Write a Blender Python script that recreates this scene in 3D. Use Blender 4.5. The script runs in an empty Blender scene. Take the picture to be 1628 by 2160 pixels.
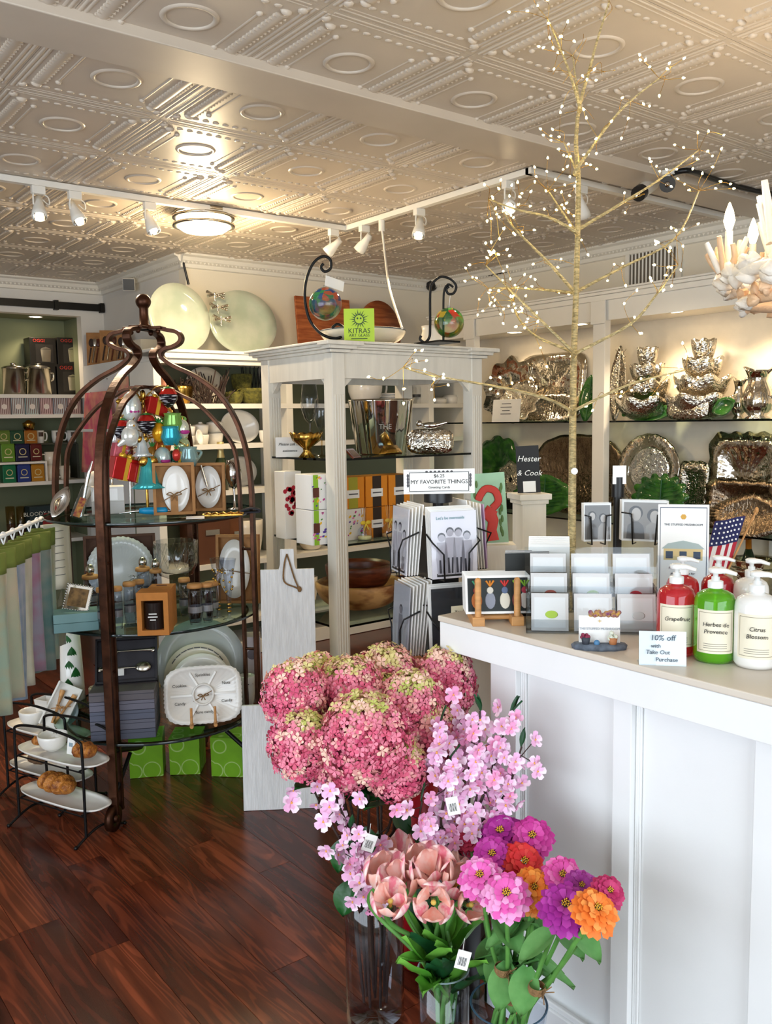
import bpy, bmesh, math, random
from mathutils import Matrix, Vector, Euler
random.seed(7)
sc = bpy.context.scene
COL = sc.collection
PI = math.pi
# ------------------------------------------------------------------ camera
IMW, IMH, FPX = 1628, 2160, 1850.95
CAMH, YAW, PITCH, ROLL = 1.58, 0.66158, 0.10404, -0.01533
_f = Vector((math.sin(YAW)*math.cos(PITCH), math.cos(YAW)*math.cos(PITCH), -math.sin(PITCH)))
_r0 = Vector((math.cos(YAW), -math.sin(YAW), 0)); _u0 = _r0.cross(_f)
_r = _r0*math.cos(ROLL)+_u0*math.sin(ROLL); _u = -_r0*math.sin(ROLL)+_u0*math.cos(ROLL)
CAMP = Vector((0, 0, CAMH))
cd = bpy.data.cameras.new('camera'); cam = bpy.data.objects.new('camera', cd); COL.objects.link(cam)
cd.sensor_fit = 'VERTICAL'; cd.sensor_height = 24.0; cd.lens = FPX*24.0/IMH; cd.clip_start = 0.05
cam.matrix_world = Matrix(((_r.x,_u.x,-_f.x,0),(_r.y,_u.y,-_f.y,0),(_r.z,_u.z,-_f.z,CAMH),(0,0,0,1)))
sc.camera = cam
FH = Vector((math.sin(YAW), math.cos(YAW), 0)); RH = Vector((math.cos(YAW), -math.sin(YAW), 0))
def ray(x, y): return _r*((x-IMW/2)/FPX) + _u*(-(y-IMH/2)/FPX) + _f
def P(x, y, z=None, X=None, Y=None, D=None):
    d = ray(x, y)
    if z is not None: t = (z-CAMH)/d.z
    elif X is not None: t = X/d.x
    elif Y is not None: t = Y/d.y
    else: t = D/d.dot(FH)
    return CAMP+d*t
def depth(p): return Vector((p[0],p[1],0)).dot(FH)
def mpp(p): return depth(p)/FPX*1.0      # metres per photo pixel at a point
FACE = math.atan2(RH.y, RH.x)            # z rotation whose local +X is picture-right, local -Y looks to the viewer
def face_at(p): # rotation so that local -Y points at the camera
    return math.atan2(p[1], p[0])-PI/2
# ------------------------------------------------------------------ world, lights, exposure
def lin(c):
    c = c/255.0
    return c/12.92 if c <= .04045 else ((c+.055)/1.055)**2.4
def hexc(h): return (lin(int(h[0:2],16)), lin(int(h[2:4],16)), lin(int(h[4:6],16)), 1)
w = bpy.data.worlds.new('world'); sc.world = w; w.use_nodes = True
w.node_tree.nodes['Background'].inputs[0].default_value = (0.80,0.90,1.0,1)
w.node_tree.nodes['Background'].inputs[1].default_value = 1.0
CEIL = 2.71
WX, WYB, WYL, WXJ = 4.88, 5.61, 7.15, 2.68     # right wall, back wall, deep left wall, jog wall
def area(name, loc, direction, sx, sy, power, col):
    l = bpy.data.lights.new(name, 'AREA'); l.shape = 'RECTANGLE'; l.size = sx; l.size_y = sy; l.energy = power; l.color = col
    o = bpy.data.objects.new(name, l); COL.objects.link(o); o.location = loc
    o.rotation_euler = Vector(direction).to_track_quat('-Z', 'Y').to_euler(); return o
def spot(name, loc, target, power, col=(1,.80,.56), size=1.6, rad=.03, blend=.6):
    l = bpy.data.lights.new(name, 'SPOT'); l.energy = power; l.color = col; l.spot_size = size; l.spot_blend = blend; l.shadow_soft_size = rad
    o = bpy.data.objects.new(name, l); COL.objects.link(o); o.location = loc
    o.rotation_euler = (Vector(target)-Vector(loc)).to_track_quat('-Z','Y').to_euler(); return o
def point(name, loc, power, col=(1,.78,.5), rad=.04):
    l = bpy.data.lights.new(name, 'POINT'); l.energy = power; l.color = col; l.shadow_soft_size = rad
    o = bpy.data.objects.new(name, l); COL.objects.link(o); o.location = loc; return o
DAY = (0.80,0.90,1.0)
area('daylight_front_window', (0.6,-1.93,1.45), (0,1,0), 3.6, 1.9, 50, DAY)       # shop windows behind the camera
area('daylight_side_window', (-2.12,1.2,1.45), (1,0.0,0), 3.6, 1.9, 52, DAY)
sc.view_settings.view_transform = 'Standard'; sc.view_settings.look = 'None'
sc.view_settings.exposure = 0.72; sc.view_settings.gamma = 1.0; sc.view_settings.use_curve_mapping = False
# ------------------------------------------------------------------ materials
MATS = {}
def nodes(m): 
    nt = m.node_tree; return nt, nt.nodes['Principled BSDF']
def mat(name, h, rough=.5, metal=0., var=.08, scale=14., bump=0., bscale=None, trans=0., ior=1.45, emit=None, es=0., coat=0., stretch=None, h2=None, alpha=1., sheen=0., sss=0., detail=3., lo=.35, hi=.65, spec=.5):
    m = bpy.data.materials.new(name); m.use_nodes = True; nt, b = nodes(m)
    L = nt.links; c = hexc(h)
    tc = nt.nodes.new('ShaderNodeTexCoord'); mp = nt.nodes.new('ShaderNodeMapping'); L.new(tc.outputs['Object'], mp.inputs[0])
    if stretch: mp.inputs['Scale'].default_value = stretch
    nz = nt.nodes.new('ShaderNodeTexNoise'); nz.inputs['Scale'].default_value = scale; nz.inputs['Detail'].default_value = detail
    L.new(mp.outputs[0], nz.inputs['Vector'])
    rp = nt.nodes.new('ShaderNodeValToRGB'); e = rp.color_ramp.elements
    c2 = hexc(h2) if h2 else tuple(min(1,v*(1+var)) for v in c[:3])+(1,)
    c1 = c if h2 else tuple(v*(1-var) for v in c[:3])+(1,)
    e[0].position = lo; e[1].position = hi; e[0].color = c1; e[1].color = c2
    L.new(nz.outputs['Fac'], rp.inputs[0]); L.new(rp.outputs[0], b.inputs['Base Color'])
    b.inputs['Roughness'].default_value = rough; b.inputs['Metallic'].default_value = metal
    b.inputs['Transmission Weight'].default_value = trans; b.inputs['IOR'].default_value = ior
    b.inputs['Coat Weight'].default_value = coat; b.inputs['Coat Roughness'].default_value = .08
    b.inputs['Alpha'].default_value = alpha; b.inputs['Sheen Weight'].default_value = sheen; b.inputs['Specular IOR Level'].default_value = spec
    if sss: b.inputs['Subsurface Weight'].default_value = sss; b.inputs['Subsurface Radius'].default_value = (.01,.006,.004)
    if emit: b.inputs['Emission Color'].default_value = hexc(emit); b.inputs['Emission Strength'].default_value = es
    if bump:
        bp = nt.nodes.new('ShaderNodeBump'); bp.inputs['Strength'].default_value = bump; bp.inputs['Distance'].default_value = .01
        n2 = nt.nodes.new('ShaderNodeTexNoise'); n2.inputs['Scale'].default_value = bscale or scale*3; n2.inputs['Detail'].default_value = 2
        L.new(mp.outputs[0], n2.inputs['Vector']); L.new(n2.outputs['Fac'], bp.inputs['Height']); L.new(bp.outputs[0], b.inputs['Normal'])
    MATS[name] = m; return m
def thin_glass(name, tint, refl=1.0, rough=.0, ior=1.45):
    m = bpy.data.materials.new(name); m.use_nodes = True; nt = m.node_tree; nt.nodes.clear(); L = nt.links
    o = nt.nodes.new('ShaderNodeOutputMaterial'); mx = nt.nodes.new('ShaderNodeMixShader'); t = nt.nodes.new('ShaderNodeBsdfTransparent'); g = nt.nodes.new('ShaderNodeBsdfGlossy')
    fr = nt.nodes.new('ShaderNodeFresnel'); fr.inputs[0].default_value = ior; ml = nt.nodes.new('ShaderNodeMath'); ml.operation = 'MULTIPLY'; ml.inputs[1].default_value = refl
    t.inputs[0].default_value = hexc(tint); g.inputs['Roughness'].default_value = rough
    nz = nt.nodes.new('ShaderNodeTexNoise'); nz.inputs['Scale'].default_value = 6; mr = nt.nodes.new('ShaderNodeMapRange'); mr.inputs[3].default_value = max(rough,.0); mr.inputs[4].default_value = rough+.03
    L.new(nz.outputs['Fac'], mr.inputs[0]); L.new(mr.outputs[0], g.inputs['Roughness'])
    gm = nt.nodes.new('ShaderNodeNewGeometry'); sb = nt.nodes.new('ShaderNodeMath'); sb.operation = 'SUBTRACT'; sb.inputs[0].default_value = 1.0; L.new(gm.outputs['Backfacing'], sb.inputs[1]); m3 = nt.nodes.new('ShaderNodeMath'); m3.operation = 'MULTIPLY'; m3.use_clamp = True
    L.new(fr.outputs[0], ml.inputs[0]); L.new(ml.outputs[0], m3.inputs[0]); L.new(sb.outputs[0], m3.inputs[1]); L.new(m3.outputs[0], mx.inputs[0]); L.new(t.outputs[0], mx.inputs[1]); L.new(g.outputs[0], mx.inputs[2]); L.new(mx.outputs[0], o.inputs[0])
    MATS[name] = m; return m
def M(n): return MATS[n]
def plain(h, rough=.5, **k):     # colour on demand
    n = 'c_%s_%d' % (h, int(rough*100)) + ''.join('%s%s' % kv for kv in sorted(k.items()))
    k.setdefault('var',.025); return MATS.get(n) or mat(n, h, rough, **k)
mat('wall', 'E4DCCB', .85, var=.02, scale=3, bump=.05, bscale=120)
mat('wall_cool', 'DDDAD4', .85, var=.02, scale=3, bump=.05, bscale=120)
mat('ceil', 'C9BCAB', .36, var=.03, scale=4, bump=.03, bscale=30)
mat('trim', 'E6E2D8', .45, var=.02, scale=5)
mat('white_paint', 'F1F2F1', .42, var=.015, scale=5, bump=.03, bscale=90)
mat('cab_paint', 'E6E0D2', .5, var=.05, scale=9, bump=.06, bscale=60, stretch=(3,3,.4))
mat('counter_top', 'D9CFC0', .3, var=.03, scale=4)
mat('green_wall', '6E7560', .8, var=.05, scale=3)
mat('niche_green', '757B5F', .8, var=.05, scale=3)
mat('bronze', '4A2C1C', .38, metal=.75, var=.35, scale=18, bump=.08)
mat('black_metal', '0C0C0D', .42, metal=.3, var=.2)
mat('black_plastic', '121214', .35, var=.2)
mat('chrome', 'D8D6D2', .08, metal=1., var=.04)
mat('steel', 'C9C3B6', .22, metal=1., var=.05)
mat('silver', 'D2CABB', .09, metal=1., var=.12, scale=10, bump=.5, bscale=22)
mat('silver_fine', 'CFC8BA', .11, metal=1., var=.1, scale=20, bump=.8, bscale=60)
mat('bronze_tray', '8E7C68', .24, metal=1., var=.25, scale=30, bump=.6, bscale=70, stretch=(1,1,.4))
mat('gold', 'C79E4C', .22, metal=1., var=.2, scale=30)
mat('gold_wrap', 'CDBD8E', .34, metal=.7, var=.35, scale=60, bump=.6, bscale=160, stretch=(1,1,4))
mat('ceramic', 'F0EDE6', .16, var=.015, scale=8, coat=.3)
mat('ceramic_cream', 'E9DFCC', .2, var=.03, scale=8, coat=.3)
mat('ceramic_grey', 'CFD3D0', .2, var=.03, scale=8, coat=.3)
mat('wood_lt', 'C58F55', .5, var=.2, scale=8, stretch=(1,1,8), bump=.05)
mat('wood_orange', 'B5683A', .45, h2='8C4524', scale=7, stretch=(1,8,8), bump=.05)
mat('wood_bowl', '7A3C22', .32, h2='4C2213', scale=9, stretch=(1,1,6), bump=.04)
mat('wood_bowl_lt', 'D6A66C', .36, h2='8A552E', scale=7, stretch=(1,1,2), lo=.48, hi=.62)
mat('board_white', 'E6E7E7', .6, var=.07, scale=14, bump=.35, bscale=26, stretch=(6,1,.7))
mat('kraft', 'A87848', .75, var=.08, scale=40)
mat('kraft_orange', 'B9752F', .7, var=.06, scale=40)
mat('twine', '8D6B45', .9, var=.25, scale=80, bump=.5)
mat('paper', 'F4F3EF', .6, var=.015, scale=10)
mat('ink', '1D1C1C', .6, var=.1)
mat('ink_soft', '5A5A5E', .6, var=.1)
mat('bread', 'C07A30', .5, h2='6E3410', scale=45, bump=.7, bscale=90, lo=.4, hi=.7)
mat('leaf_dark', '1F5A26', .3, var=.3, scale=12, bump=.15)
mat('leaf_plate', '1B4A1C', .14, h2='386F24', scale=16, bump=.4, bscale=30, coat=.6)
mat('leaf_tulip', '4E9A2C', .4, h2='7CBE4A', scale=10)
mat('leaf_tulip_dark', '1C4F2B', .4, var=.2, scale=10)
mat('leaf_zinnia', '4F8A43', .6, h2='6FA45C', scale=18, bump=.1)
mat('stem_green', '5E9645', .5, var=.15, scale=20)
mat('stem_dark', '3C2C25', .7, var=.2, scale=30)
mat('sage_glass', 'C6D3BE', .06, h2='E3E8D8', scale=5, coat=.5, trans=.25, detail=5)
thin_glass('glass', 'FFFFFF'); thin_glass('glass_shelf', 'DDEBE4', .9); thin_glass('glass_green_edge', '2F5146', .9); thin_glass('acrylic', 'F8FBFD', 1.4); thin_glass('glass_bluish', 'F2F5FA', 2.0); thin_glass('glass_amber', 'E9DDC0', 1.6)
thin_glass('cut_glass', 'F4F6F6', 3.2, .04); thin_glass('film', 'FAFBFC', 1.3, .05)
# floor wood
m = mat('floor_wood', '5A2314', .2, h2='2E0F09', scale=2.2, stretch=(9,.8,1), bump=.02, bscale=40, detail=6, lo=.38, hi=.72, coat=.0)
def plank_mats():
    out = []
    for i, (a, b_) in enumerate((('74351F','4A1E10'),('6A2C1A','40180D'),('803C23','582513'),('632B1B','42190D'),('884328','5E2A17'))):
        mm = mat('floor_plank_%d' % i, a, .24, h2=b_, scale=2.6, stretch=(8,.7,1), detail=7, lo=.36, hi=.66, bump=.03, bscale=30)
        nt = mm.node_tree; wv = nt.nodes.new('ShaderNodeTexNoise'); wv.inputs['Scale'].default_value = 1.5; wv.inputs['Distortion'].default_value = 1.6
        mp = nt.nodes.new('ShaderNodeMapping'); mp.inputs['Scale'].default_value = (4.5,.55,1); mp.inputs['Location'].default_value = (i*3.1,i*1.7,0)
        oi = nt.nodes.new('ShaderNodeObjectInfo'); ad = nt.nodes.new('ShaderNodeVectorMath'); ml = nt.nodes.new('ShaderNodeVectorMath'); ml.operation = 'SCALE'; ml.inputs['Scale'].default_value = 40.0
        tc = nt.nodes.new('ShaderNodeTexCoord'); L = nt.links
        cmb = nt.nodes.new('ShaderNodeCombineXYZ'); L.new(oi.outputs['Random'], cmb.inputs[0]); L.new(oi.outputs['Random'], cmb.inputs[1]); L.new(cmb.outputs[0], ml.inputs[0])
        L.new(tc.outputs['Object'], ad.inputs[0]); L.new(ml.outputs[0], ad.inputs[1]); L.new(ad.outputs[0], mp.inputs[0]); L.new(mp.outputs[0], wv.inputs['Vector'])
        sn = nt.nodes.new('ShaderNodeMath'); sn.operation = 'SINE'; mu = nt.nodes.new('ShaderNodeMath'); mu.operation = 'MULTIPLY'; mu.inputs[1].default_value = 46.0
        L.new(wv.outputs['Fac'], mu.inputs[0]); L.new(mu.outputs[0], sn.inputs[0])
        r2 = nt.nodes.new('ShaderNodeValToRGB'); r2.color_ramp.elements[0].position = .0; r2.color_ramp.elements[1].position = .75
        r2.color_ramp.elements[0].color = (.33,.30,.28,1); r2.color_ramp.elements[1].color = (1,1,1,1); L.new(sn.outputs[0], r2.inputs[0])
        mixn = nt.nodes.new('ShaderNodeMixRGB'); mixn.blend_type = 'MULTIPLY'; mixn.inputs[0].default_value = .62
        b = nt.nodes['Principled BSDF']; src = b.inputs['Base Color'].links[0].from_socket
        L.new(src, mixn.inputs[1]); L.new(r2.outputs[0], mixn.inputs[2]); L.new(mixn.outputs[0], b.inputs['Base Color'])
        # grain lookup of the base noise also shifts per plank
        nzm = [n for n in nt.nodes if n.type == 'MAPPING' and n is not mp][0]; L.new(ad.outputs[0], nzm.inputs[0])
        out.append(mm)
    return out
PLANKS = plank_mats()
# ------------------------------------------------------------------ mesh builder
class MB:
    def __init__(s, T=None): s.V=[]; s.F=[]; s.S=[]; s.I=[]; s.T=T or Matrix.Identity(4); s.mi=0
    def add(s, vs, fs, smooth=False, T=None):
        n=len(s.V); t = s.T @ T if T is not None else s.T
        s.V += [t @ Vector(v) for v in vs]; s.F += [tuple(i+n for i in f) for f in fs]; s.S += [smooth]*len(fs); s.I += [s.mi]*len(fs); return s
    def box(s, x0,x1,y0,y1,z0,z1, T=None):
        v=[(x,y,z) for z in (z0,z1) for y in (y0,y1) for x in (x0,x1)]
        return s.add(v,[(0,2,3,1),(4,5,7,6),(0,1,5,4),(2,6,7,3),(0,4,6,2),(1,3,7,5)],False,T)
    def cbox(s, c, sz, T=None): return s.box(c[0]-sz[0]/2,c[0]+sz[0]/2,c[1]-sz[1]/2,c[1]+sz[1]/2,c[2]-sz[2]/2,c[2]+sz[2]/2,T)
    def lathe(s, prof, n=24, T=None, fn=None, smooth=True, arc=2*PI):
        vs=[]; full = abs(arc-2*PI)<1e-6; k = n if full else n+1
        for (r,z) in prof:
            for i in range(k):
                a=arc*i/n; rr,zz = (fn(r,z,a) if fn else (r,z)); vs.append((rr*math.cos(a),rr*math.sin(a),zz))
        fs=[]
        for j in range(len(prof)-1):
            for i in range(n):
                a=j*k+i; b=j*k+(i+1)%k; fs.append((a,b,b+k,a+k))
        return s.add(vs,fs,smooth,T)
    def disc(s, r, z=0, n=24, T=None, fn=None):
        vs=[(0,0,z)]+[((fn(2*PI*i/n) if fn else r)*math.cos(2*PI*i/n),(fn(2*PI*i/n) if fn else r)*math.sin(2*PI*i/n),z) for i in range(n)]
        return s.add(vs,[(0,1+i,1+(i+1)%n) for i in range(n)],False,T)
    def cyl(s, r, z0, z1, n=16, T=None, r1=None):
        r1 = r if r1 is None else r1
        return s.lathe([(0.0001,z0),(r,z0)],n,T,smooth=False).lathe([(r,z0),(r1,z1)],n,T).lathe([(r1,z1),(0.0001,z1)],n,T,smooth=False)
    def sphere(s, c, r, n=12, m=8, sc_=(1,1,1), T=None):
        c=Vector(c); prof=[]; vs=[]
        for j in range(m+1):
            t=PI*j/m
            for i in range(n):
                a=2*PI*i/n; vs.append((c.x+r*sc_[0]*math.sin(t)*math.cos(a),c.y+r*sc_[1]*math.sin(t)*math.sin(a),c.z+r*sc_[2]*math.cos(t)))
        fs=[(j*n+i,(j+1)*n+i,(j+1)*n+(i+1)%n,j*n+(i+1)%n) for j in range(m) for i in range(n)]
        return s.add(vs,fs,True,T)
    def tube(s, pts, r, n=8, T=None, sec=None, closed=False, up=None, smooth=True):
        pts=[Vector(p) for p in pts]; N=len(pts); rs = r if isinstance(r,(list,tuple)) else [r]*N
        sec = sec or [(math.cos(2*PI*i/n),math.sin(2*PI*i/n)) for i in range(n)]; k=len(sec)
        tg=[]
        for i in range(N):
            a=pts[i-1] if (i>0 or closed) else pts[0]; b=pts[(i+1)%N] if (i<N-1 or closed) else pts[-1]
            d=(b-a); tg.append(d.normalized() if d.length>1e-9 else Vector((0,0,1)))
        nrm = Vector(up) if up else (Vector((0,0,1)) if abs(tg[0].z)<.9 else Vector((1,0,0)))
        vs=[]
        for i in range(N):
            t=tg[i]; nn=nrm-t*nrm.dot(t)
            if nn.length<1e-6: nn=t.orthogonal()
            nn.normalize(); bb=t.cross(nn)
            if not up: nrm=nn
            for (a,b) in sec: vs.append(pts[i]+(bb*a+nn*b)*rs[i])
        fs=[]
        for j in range(N if closed else N-1):
            for i in range(k):
                a=j*k+i; b=j*k+(i+1)%k; c=((j+1)%N)*k; fs.append((a,b,c+(i+1)%k,c+i))
        s.add(vs,fs,smooth,T)
        if not closed:
            s.add(vs[:k],[tuple(reversed(range(k)))],False,T); s.add(vs[-k:],[tuple(range(k))],False,T)
        return s
    def bar(s, a, b, w, h=None, T=None, up=(0,0,1)):   # straight rectangular bar
        h=h or w; return s.tube([a,b],1,sec=[(-w/2,-h/2),(w/2,-h/2),(w/2,h/2),(-w/2,h/2)],T=T,up=up,smooth=False)
    def prism(s, poly, z0, z1, T=None, smooth=False):
        n=len(poly); vs=[(x,y,z0) for x,y in poly]+[(x,y,z1) for x,y in poly]
        s.add(vs,[tuple(reversed(range(n))),tuple(range(n,2*n))],False,T)
        return s.add(vs,[(i,(i+1)%n,n+(i+1)%n,n+i) for i in range(n)],smooth,T)
    def grid(s, fn, nu, nv, T=None, smooth=True):
        vs=[fn(i/nu,j/nv) for j in range(nv+1) for i in range(nu+1)]
        return s.add(vs,[(j*(nu+1)+i,j*(nu+1)+i+1,(j+1)*(nu+1)+i+1,(j+1)*(nu+1)+i) for j in range(nv) for i in range(nu)],smooth,T)
    def slab(s, fn, nu, nv, th, T=None, smooth=True):   # a sheet with thickness th along +y local (fn gives front)
        top=[Vector(fn(i/nu,j/nv)) for j in range(nv+1) for i in range(nu+1)]; n=len(top)
        th = Vector(th) if isinstance(th,(tuple,Vector)) else Vector((0,th,0))
        vs=top+[v+th for v in top]; w_=nu+1
        fs=[(j*w_+i,j*w_+i+1,(j+1)*w_+i+1,(j+1)*w_+i) for j in range(nv) for i in range(nu)]
        fs+=[tuple(reversed([n+k for k in f])) for f in fs]
        for i in range(nu): fs.append((i+1,i,n+i,n+i+1)); a=nv*w_+i; fs.append((a,a+1,n+a+1,n+a))
        for j in range(nv): a=j*w_; fs.append((a,a+w_,n+a+w_,n+a)); b=a+nu; fs.append((b+w_,b,n+b,n+b+w_))
        return s.add(vs,fs,smooth,T)
    def data(s, name, mats):
        me=bpy.data.meshes.new(name); me.from_pydata(s.V,[],s.F); mats = mats if isinstance(mats,(list,tuple)) else [mats]
        for mm in mats: me.materials.append(M(mm) if isinstance(mm,str) else mm)
        me.polygons.foreach_set('use_smooth',s.S); me.polygons.foreach_set('material_index',s.I)
        me.update(); return me
    def build(s, name, mats, parent=None, loc=(0,0,0), rot=(0,0,0), bev=0.):
        o=bpy.data.objects.new(name, s.data(name,mats)); COL.objects.link(o); o.parent=parent; o.location=loc; o.rotation_euler=rot
        if bev:
            b=o.modifiers.new('bevel','BEVEL'); b.width=bev; b.segments=2; b.limit_method='ANGLE'
        return o
def tag(o, label, cat, group=None):
    o['label']=label; o['category']=cat
    if group: o['group']=group
    return o
def thing(name, label, cat, loc=(0,0,0), rz=0, group=None, rot=None):
    o=bpy.data.objects.new(name,None); COL.objects.link(o); o.location=loc; o.rotation_euler=rot or (0,0,rz); o.empty_display_size=.05
    return tag(o,label,cat,group)
def struct(o): o['kind']='structure'; return o
def stuff(o): o['kind']='stuff'; return o
def inst(me, name, parent=None, loc=(0,0,0), rot=(0,0,0), scl=(1,1,1)):
    o=bpy.data.objects.new(name,me); COL.objects.link(o); o.parent=parent; o.location=loc; o.rotation_euler=rot; o.scale=scl; return o
def copy_tree(o, parent=None):
    c=o.copy(); COL.objects.link(c); c.parent=parent
    for ch in o.children: copy_tree(ch,c)
    return c
def RZ(a): return Matrix.Rotation(a,4,'Z')
def RX(a): return Matrix.Rotation(a,4,'X')
def RY(a): return Matrix.Rotation(a,4,'Y')
def TR(x,y,z): return Matrix.Translation((x,y,z))
_fc={}
def text(name, body, size, matn, parent, loc, rot=(PI/2,0,0), shear=0., align='CENTER', spacing=1., ext=.0004, bold=0.):
    cu=bpy.data.curves.new('txt','FONT'); cu.body=body; cu.size=size; cu.align_x=align; cu.align_y='CENTER'; cu.shear=shear; cu.space_character=spacing; cu.extrude=ext; cu.offset=bold; cu.resolution_u=2
    t=bpy.data.objects.new('txt',cu); COL.objects.link(t)
    bpy.context.view_layer.update()
    me=bpy.data.meshes.new_from_object(t.evaluated_get(bpy.context.evaluated_depsgraph_get()))
    bpy.data.objects.remove(t); bpy.data.curves.remove(cu)
    me.materials.clear(); me.materials.append(M(matn) if isinstance(matn,str) else matn)
    o=bpy.data.objects.new(name,me); COL.objects.link(o); o.parent=parent; o.location=loc; o.rotation_euler=rot; return o
ORD=['first','second','third','fourth','fifth','sixth','seventh','eighth','ninth','tenth','eleventh','twelfth','thirteenth','fourteenth','fifteenth']
def rrect(w,h,r,n=5):
    out=[]
    for (cx,cy,a0) in ((w/2-r,h/2-r,0),(-w/2+r,h/2-r,PI/2),(-w/2+r,-h/2+r,PI),(w/2-r,-h/2+r,1.5*PI)):
        for i in range(n+1): a=a0+PI/2*i/n; out.append((cx+r*math.cos(a),cy+r*math.sin(a)))
    return out
def bez(pts, n=24):   # Catmull-Rom through points
    pts=[Vector(p) for p in pts]; q=[pts[0]]+pts+[pts[-1]]; out=[]
    k=max(2,n//(len(pts)-1))
    for i in range(len(pts)-1):
        a,b,c,d=q[i],q[i+1],q[i+2],q[i+3]
        for j in range(k):
            t=j/k; out.append(.5*((2*b)+(c-a)*t+(2*a-5*b+4*c-d)*t*t+(3*b-a-3*c+d)*t**3))
    out.append(pts[-1]); return out

def scribble(t, w, h, matn, loc, rot=(0,0,0)):     # print too small to read in the photograph: a thin inked line
    return MB().box(-w/2,w/2,-.0004,.0004,-h/2,h/2).build('print_line',matn,t,loc,rot)
# ================================================================== the room
# ---- floor: planks along y
fl = struct(MB().box(-2.25,WX+.1,-2.05,WYL+.5,-.06,-.004).build('floor','floor_wood'))
PW, PLN = .128, 1.22
plank_me = [MB().box(0,PW-.0016,0,PLN-.0016,-.004,0).data('plank',mm) for mm in PLANKS]
short = {}
i = 0
x = -0.35
while x < 3.3:
    y = -0.2 - random.random()*PLN
    while y < 4.6:
        if y+PLN > .3 and not (y > 1.8 and x > 2.9) :
            inst(random.choice(plank_me),'plank',fl,(x,y,0))
        y += PLN
    x += PW
fl2 = MB()
# ---- ceiling slab and its pressed tiles
TS = .6096*.9; TX0 = 2.14397*TS-TS/2; TY0 = 5.32443*TS-TS/2
cl = struct(MB().box(-2.25,WX+.1,-2.05,WYL+.5,CEIL+.012,CEIL+.1).build('ceiling','ceil'))
def tile_mesh():
    t=TS; b=MB()
    b.box(-t/2+.001,t/2-.001,-t/2+.001,t/2-.001,.004,.012)
    half=lambda r,k=5:[(r*math.cos(PI+PI*i/k),r*math.sin(PI+PI*i/k)) for i in range(k+1)]
    def ridge(x0,y0,x1,y1,r,flat=1.,n=5):
        d=Vector((x1-x0,y1-y0,0)).normalized(); sd=Vector((-d.y,d.x,0)); vs=[]
        for (px,py) in ((x0,y0),(x1,y1)):
            for (a,c) in half(r,n): vs.append((px+sd.x*a,py+sd.y*a,.005+c*flat*.62))
        k=n+1
        b.add(vs,[(i,i+1,k+i+1,k+i) for i in range(n)],True); b.add(vs,[tuple(range(k)),tuple(reversed(range(k,2*k)))],False)
    for s in (-1,1):
        ridge(s*.475*t,-.46*t,s*.475*t,.46*t,.0065); ridge(s*.445*t,-.45*t,s*.445*t,.45*t,.0065)
        ridge(s*.365*t,-.31*t,s*.365*t,.31*t,.021,.75,6)           # big roll
        for k in range(-7,8): ridge(s*.365*t-.022,k*.04*t-.004,s*.365*t+.022,k*.04*t+.006,.0045,3.2,4)
        ridge(s*.265*t,-.24*t,s*.265*t,.24*t,.0055)
        for e in (-1,1):
            b.sphere((s*.265*t,e*.25*t,.004),.011,8,6,(1,1,.8)); b.sphere((s*.365*t,e*.345*t,.004),.018,8,6,(1.1,.6,.7)); b.sphere((s*.43*t,e*.40*t,.004),.016,8,6,(1,1,.6))
        ridge(-.43*t,s*.475*t,.43*t,s*.475*t,.005); ridge(-.43*t,s*.445*t,.43*t,s*.445*t,.004)
        for k in range(-4,5): b.sphere((k*.075*t,s*.375*t,.004),.011,8,6,(1.25,.9,.4))
    ring=[(.135*t+.009*math.cos(2*PI*i/6),.004+.006*math.sin(2*PI*i/6)) for i in range(7)]
    b.lathe(ring,32)
    return b.data('ceiling_tile','ceil')
tm = tile_mesh()
for i in range(-3,8):
    for j in range(-5,9):
        cx, cy = TX0+TS/2+i*TS, TY0+TS/2+j*TS
        if cx > WX+.3 or cy > WYL+.25: continue
        if cy > WYB+.2 and cx > WXJ+.2: continue
        if cx > WX-TS/2 or (cy > WYB-TS/2 and cx > WXJ-.2 and False): pass
        if math.hypot(cx,cy) < 1.1 or cy < .3: continue
        inst(tm,'ceiling_tile',cl,(cx,cy,CEIL))
# ---- walls
def wall(name,x0,x1,y0,y1,z0=0,z1=CEIL+.02,m='wall'): return struct(MB().box(x0,x1,y0,y1,z0,z1).build(name,m))
wall('wall_back',WXJ,WX+.1,WYB,WYB+.1)
wall('wall_right',WX,WX+.1,-2.05,WYB)
wall('wall_jog',WXJ,WXJ+.1,WYB+.1,WYL,m='wall_cool')
# deep left wall with the shelved niche
NX1 = P(172,700,Y=WYL).x; NX0 = NX1-2.05; NZ1 = P(100,663,Y=WYL).z; NZ0=.06; ND=.42
b=MB().box(-2.25,NX0,WYL,WYL+.1,0,CEIL+.02).box(NX1,WXJ+.1,WYL,WYL+.1,0,CEIL+.02).box(NX0,NX1,WYL,WYL+.1,NZ1,CEIL+.02).box(NX0,NX1,WYL,WYL+.1,0,NZ0)
struct(b.build('wall_left','wall_cool'))
b=MB().box(NX0,NX1,WYL+ND,WYL+ND+.05,NZ0,NZ1+.04); struct(b.build('wall_niche','niche_green'))
struct(MB().box(NX1,NX1+.05,WYL+.1,WYL+ND,NZ0,NZ1+.04).box(NX0-.05,NX0,WYL+.1,WYL+ND,NZ0,NZ1+.04).box(NX0,NX1,WYL+.1,WYL+ND,NZ1,NZ1+.04).box(NX0,NX1,WYL+.1,WYL+ND,NZ0-.03,NZ0).build('trim_1','niche_green'))
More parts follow.
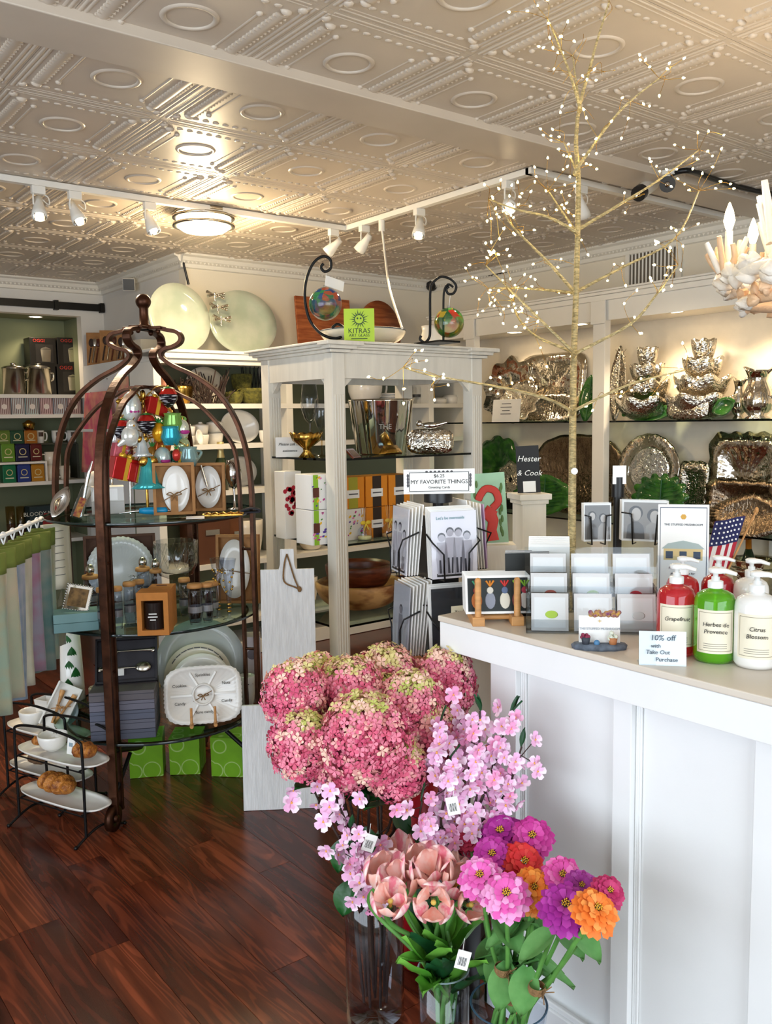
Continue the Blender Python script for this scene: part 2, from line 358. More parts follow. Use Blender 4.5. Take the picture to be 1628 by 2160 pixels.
# the street side behind the camera: two walls with wide window openings
b=MB().box(-2.25,WX+.1,-2.05,-1.97,0,.45).box(-2.25,WX+.1,-2.05,-1.97,2.45,CEIL+.02).box(2.5,WX+.1,-2.05,-1.97,.45,2.45).box(-2.25,-1.3,-2.05,-1.97,.45,2.45); struct(b.build('wall_front','wall'))
b=MB().box(-2.25,-2.17,-1.97,WYL,0,.45).box(-2.25,-2.17,-1.97,WYL,2.45,CEIL+.02).box(-2.25,-2.17,3.1,WYL,.45,2.45).box(-2.25,-2.17,-1.97,-.7,.45,2.45); struct(b.build('wall_side','wall'))
# ---- crown mouldings
prof=[(0,0),(.085,0),(.085,-.012),(.06,-.022),(.05,-.045),(.02,-.062),(.018,-.085),(0,-.09)]
def crown(n,a,b_,nrm):     # a,b along the wall at the ceiling, nrm into the room
    a=Vector(a);b_=Vector(b_);nrm=Vector(nrm); vs=[]
    for p in (a,b_):
        for (d,z) in prof: vs.append(p+nrm*d+Vector((0,0,z)))
    k=len(prof); mb=MB().add(vs,[(i,(i+1)%k,k+(i+1)%k,k+i) for i in range(k)]).add(vs,[tuple(range(k)),tuple(reversed(range(k,2*k)))])
    L=(b_-a).length; d=(b_-a).normalized()
    for i in range(int(L/.03)): 
        q=a+d*(i*.03+.015)+nrm*.043+Vector((0,0,-.05)); mb.add([q+d*.009,q-d*.009,q+Vector((0,0,.014))+nrm*.008,q-Vector((0,0,.014))-nrm*.004+nrm*.004],[(0,2,1),(0,1,3)])
    struct(mb.build('trim_%d'%n,'trim'))
crown(2,(WXJ-.04,WYB,CEIL+.004),(WX,WYB,CEIL+.004),(0,-1,0)); crown(3,(WX,WYB,CEIL+.004),(WX,1.2,CEIL+.004),(-1,0,0))
crown(4,(WXJ,WYL,CEIL+.004),(WXJ,WYB-.02,CEIL+.004),(-1,0,0)); crown(5,(NX0,WYL,CEIL+.004),(WXJ,WYL,CEIL+.004),(0,-1,0))
# ---- flat ceiling beam
struct(MB().box(-2.2,WX,2.51,2.735,CEIL-.028,CEIL+.012).build('trim_6','ceil',bev=.004))
# ---- niche shelves
def shelf_z(py,px=90): return P(px,py,Y=WYL+.02).z
NS=[shelf_z(832),shelf_z(874),shelf_z(1015),shelf_z(1140)]
for k,z in enumerate(NS):
    o=MB().box(NX0,NX1,WYL+.0,WYL+ND,z-.028,z).build('niche_shelf','trim'); 
    tag(o,'long white shelf in the green niche, %s from the top'%ORD[k],'shelf','white shelves of the green niche')
# dark sliding-door rail on the left wall
t=thing('door_rail','dark flat metal rail fixed high on the left wall above the niche','rail',P(20,640,Y=WYL-.03))
a=P(-60,627,Y=WYL-.03); e=P(226,655,Y=WYL-.03); zz=(a.z+e.z)/2
b=MB(TR(-t.location.x,-t.location.y,-t.location.z)).box(NX0-.1,e.x,WYL-.035,WYL-.02,zz-.028,zz+.028); b.build('rail','black_metal',t)
for px in (-10,118,214):
    q=P(px,643,Y=WYL-.03); b=MB(TR(-t.location.x,-t.location.y,-t.location.z)); b.cbox((q.x,WYL-.026,zz),(.03,.05,.075)); b.build('bracket','black_metal',t)
# recessed light in the niche top
def downlight(label, p, power=0, target=None, r=.045, up=None):
    t=thing('recessed_light',label,'light',p)
    MB().lathe([(r,0),(r*1.25,-.004),(r*1.3,0)],20).build('rim','trim',t); MB().disc(r,-.001,20).build('bulb',plain('FFF3DC',.4,emit='FFE9C4',es=14.),t)
    if power: 
        l=spot('downlight_lamp',(p[0],p[1],p[2]-.02),target or (p[0],p[1],0),power,(1,.78,.52),2.2,.04)
    return t
q=P(75,668,z=NZ1); downlight('recessed spotlight glowing in the top of the green niche',(q.x,WYL+.2,NZ1-.001),9)
# ---- flush ceiling lamp
LX,LY=P(430,478,z=CEIL-.08).xy
t=thing('ceiling_lamp','round flush ceiling lamp glowing warm with two metal bands','lamp',(LX,LY,CEIL))
MB().lathe([(.0001,0),(.155,0),(.155,-.02),(.15,-.02)],40).build('base_plate','steel',t)
MB().lathe([(.145,-.02),(.145,-.062),(.14,-.085),(.11,-.105),(.05,-.118),(.0001,-.121)],40).build('glass_shade',plain('FFF4DE',.4,emit='FFE3B0',es=9.),t)
for z in (-.028,-.07): MB().lathe([(.147,z),(.165,z),(.165,z-.012),(.147,z-.012)],40).build('band','steel',t)
point('ceiling_lamp_light',(LX,LY,CEIL-.24),20,(1,.78,.48),.1)
# ---- lighting track and its heads
TZ=CEIL-.0
ya=P(300,420,z=TZ-.02).y; c1=P(730,484,z=TZ-.02); c2=P(1120,363,z=TZ-.02); c3=P(1480,463,z=TZ-.02)
ty=(P(0,377,z=TZ-.02).y+c1.y)/2; tx=(c1.x+c2.x)/2; ty2=c2.y
t=thing('light_track','white ceiling light track running in a zigzag below the pressed tiles','track',(tx,ty,TZ))
T0=TR(-tx,-ty,-TZ)
MB(T0).box(-.9,tx+.018,ty-.018,ty+.018,TZ-.03,TZ-.003).build('rail','trim',t)
MB(T0).box(tx-.018,tx+.018,ty2,ty-.018,TZ-.03,TZ-.003).build('rail','trim',t)
MB(T0).box(tx-.018,WX-.2,ty2-.018,ty2+.018,TZ-.03,TZ-.003).build('rail','trim',t)
def head(label, px, on, aim, drop=.085, power=0):
    if on=='y': q=P(px[0],px[1],Y=ty); p=Vector((q.x,ty,TZ-.03))
    elif on=='x': q=P(px[0],px[1],X=tx); p=Vector((tx,q.y,TZ-.03))
    else: q=P(px[0],px[1],Y=ty2); p=Vector((q.x,ty2,TZ-.03))
    t=thing('track_light',label,'spotlight',p)
    MB().box(-.03,.03,-.016,.016,-.036,0).build('adapter','trim',t,bev=.003)
    MB().tube([(-.022,0,-.03),(-.024,0,-.05),(-.024,0,-drop)],.004,8).build('arm','trim',t)
    aimv=(Vector(aim)-p).normalized(); qt=aimv.to_track_quat('-Z','Y').to_matrix().to_4x4(); Th=TR(0,0,-drop-.01)@qt
    MB(Th).lathe([(.0001,.055),(.017,.055),(.02,.02),(.026,0),(.033,-.03),(.035,-.055),(.031,-.055)],16).build('lamp_body','trim',t)
    MB(Th).lathe([(.031,-.055),(.024,-.02),(.012,-.008),(.0001,-.006)],16).build('reflector','chrome',t)
    MB(Th).sphere((0,0,-.035),.017,10,8).build('bulb',plain('FFF6E0',.3,emit='FFE2B0',es=10.),t)
    MB().tube(bez([(.015,0,-.03),(.045,0,-.045),(.05,.01,-.075),(.02,.01,-drop+.03)],12),.003,6).build('cable','trim',t)
    if power: spot('track_lamp',p+Vector((0,0,-drop-.01))+aimv*.07,aim,power*2.1,(1,.81,.56),1.5,.03)
head('white track spotlight at the far left of the track',(80,398),'y',(1.0,3.2,.6),power=11)
head('second white track spotlight from the left',(157,406),'y',(1.9,3.2,.8),power=11)
head('white track spotlight just left of the round ceiling lamp',(315,432),'y',(2.2,3.4,.8),power=9)
head('white track spotlight at the track corner beside the ceiling lamp',(703,487),'y',(2.0,5.4,1.4),power=10)
head('small white track spotlight between the track corner and the hanging white cord',(768,478),'x',(2.6,5.3,1.3),power=8)
head('white track spotlight above the glass orbs right of the white cord',(884,446),'x',(2.4,3.1,1.2),power=11)
head('brightly lit track spotlight behind the twinkling tree',(1072,388),'x',(1.9,1.6,1.0),power=12)
head('white track spotlight just right of the gold tree trunk',(1226,400),'z',(4.3,3.0,1.2),power=9)
# white cord hanging from the track to the cabinet top
q=P(805,478,X=tx); e=P(848,692,D=4.05)
o=MB().tube(bez([(tx,q.y,TZ-.06),P(812,540,D=4.9),P(822,610,D=4.6),e],30),.006,8).tube([(tx,q.y,TZ-.03),(tx,q.y,TZ-.09)],.018,8).build('power_cord','trim')
tag(o,'white electric cord hanging from the ceiling track behind the lime sign','cord')
# ---- security cameras
def bullet(label,p,aim,m1='trim',m2='black_plastic'):
    t=thing('security_camera',label,'camera',p)
    d=(Vector(aim)-Vector(p)).normalized(); Q=d.to_track_quat('-Z','Y').to_matrix().to_4x4(); T=TR(0,0,-.055)@Q
    MB().cyl(.042,-.02,0,16).cyl(.014,-.05,-.02,10).build('mount',m1,t)
    MB(T).cyl(.034,-.05,.075,16).build('housing',m1,t); MB(T).cyl(.036,-.085,-.05,16).build('lens_ring',m2,t); MB(T).sphere((0,0,-.083),.014,10,6).build('lens','chrome',t)
q=P(1362,372,z=CEIL); q2=P(1408,362,z=CEIL)
bullet('white bullet camera with black lens hood aimed left under the ceiling',q,P(1255,450,D=depth(q)-.35))
bullet('camera next to it facing straight out with round black lens',q2,P(1390,430,D=1.0))
q=P(905,588,Y=WYB-.02); t=thing('security_camera','small black dome camera in the back corner by the crown moulding','camera',q)
MB().cyl(.04,-.02,.03,12).build('mount','black_plastic',t); MB().sphere((-.01,-.04,-.05),.052,12,8,(1,1,1.1)).build('housing','black_plastic',t)
q=P(272,600,X=WXJ-.06); t=thing('security_camera','white box camera on the wall left of the round glass platters','camera',q)
d=(P(252,612,D=4)-q).normalized(); Q=d.to_track_quat('-Z','Y').to_matrix().to_4x4()
MB(Q).box(-.045,.045,-.045,.045,-.10,.09).build('housing','trim',t,bev=.006); MB(Q).box(-.04,.04,-.04,.04,-.115,-.10).build('lens_face','black_plastic',t); MB().tube([(0,0,0),(.06,0,.05)],.02,8).build('mount','trim',t)
# wires
def wire(label, pts, r=.006, m='black_plastic', cat='cable', name='wall_cable'): return tag(MB().tube(bez(pts,40),r,6).build(name,m),label,cat)
wire('dark cable sagging from the corner camera along the left crown moulding',[P(290,585,X=WXJ-.02),P(330,568,X=WXJ-.02),P(383,545,X=WXJ-.02),P(388,560,Y=WYB-.02),P(398,600,Y=WYB-.02)],.008)
wire('long dark cable strung below the crown moulding above the silver shelves',[P(908,600,Y=WYB-.03),P(962,592,Y=WYB-.03),P(1010,585,X=WX-.02),P(1150,556,X=WX-.02),P(1300,522,X=WX-.02),P(1430,498,X=WX-.02),P(1500,478,X=WX-.02),P(1640,450,X=WX-.02)],.008)
wire('dark taped cable bundle crossing the ceiling to the white shell chandelier',[P(1395,375,z=CEIL-.012),P(1446,360,z=CEIL-.012),P(1500,376,z=CEIL-.012),P(1560,395,z=CEIL-.012),P(1640,412,z=CEIL-.012)],.013)
# ---- return air grille
a=P(1328,525,X=WX-.01); c=P(1428,600,X=WX-.01)
t=thing('air_grille','slatted air return grille in a cream frame on the right wall','vent',(WX,(a.y+c.y)/2,(a.z+c.z)/2))
hw=abs(a.y-c.y)/2; hh=abs(a.z-c.z)/2
MB().box(-.006,-.001,-hw,hw,-hh,hh).build('backing',plain('6B6256',.8),t)
MB().box(-.016,0,-hw-.03,-hw,-hh-.03,hh+.03).box(-.016,0,hw,hw+.03,-hh-.03,hh+.03).box(-.016,0,-hw,hw,hh,hh+.03).box(-.016,0,-hw,hw,-hh-.03,-hh).build('frame','trim',t)
sl=MB().box(-.014,-.004,-.005,.005,-hh,hh).data('slat',M('trim'))
for k in range(13): inst(sl,'slat',t,(0,-hw+(k+.5)*2*hw/13,0),(0,0,.5))
# ================================================================== furniture
# ---- white sales counter
CZ=1.055; CX=1.535; CY=1.752; CX1=2.42; CYN=-.9; BX=CX+.05; BY=CY-.15
t=thing('sales_counter','white panelled sales counter with a beige top in the foreground','counter',(BX,BY,0)); T0=TR(-BX,-BY,0)
MB(T0).box(CX,CX1,CYN,CY,CZ-.016,CZ).build('countertop','counter_top',t,bev=.003)
MB(T0).box(CX+.004,CX+.03,CYN,CY-.004,CZ-.092,CZ-.017).box(CX+.03,CX1,CY-.03,CY-.004,CZ-.092,CZ-.017).build('apron','white_paint',t,bev=.002)
MB(T0).box(BX+.022,CX1-.1,CYN,BY-.01,0,CZ-.017).build('body','white_paint',t)
def cy(px): return P(px,1700,X=BX).y
def stile(y0,y1): MB(T0).box(BX,BX+.022,y1,y0,.11,CZ-.093).build('stile','white_paint',t,bev=.002)
stile(BY,cy(1088)); stile(cy(1290),cy(1329)); stile(cy(1588),cy(1588)-.1); stile(cy(1588)-.62,cy(1588)-.72)
for px in (1090,1094,1098,1332,1336,1340,1582):
    y=cy(px); MB(T0).tube([(BX+.018,y,.11),(BX+.018,y,CZ-.093)],.0035,6).build('bead','white_paint',t)
MB(T0).box(BX-.014,BX+.03,CYN,BY+.014,0,.105).box(BX-.014,CX1-.1,BY-.0,BY+.014,0,.105).box(BX-.007,BX,CYN,BY+.007,.105,.12).build('baseboard','white_paint',t,bev=.003)
pil=MB(T0).box(BX+.022,CX1-.1,BY-.01,BY,.105,CZ-.093)
for k in range(6): pil.box(BX+.012+k*.016,BX+.020+k*.016,BY,BY+.006,.12,CZ-.10)
pil.build('pilaster','white_paint',t)
# ---- white display cabinet (open glass case) in the middle
C0=P(700,760,D=3.78); KX,KY=C0.x,C0.y; KW,KD=.885,.60
def kz(py,px=700): return P(px,py,D=3.78).z
Ktop=kz(719); Kc=kz(743); Ka=kz(797); Kb=kz(822); KS=[kz(969),kz(1152),kz(1326)]; Kbase=.16
t=thing('display_cabinet','tall cream wooden display cabinet with open sides and glass shelves','cabinet',(KX,KY,0)); CAB=t
pw=.066
post=MB()
for ox,oy in ((0,0),(KW-pw,0),(0,KD-pw),(KW-pw,KD-pw)):
    b=MB().box(ox,ox+pw,oy,oy+pw,0,Kc)
    for k in range(4):
        b.box(ox+.010+k*.0135,ox+.016+k*.0135,oy-.0035,oy,Kbase,Kb-.02)
    b.build('post','cab_paint',t,bev=.002)
def bracket(x,y,dx,dy):
    b=MB(); a=Vector((x,y,0)); d=Vector((dx,dy,0)); n=Vector((-dy,dx,0))*.02
    poly=[(0,Ka+.0),(0,Kb-.02),(.0,Kb-.02),(.05,Ka)]
    vs=[a+d*u+n*s+Vector((0,0,z)) for s in (-.5,.5) for (u,z) in ((0,Ka),(0,Kb),(.055,Ka))]
    b.add(vs,[(0,1,2),(5,4,3),(0,2,5,3),(1,4,5,2)]); b.build('corner_bracket','cab_paint',t)
bracket(pw,pw/2,1,0); bracket(KW-pw,pw/2,-1,0); bracket(pw/2,pw,0,1); bracket(pw/2,KD-pw,0,-1)
for bb in ((pw,KW-pw,.006,.03),(pw,KW-pw,KD-.03,KD-.006),(.006,.03,pw,KD-pw),(KW-.03,KW-.006,pw,KD-pw)): MB().box(*bb,Ka,Kc).build('rail','cab_paint',t)
hc=Ktop-Kc; b=MB()
for (d,z0,z1) in ((.012,Kc,Kc+hc*.3),(.03,Kc+hc*.3,Kc+hc*.5),(.042,Kc+hc*.5,Kc+hc*.78),(.058,Kc+hc*.78,Ktop)): b.box(-d,KW+d,-d,KD+d,z0,z1)
for ox in (0,KW-pw):
    for (d,z0,z1) in ((.03,Kc,Kc+hc*.3),(.05,Kc+hc*.3,Kc+hc*.6),(.072,Kc+hc*.6,Ktop-.001)): b.box(ox-d+.01,ox+pw+d-.01,-d+.01,.02,z0,z1)
b.build('cornice','cab_paint',t,bev=.003)
for z in KS:
    MB().box(.01,KW-.01,.012,KD-.012,z-.008,z).build('glass_shelf',['glass_shelf'],t)
    MB().box(.01,KW-.01,.010,.0125,z-.009,z+.0005).box(.008,.0105,.012,KD-.012,z-.009,z+.0005).build('shelf_edge','glass_green_edge',t)
MB().box(pw,KW-pw,.004,.03,0,Kbase).box(pw,KW-pw,KD-.03,KD-.004,0,Kbase).box(.004,.03,pw,KD-pw,0,Kbase).box(KW-.03,KW-.004,pw,KD-pw,0,Kbase).build('plinth','cab_paint',t)
MB().box(.03,KW-.03,.03,KD-.03,Kbase-.02,Kbase).build('bottom_board','cab_paint',t)
# ---- back bookcase
BYF=5.2; X0=P(322,760,Y=BYF).x; X1=P(985,760,Y=BYF).x
def bz(py,px=480): return P(px,py,Y=BYF).z
Bt=bz(741,480); Bc=bz(766,480); BS=[bz(852),bz(937),bz(1035),bz(1160,700),bz(1290,610)]
t=thing('bookcase','long cream bookcase with a sage green back along the back wall','bookcase',(X0,BYF,0)); T0=TR(-X0,-BYF,0)
MB(T0).box(X0,X1,WYB-.03,WYB-.012,.05,Bc).build('back_panel','green_wall',t)
MB(T0).box(X0-.02,X1+.02,BYF-.03,WYB-.012,Bt-.02,Bt).box(X0-.01,X1+.01,BYF-.02,BYF+.02,Bc+.02,Bt-.02).box(X0,X1,BYF,BYF+.02,Bc-.012,Bc+.02).box(X0,X1,BYF+.02,WYB-.012,Bc,Bc+.02).build('cornice','trim',t,bev=.004)
posts=[X0,P(606,900,Y=BYF).x,P(905,900,Y=BYF).x,X1-.05]
for x in posts:
    MB(T0).box(x,x+.05,BYF,WYB-.03,0,Bc).build('upright','trim',t,bev=.002)
for z in BS:
    MB(T0).box(X0+.05,X1-.05,BYF+.005,WYB-.03,z-.022,z).box(X0+.051,X1-.051,BYF-.003,BYF+.012,z-.03,z+.002).build('shelf','trim',t)
MB(T0).box(X0+.05,X1-.05,BYF+.02,WYB-.03,.0,.09).build('plinth','trim',t)
# ---- white side shelving on the jog wall
JX=WXJ-.25; 
def jz(py,px=205): return P(px,py,X=JX).z
J0=P(330,800,X=JX).y; J1=P(176,800,X=JX).y; JT=jz(772,180)
J0=max(J0,BYF+.43)
t=thing('side_shelving','white shelf unit end beside the niche with pegged panel','shelving',(JX,J0,0)); T0=TR(-JX,-J0,0)
MB(T0).box(JX,WXJ,J0,J1,JT-.03,JT).box(JX,JX+.02,J0,J1,.0,JT-.03).box(JX+.02,WXJ,J1-.02,J1,0,JT-.03).box(JX+.02,WXJ,J0,J0+.02,0,JT-.03).build('carcass','white_paint',t)
for py in (905,): MB(T0).box(JX-.06,JX,J0,J1-.05,jz(py)-.02,jz(py)).build('ledge','white_paint',t)
peg=MB().cyl(.005,-.003,0,8).data('peg_hole',plain('55504A',.7))
for r in range(6):
    for c_ in range(4): inst(peg,'peg_hole',t,(-.0005,.12+c_*(J1-J0-.2)/3.2,JT-.12-r*.09),(0,PI/2,0))
# ---- right built-in shelving
RF=4.47
def rz_(py,px=1275): return P(px,py,X=RF).z
Rt=rz_(612); Rm=rz_(634); Rv=rz_(676); RS=[rz_(888),P(1540,1131,X=RF).z]; RY1=5.15; RY0=1.0
t=thing('built_in_shelving','built-in cream wall shelving with glass shelves and lit valance on the right','shelving',(RF,RY1,0)); T0=TR(-RF,-RY1,0)
MB(T0).box(RF-.0,RF+.02,RY0,RY1,Rv,Rm).build('valance','trim',t)
MB(T0).box(RF-.05,WX-.004,RY0,RY1,Rt-.012,Rt).box(RF-.035,RF+.02,RY0,RY1,Rt-.03,Rt-.012).box(RF-.018,RF+.02,RY0,RY1,Rm,Rt-.03).build('cornice','trim',t,bev=.003)
MB(T0).box(RF+.02,WX-.004,RY0,RY1,Rv+.015,Rv+.03).build('soffit','trim',t)
MB(T0).box(WX-.02,WX-.004,RY0,RY1,.56,Rv+.015).build('back_panel',plain('E3D8C4',.7),t)
MB(T0).box(RF+.1,WX-.02,RY0,RY1,0,.56).build('base_cabinet','trim',t)
ys=[P(1277,800,X=RF).y,P(1003,800,X=RF).y-.0,P(1277,800,X=RF).y-1.55]
pwid=P(1252,800,X=RF).y-P(1277,800,X=RF).y
for y in ys:
    MB(T0).box(RF-.012,RF+.045,y,y+pwid,0,Rm).box(RF-.025,RF-.012,y-.01,y+pwid+.01,Rv-.02,Rm+.0).build('column','trim',t,bev=.003)
MB(T0).box(WX-.06,WX-.02,ys[0]-.95,ys[0]-.9,.56,Rv+.015).build('back_batten','trim',t)
for z in RS:
    MB(T0).box(RF+.05,WX-.022,RY0,RY1-.02,z-.009,z).build('glass_shelf','glass_shelf',t); MB(T0).box(RF+.048,RF+.0505,RY0,RY1-.02,z-.0095,z+.0005).build('shelf_edge','glass_green_edge',t)
for k,(px,py,pw_) in enumerate(((1085,701,14),(1222,684,0),(1418,657,20),(1602,632,20))):
    q=P(px,py,z=Rv+.014); nm=['left of the gold trunk','right behind the gold trunk','above the stacked silver flower bowls','below the shell chandelier'][k]
    downlight('recessed warm light in the right valance, %s'%nm,(max(q.x,RF+.09),q.y,Rv+.014),pw_,(RF+.22,q.y,.9),.05)
# ---- round bronze etagere
S=P(322,1100,D=3.74); SX,SY=S.x,S.y
foot=P(258,1735,z=0); A0=math.atan2(foot.y-SY,foot.x-SX); SR=.448
def sz(py,D): return P(300,py,D=D).z
SZ=[P(300,1104,D=3.29).z+.0,P(300,1340,D=3.29).z,P(300,1572,D=3.29).z]
t=thing('etagere','round bronze metal etagere with domed top, ball finial and glass shelves','display stand',(SX,SY,0)); ETA=t
zk=sz(760,3.74); zt=sz(690,3.74)
outer=[(SR,.06),(SR,.5),(SR,1.0),(SR,1.24),(SR*.99,1.36),(SR*.95,1.48),(SR*.86,1.60),(SR*.71,1.70),(SR*.50,zk-.075),(SR*.29,zk-.03),(.085,zk),(.07,zk+.022),(.085,zk+.042),(.125,zk+.052),(.155,zk+.068),(.163,zk+.09),(.145,zk+.112),(.1,zk+.122),(.06,zt-.006)]
inner=[(r-.052,z) for (r,z) in outer[:6]]+[(SR*.68,1.58),(SR*.5,1.66),(SR*.33,1.70),(.10,1.725),(.05,1.73)]
flat=[(-.017,-.008),(.017,-.008),(.017,.008),(-.017,.008)]; flat2=[(-.013,-.006),(.013,-.006),(.013,.006),(-.013,.006)]
for k in range(4):
    a=A0+k*PI/2; d=Vector((math.cos(a),math.sin(a),0)); sd=Vector((-d.y,d.x,0))
    po=bez([d*r+Vector((0,0,z)) for r,z in outer],72); pi=bez([d*r+Vector((0,0,z)) for r,z in inner],50)
    # outer rail
    def rail(pts,sec):
        b=MB(); vs=[]; N=len(pts)
        for i in range(N):
            tg=(pts[min(i+1,N-1)]-pts[max(i-1,0)]).normalized(); nn=tg.cross(sd)
            for (u,v) in sec: vs.append(pts[i]+sd*u+nn*v)
        kk=len(sec); b.add(vs,[(j*kk+i,j*kk+(i+1)%kk,(j+1)*kk+(i+1)%kk,(j+1)*kk+i) for j in range(N-1) for i in range(kk)]); b.add(vs[:kk],[(3,2,1,0)]); b.add(vs[-kk:],[(0,1,2,3)]); return b
    lg=rail(po,flat).build('leg','bronze',t,bev=.002); rail(pi,flat2).build('inner_leg','bronze',t,bev=.0015)
    for z in (.3,.62,1.05): MB().tube([d*(SR-.05)+Vector((0,0,z)),d*SR+Vector((0,0,z))],.006,8).build('spacer','bronze',lg)
    wc=d*(SR+.012)+Vector((0,0,.05)); MB(TR(*wc)@RZ(a+PI/2)@RY(PI/2)@RX(0)).lathe([(.018,-.012),(.05,-.012),(.05,.012),(.018,.012),(.018,-.012)],24).lathe([(.0001,-.02),(.014,-.02),(.014,.02),(.0001,.02)],12).build('caster_wheel','bronze',t)
    MB().tube([d*(SR-.02)+Vector((0,0,SZ[2]-.03)),d*(SR*.55)+Vector((0,0,SZ[2]-.09)),d*.2+Vector((0,0,SZ[2]-.10))],.011,6).build('brace','black_metal',t)
    MB().tube([d*(SR-.02)+Vector((0,0,.14)),d*(SR-.15)+Vector((0,0,SZ[2]-.09))],.009,6).build('strut','black_metal',t)
for z in (zt-.012,):
    MB(RZ(A0)).box(-.085,.085,-.03,.03,z,z+.012).box(-.03,.03,-.085,.085,z,z+.012).build('top_plate','bronze',t,bev=.002)
MB(RZ(A0)).box(-.075,.075,-.02,.02,1.728,1.74).box(-.02,.02,-.075,.075,1.728,1.74).build('inner_plate','bronze',t)
zf=zt; MB().lathe([(.03,zf),(.03,zf+.004),(.019,zf+.012),(.018,zf+.075),(.022,zf+.082)],20).sphere((0,0,zf+.105),.032,20,14).build('finial','bronze',t)
for k in range(4):
    a=A0+k*PI/2; MB(TR(.06*math.cos(a),.06*math.sin(a),zt-.02)).sphere((0,0,0),.011,8,6).build('nut','bronze',t)
SHR=.44
for i,z in enumerate(SZ):
    o=MB().lathe([(.0001,z),(SHR,z)],64,smooth=False).lathe([(SHR,z-.009),(.0001,z-.009)],64,smooth=False).build('glass_shelf','glass_shelf',t)
    MB().lathe([(SHR,z),(SHR+.0015,z-.0045),(SHR,z-.009)],64).build('shelf_edge',plain('1E2B2A',.08,spec=.8),t)
    MB().tube([((SHR-.05)*math.cos(2*PI*j/48),(SHR-.05)*math.sin(2*PI*j/48),z-.017) for j in range(48)],.006,6,closed=True).build('hoop','bronze',t)
# ================================================================== shared shapes for the goods
def fit(x0,x1,y0,y1,zb=None,X=None,Y=None,D=None):
    k=dict(X=X) if X is not None else (dict(Y=Y) if Y is not None else dict(D=D))
    q0=P(x0,y1,**k); q1=P(x1,y1,**k); tp=P((x0+x1)/2,y0,**k); c=(q0+q1)/2
    z=zb if zb is not None else c.z
    return Vector((c.x,c.y,z)), (q1-q0).xy.length, tp.z-z
def dish(mb, out, prof, n=48, T=None, th=.005):
    vs=[]; 
    for side in (0,1):
        for (s,y) in prof:
            for i in range(n):
                x,z=out(2*PI*i/n); vs.append((x*s,y+side*th,z*s))
    k=len(prof); fs=[]
    for j in range(k-1):
        for i in range(n):
            a=j*n+i; b=j*n+(i+1)%n; fs.append((a,b,b+n,a+n)); o=k*n; fs.append((o+a,o+a+n,o+b+n,o+b))
    for i in range(n): a=(k-1)*n+i; b=(k-1)*n+(i+1)%n; fs.append((a,b,b+k*n,a+k*n))
    fs.append(tuple(reversed(range(n)))); fs.append(tuple(range(k*n,k*n+n)))
    mb.add(vs,fs,True,T); return mb
def sup(w,h,e=2.,wave=0,nw=0,seed=0):
    def f(a):
        c,s=math.cos(a),math.sin(a); r=(abs(c)**e+abs(s)**e)**(-1/e)*(1+wave*math.sin(nw*a+seed)); return (w/2*r*c,h/2*r*s)
    return f
def leafout(w,h,ser=.03,ns=15):
    def f(a):
        c,s=math.cos(a),math.sin(a); k=1-abs(s)**2.2*.35; return (w/2*c*k*(1+ser*math.sin(ns*a)),h/2*s*(1+.04*abs(s)**8))
    return f
def monstera(w,h,lob=.10,nl=9):
    def f(a):
        r=1-lob*(.5+.5*math.cos(nl*a+.6))**2+.04*math.sin(3*a); return (w/2*r*math.cos(a),h/2*r*math.sin(a))
    return f
def stand_plate(name,label,cat,c,rz,w,h,m,out=None,tilt=.2,prof=((.02,.02),(.55,.02),(.7,.012),(1,0)),n=48,group=None,roll=0.,part='dish',lean=True):
    t=thing(name,label,cat,c,rz,group); T=RX(-tilt)@TR(0,0,h/2*(1 if not roll else 1.0))@RY(roll)
    dish(MB(),out or sup(w,h),prof,n,T).build(part,m,t); return t
def leaf_veins(t,w,h,tilt,roll=0.,m='leaf_dark'):
    T=RX(-tilt)@TR(0,0,h/2)@RY(roll); b=MB(T).tube([(0,.004,-h/2*.95),(0,.012,0),(0,.004,h/2*.95)],.004,6); b.build('midrib',m,t)
    b=MB(T)
    for k in range(-4,5):
        z=k*h*.095
        for s in (-1,1): b.tube([(0,.012,z),(s*w*.33,.008,z+h*.09)],.0022,5)
    stuff(b.build('veins',m,t))
def bowl(mb,r,h,th=.004,n=32,fn=None,T=None,foot=.5):
    pr=[(r*foot*.8,0),(r*foot,0),(r*foot,.004)]
    for i in range(1,9): a=i/8*PI/2; pr.append((r*foot+(r-r*foot)*math.sin(a),.004+(h-.004)*(1-math.cos(a))))
    inn=[(max(.0001,x-th),z+th*.6) for (x,z) in reversed(pr[2:])]+[(.0001,.004+th)]
    mb.lathe([(.0001,0)]+pr+inn,n,T,fn); return mb
def mug(name,label,c,rz,r,h,m,hand=1,logo=None,group=None):
    t=thing(name,label,'mug',c,rz,group)
    MB().lathe([(.0001,0),(r*.8,0),(r*.86,.004),(r,h*.5),(r,h),(r-.004,h),(r-.005,.008),(.0001,.008)],20).build('body',m,t)
    MB().tube(bez([(hand*r*.95,0,h*.82),(hand*r*1.5,0,h*.8),(hand*r*1.65,0,h*.5),(hand*r*1.4,0,h*.22),(hand*r*.92,0,h*.2)],16),.006,8).build('handle',m,t)
    if logo:
        b=MB().grid(lambda u,v:((r+.0007)*math.sin((u-.5)*1.1),-(r+.0007)*math.cos((u-.5)*1.1),h*(.52+.34*v)),6,1); b.build('print',plain('4A3428',.5),t)
        b=MB().grid(lambda u,v:((r+.0012)*math.sin((u-.5)*.9),-(r+.0012)*math.cos((u-.5)*.9),h*(.28+.24*v)),6,1); b.build('label',plain('E8E2D6',.5),t)
    return t
def carton(name,label,c,rz,w,d,h,m,cat='box',group=None,bev=.002):
    t=thing(name,label,cat,c,rz,group); MB().box(-w/2,w/2,-d/2,d/2,0,h).build('carton',m,t,bev=bev); return t
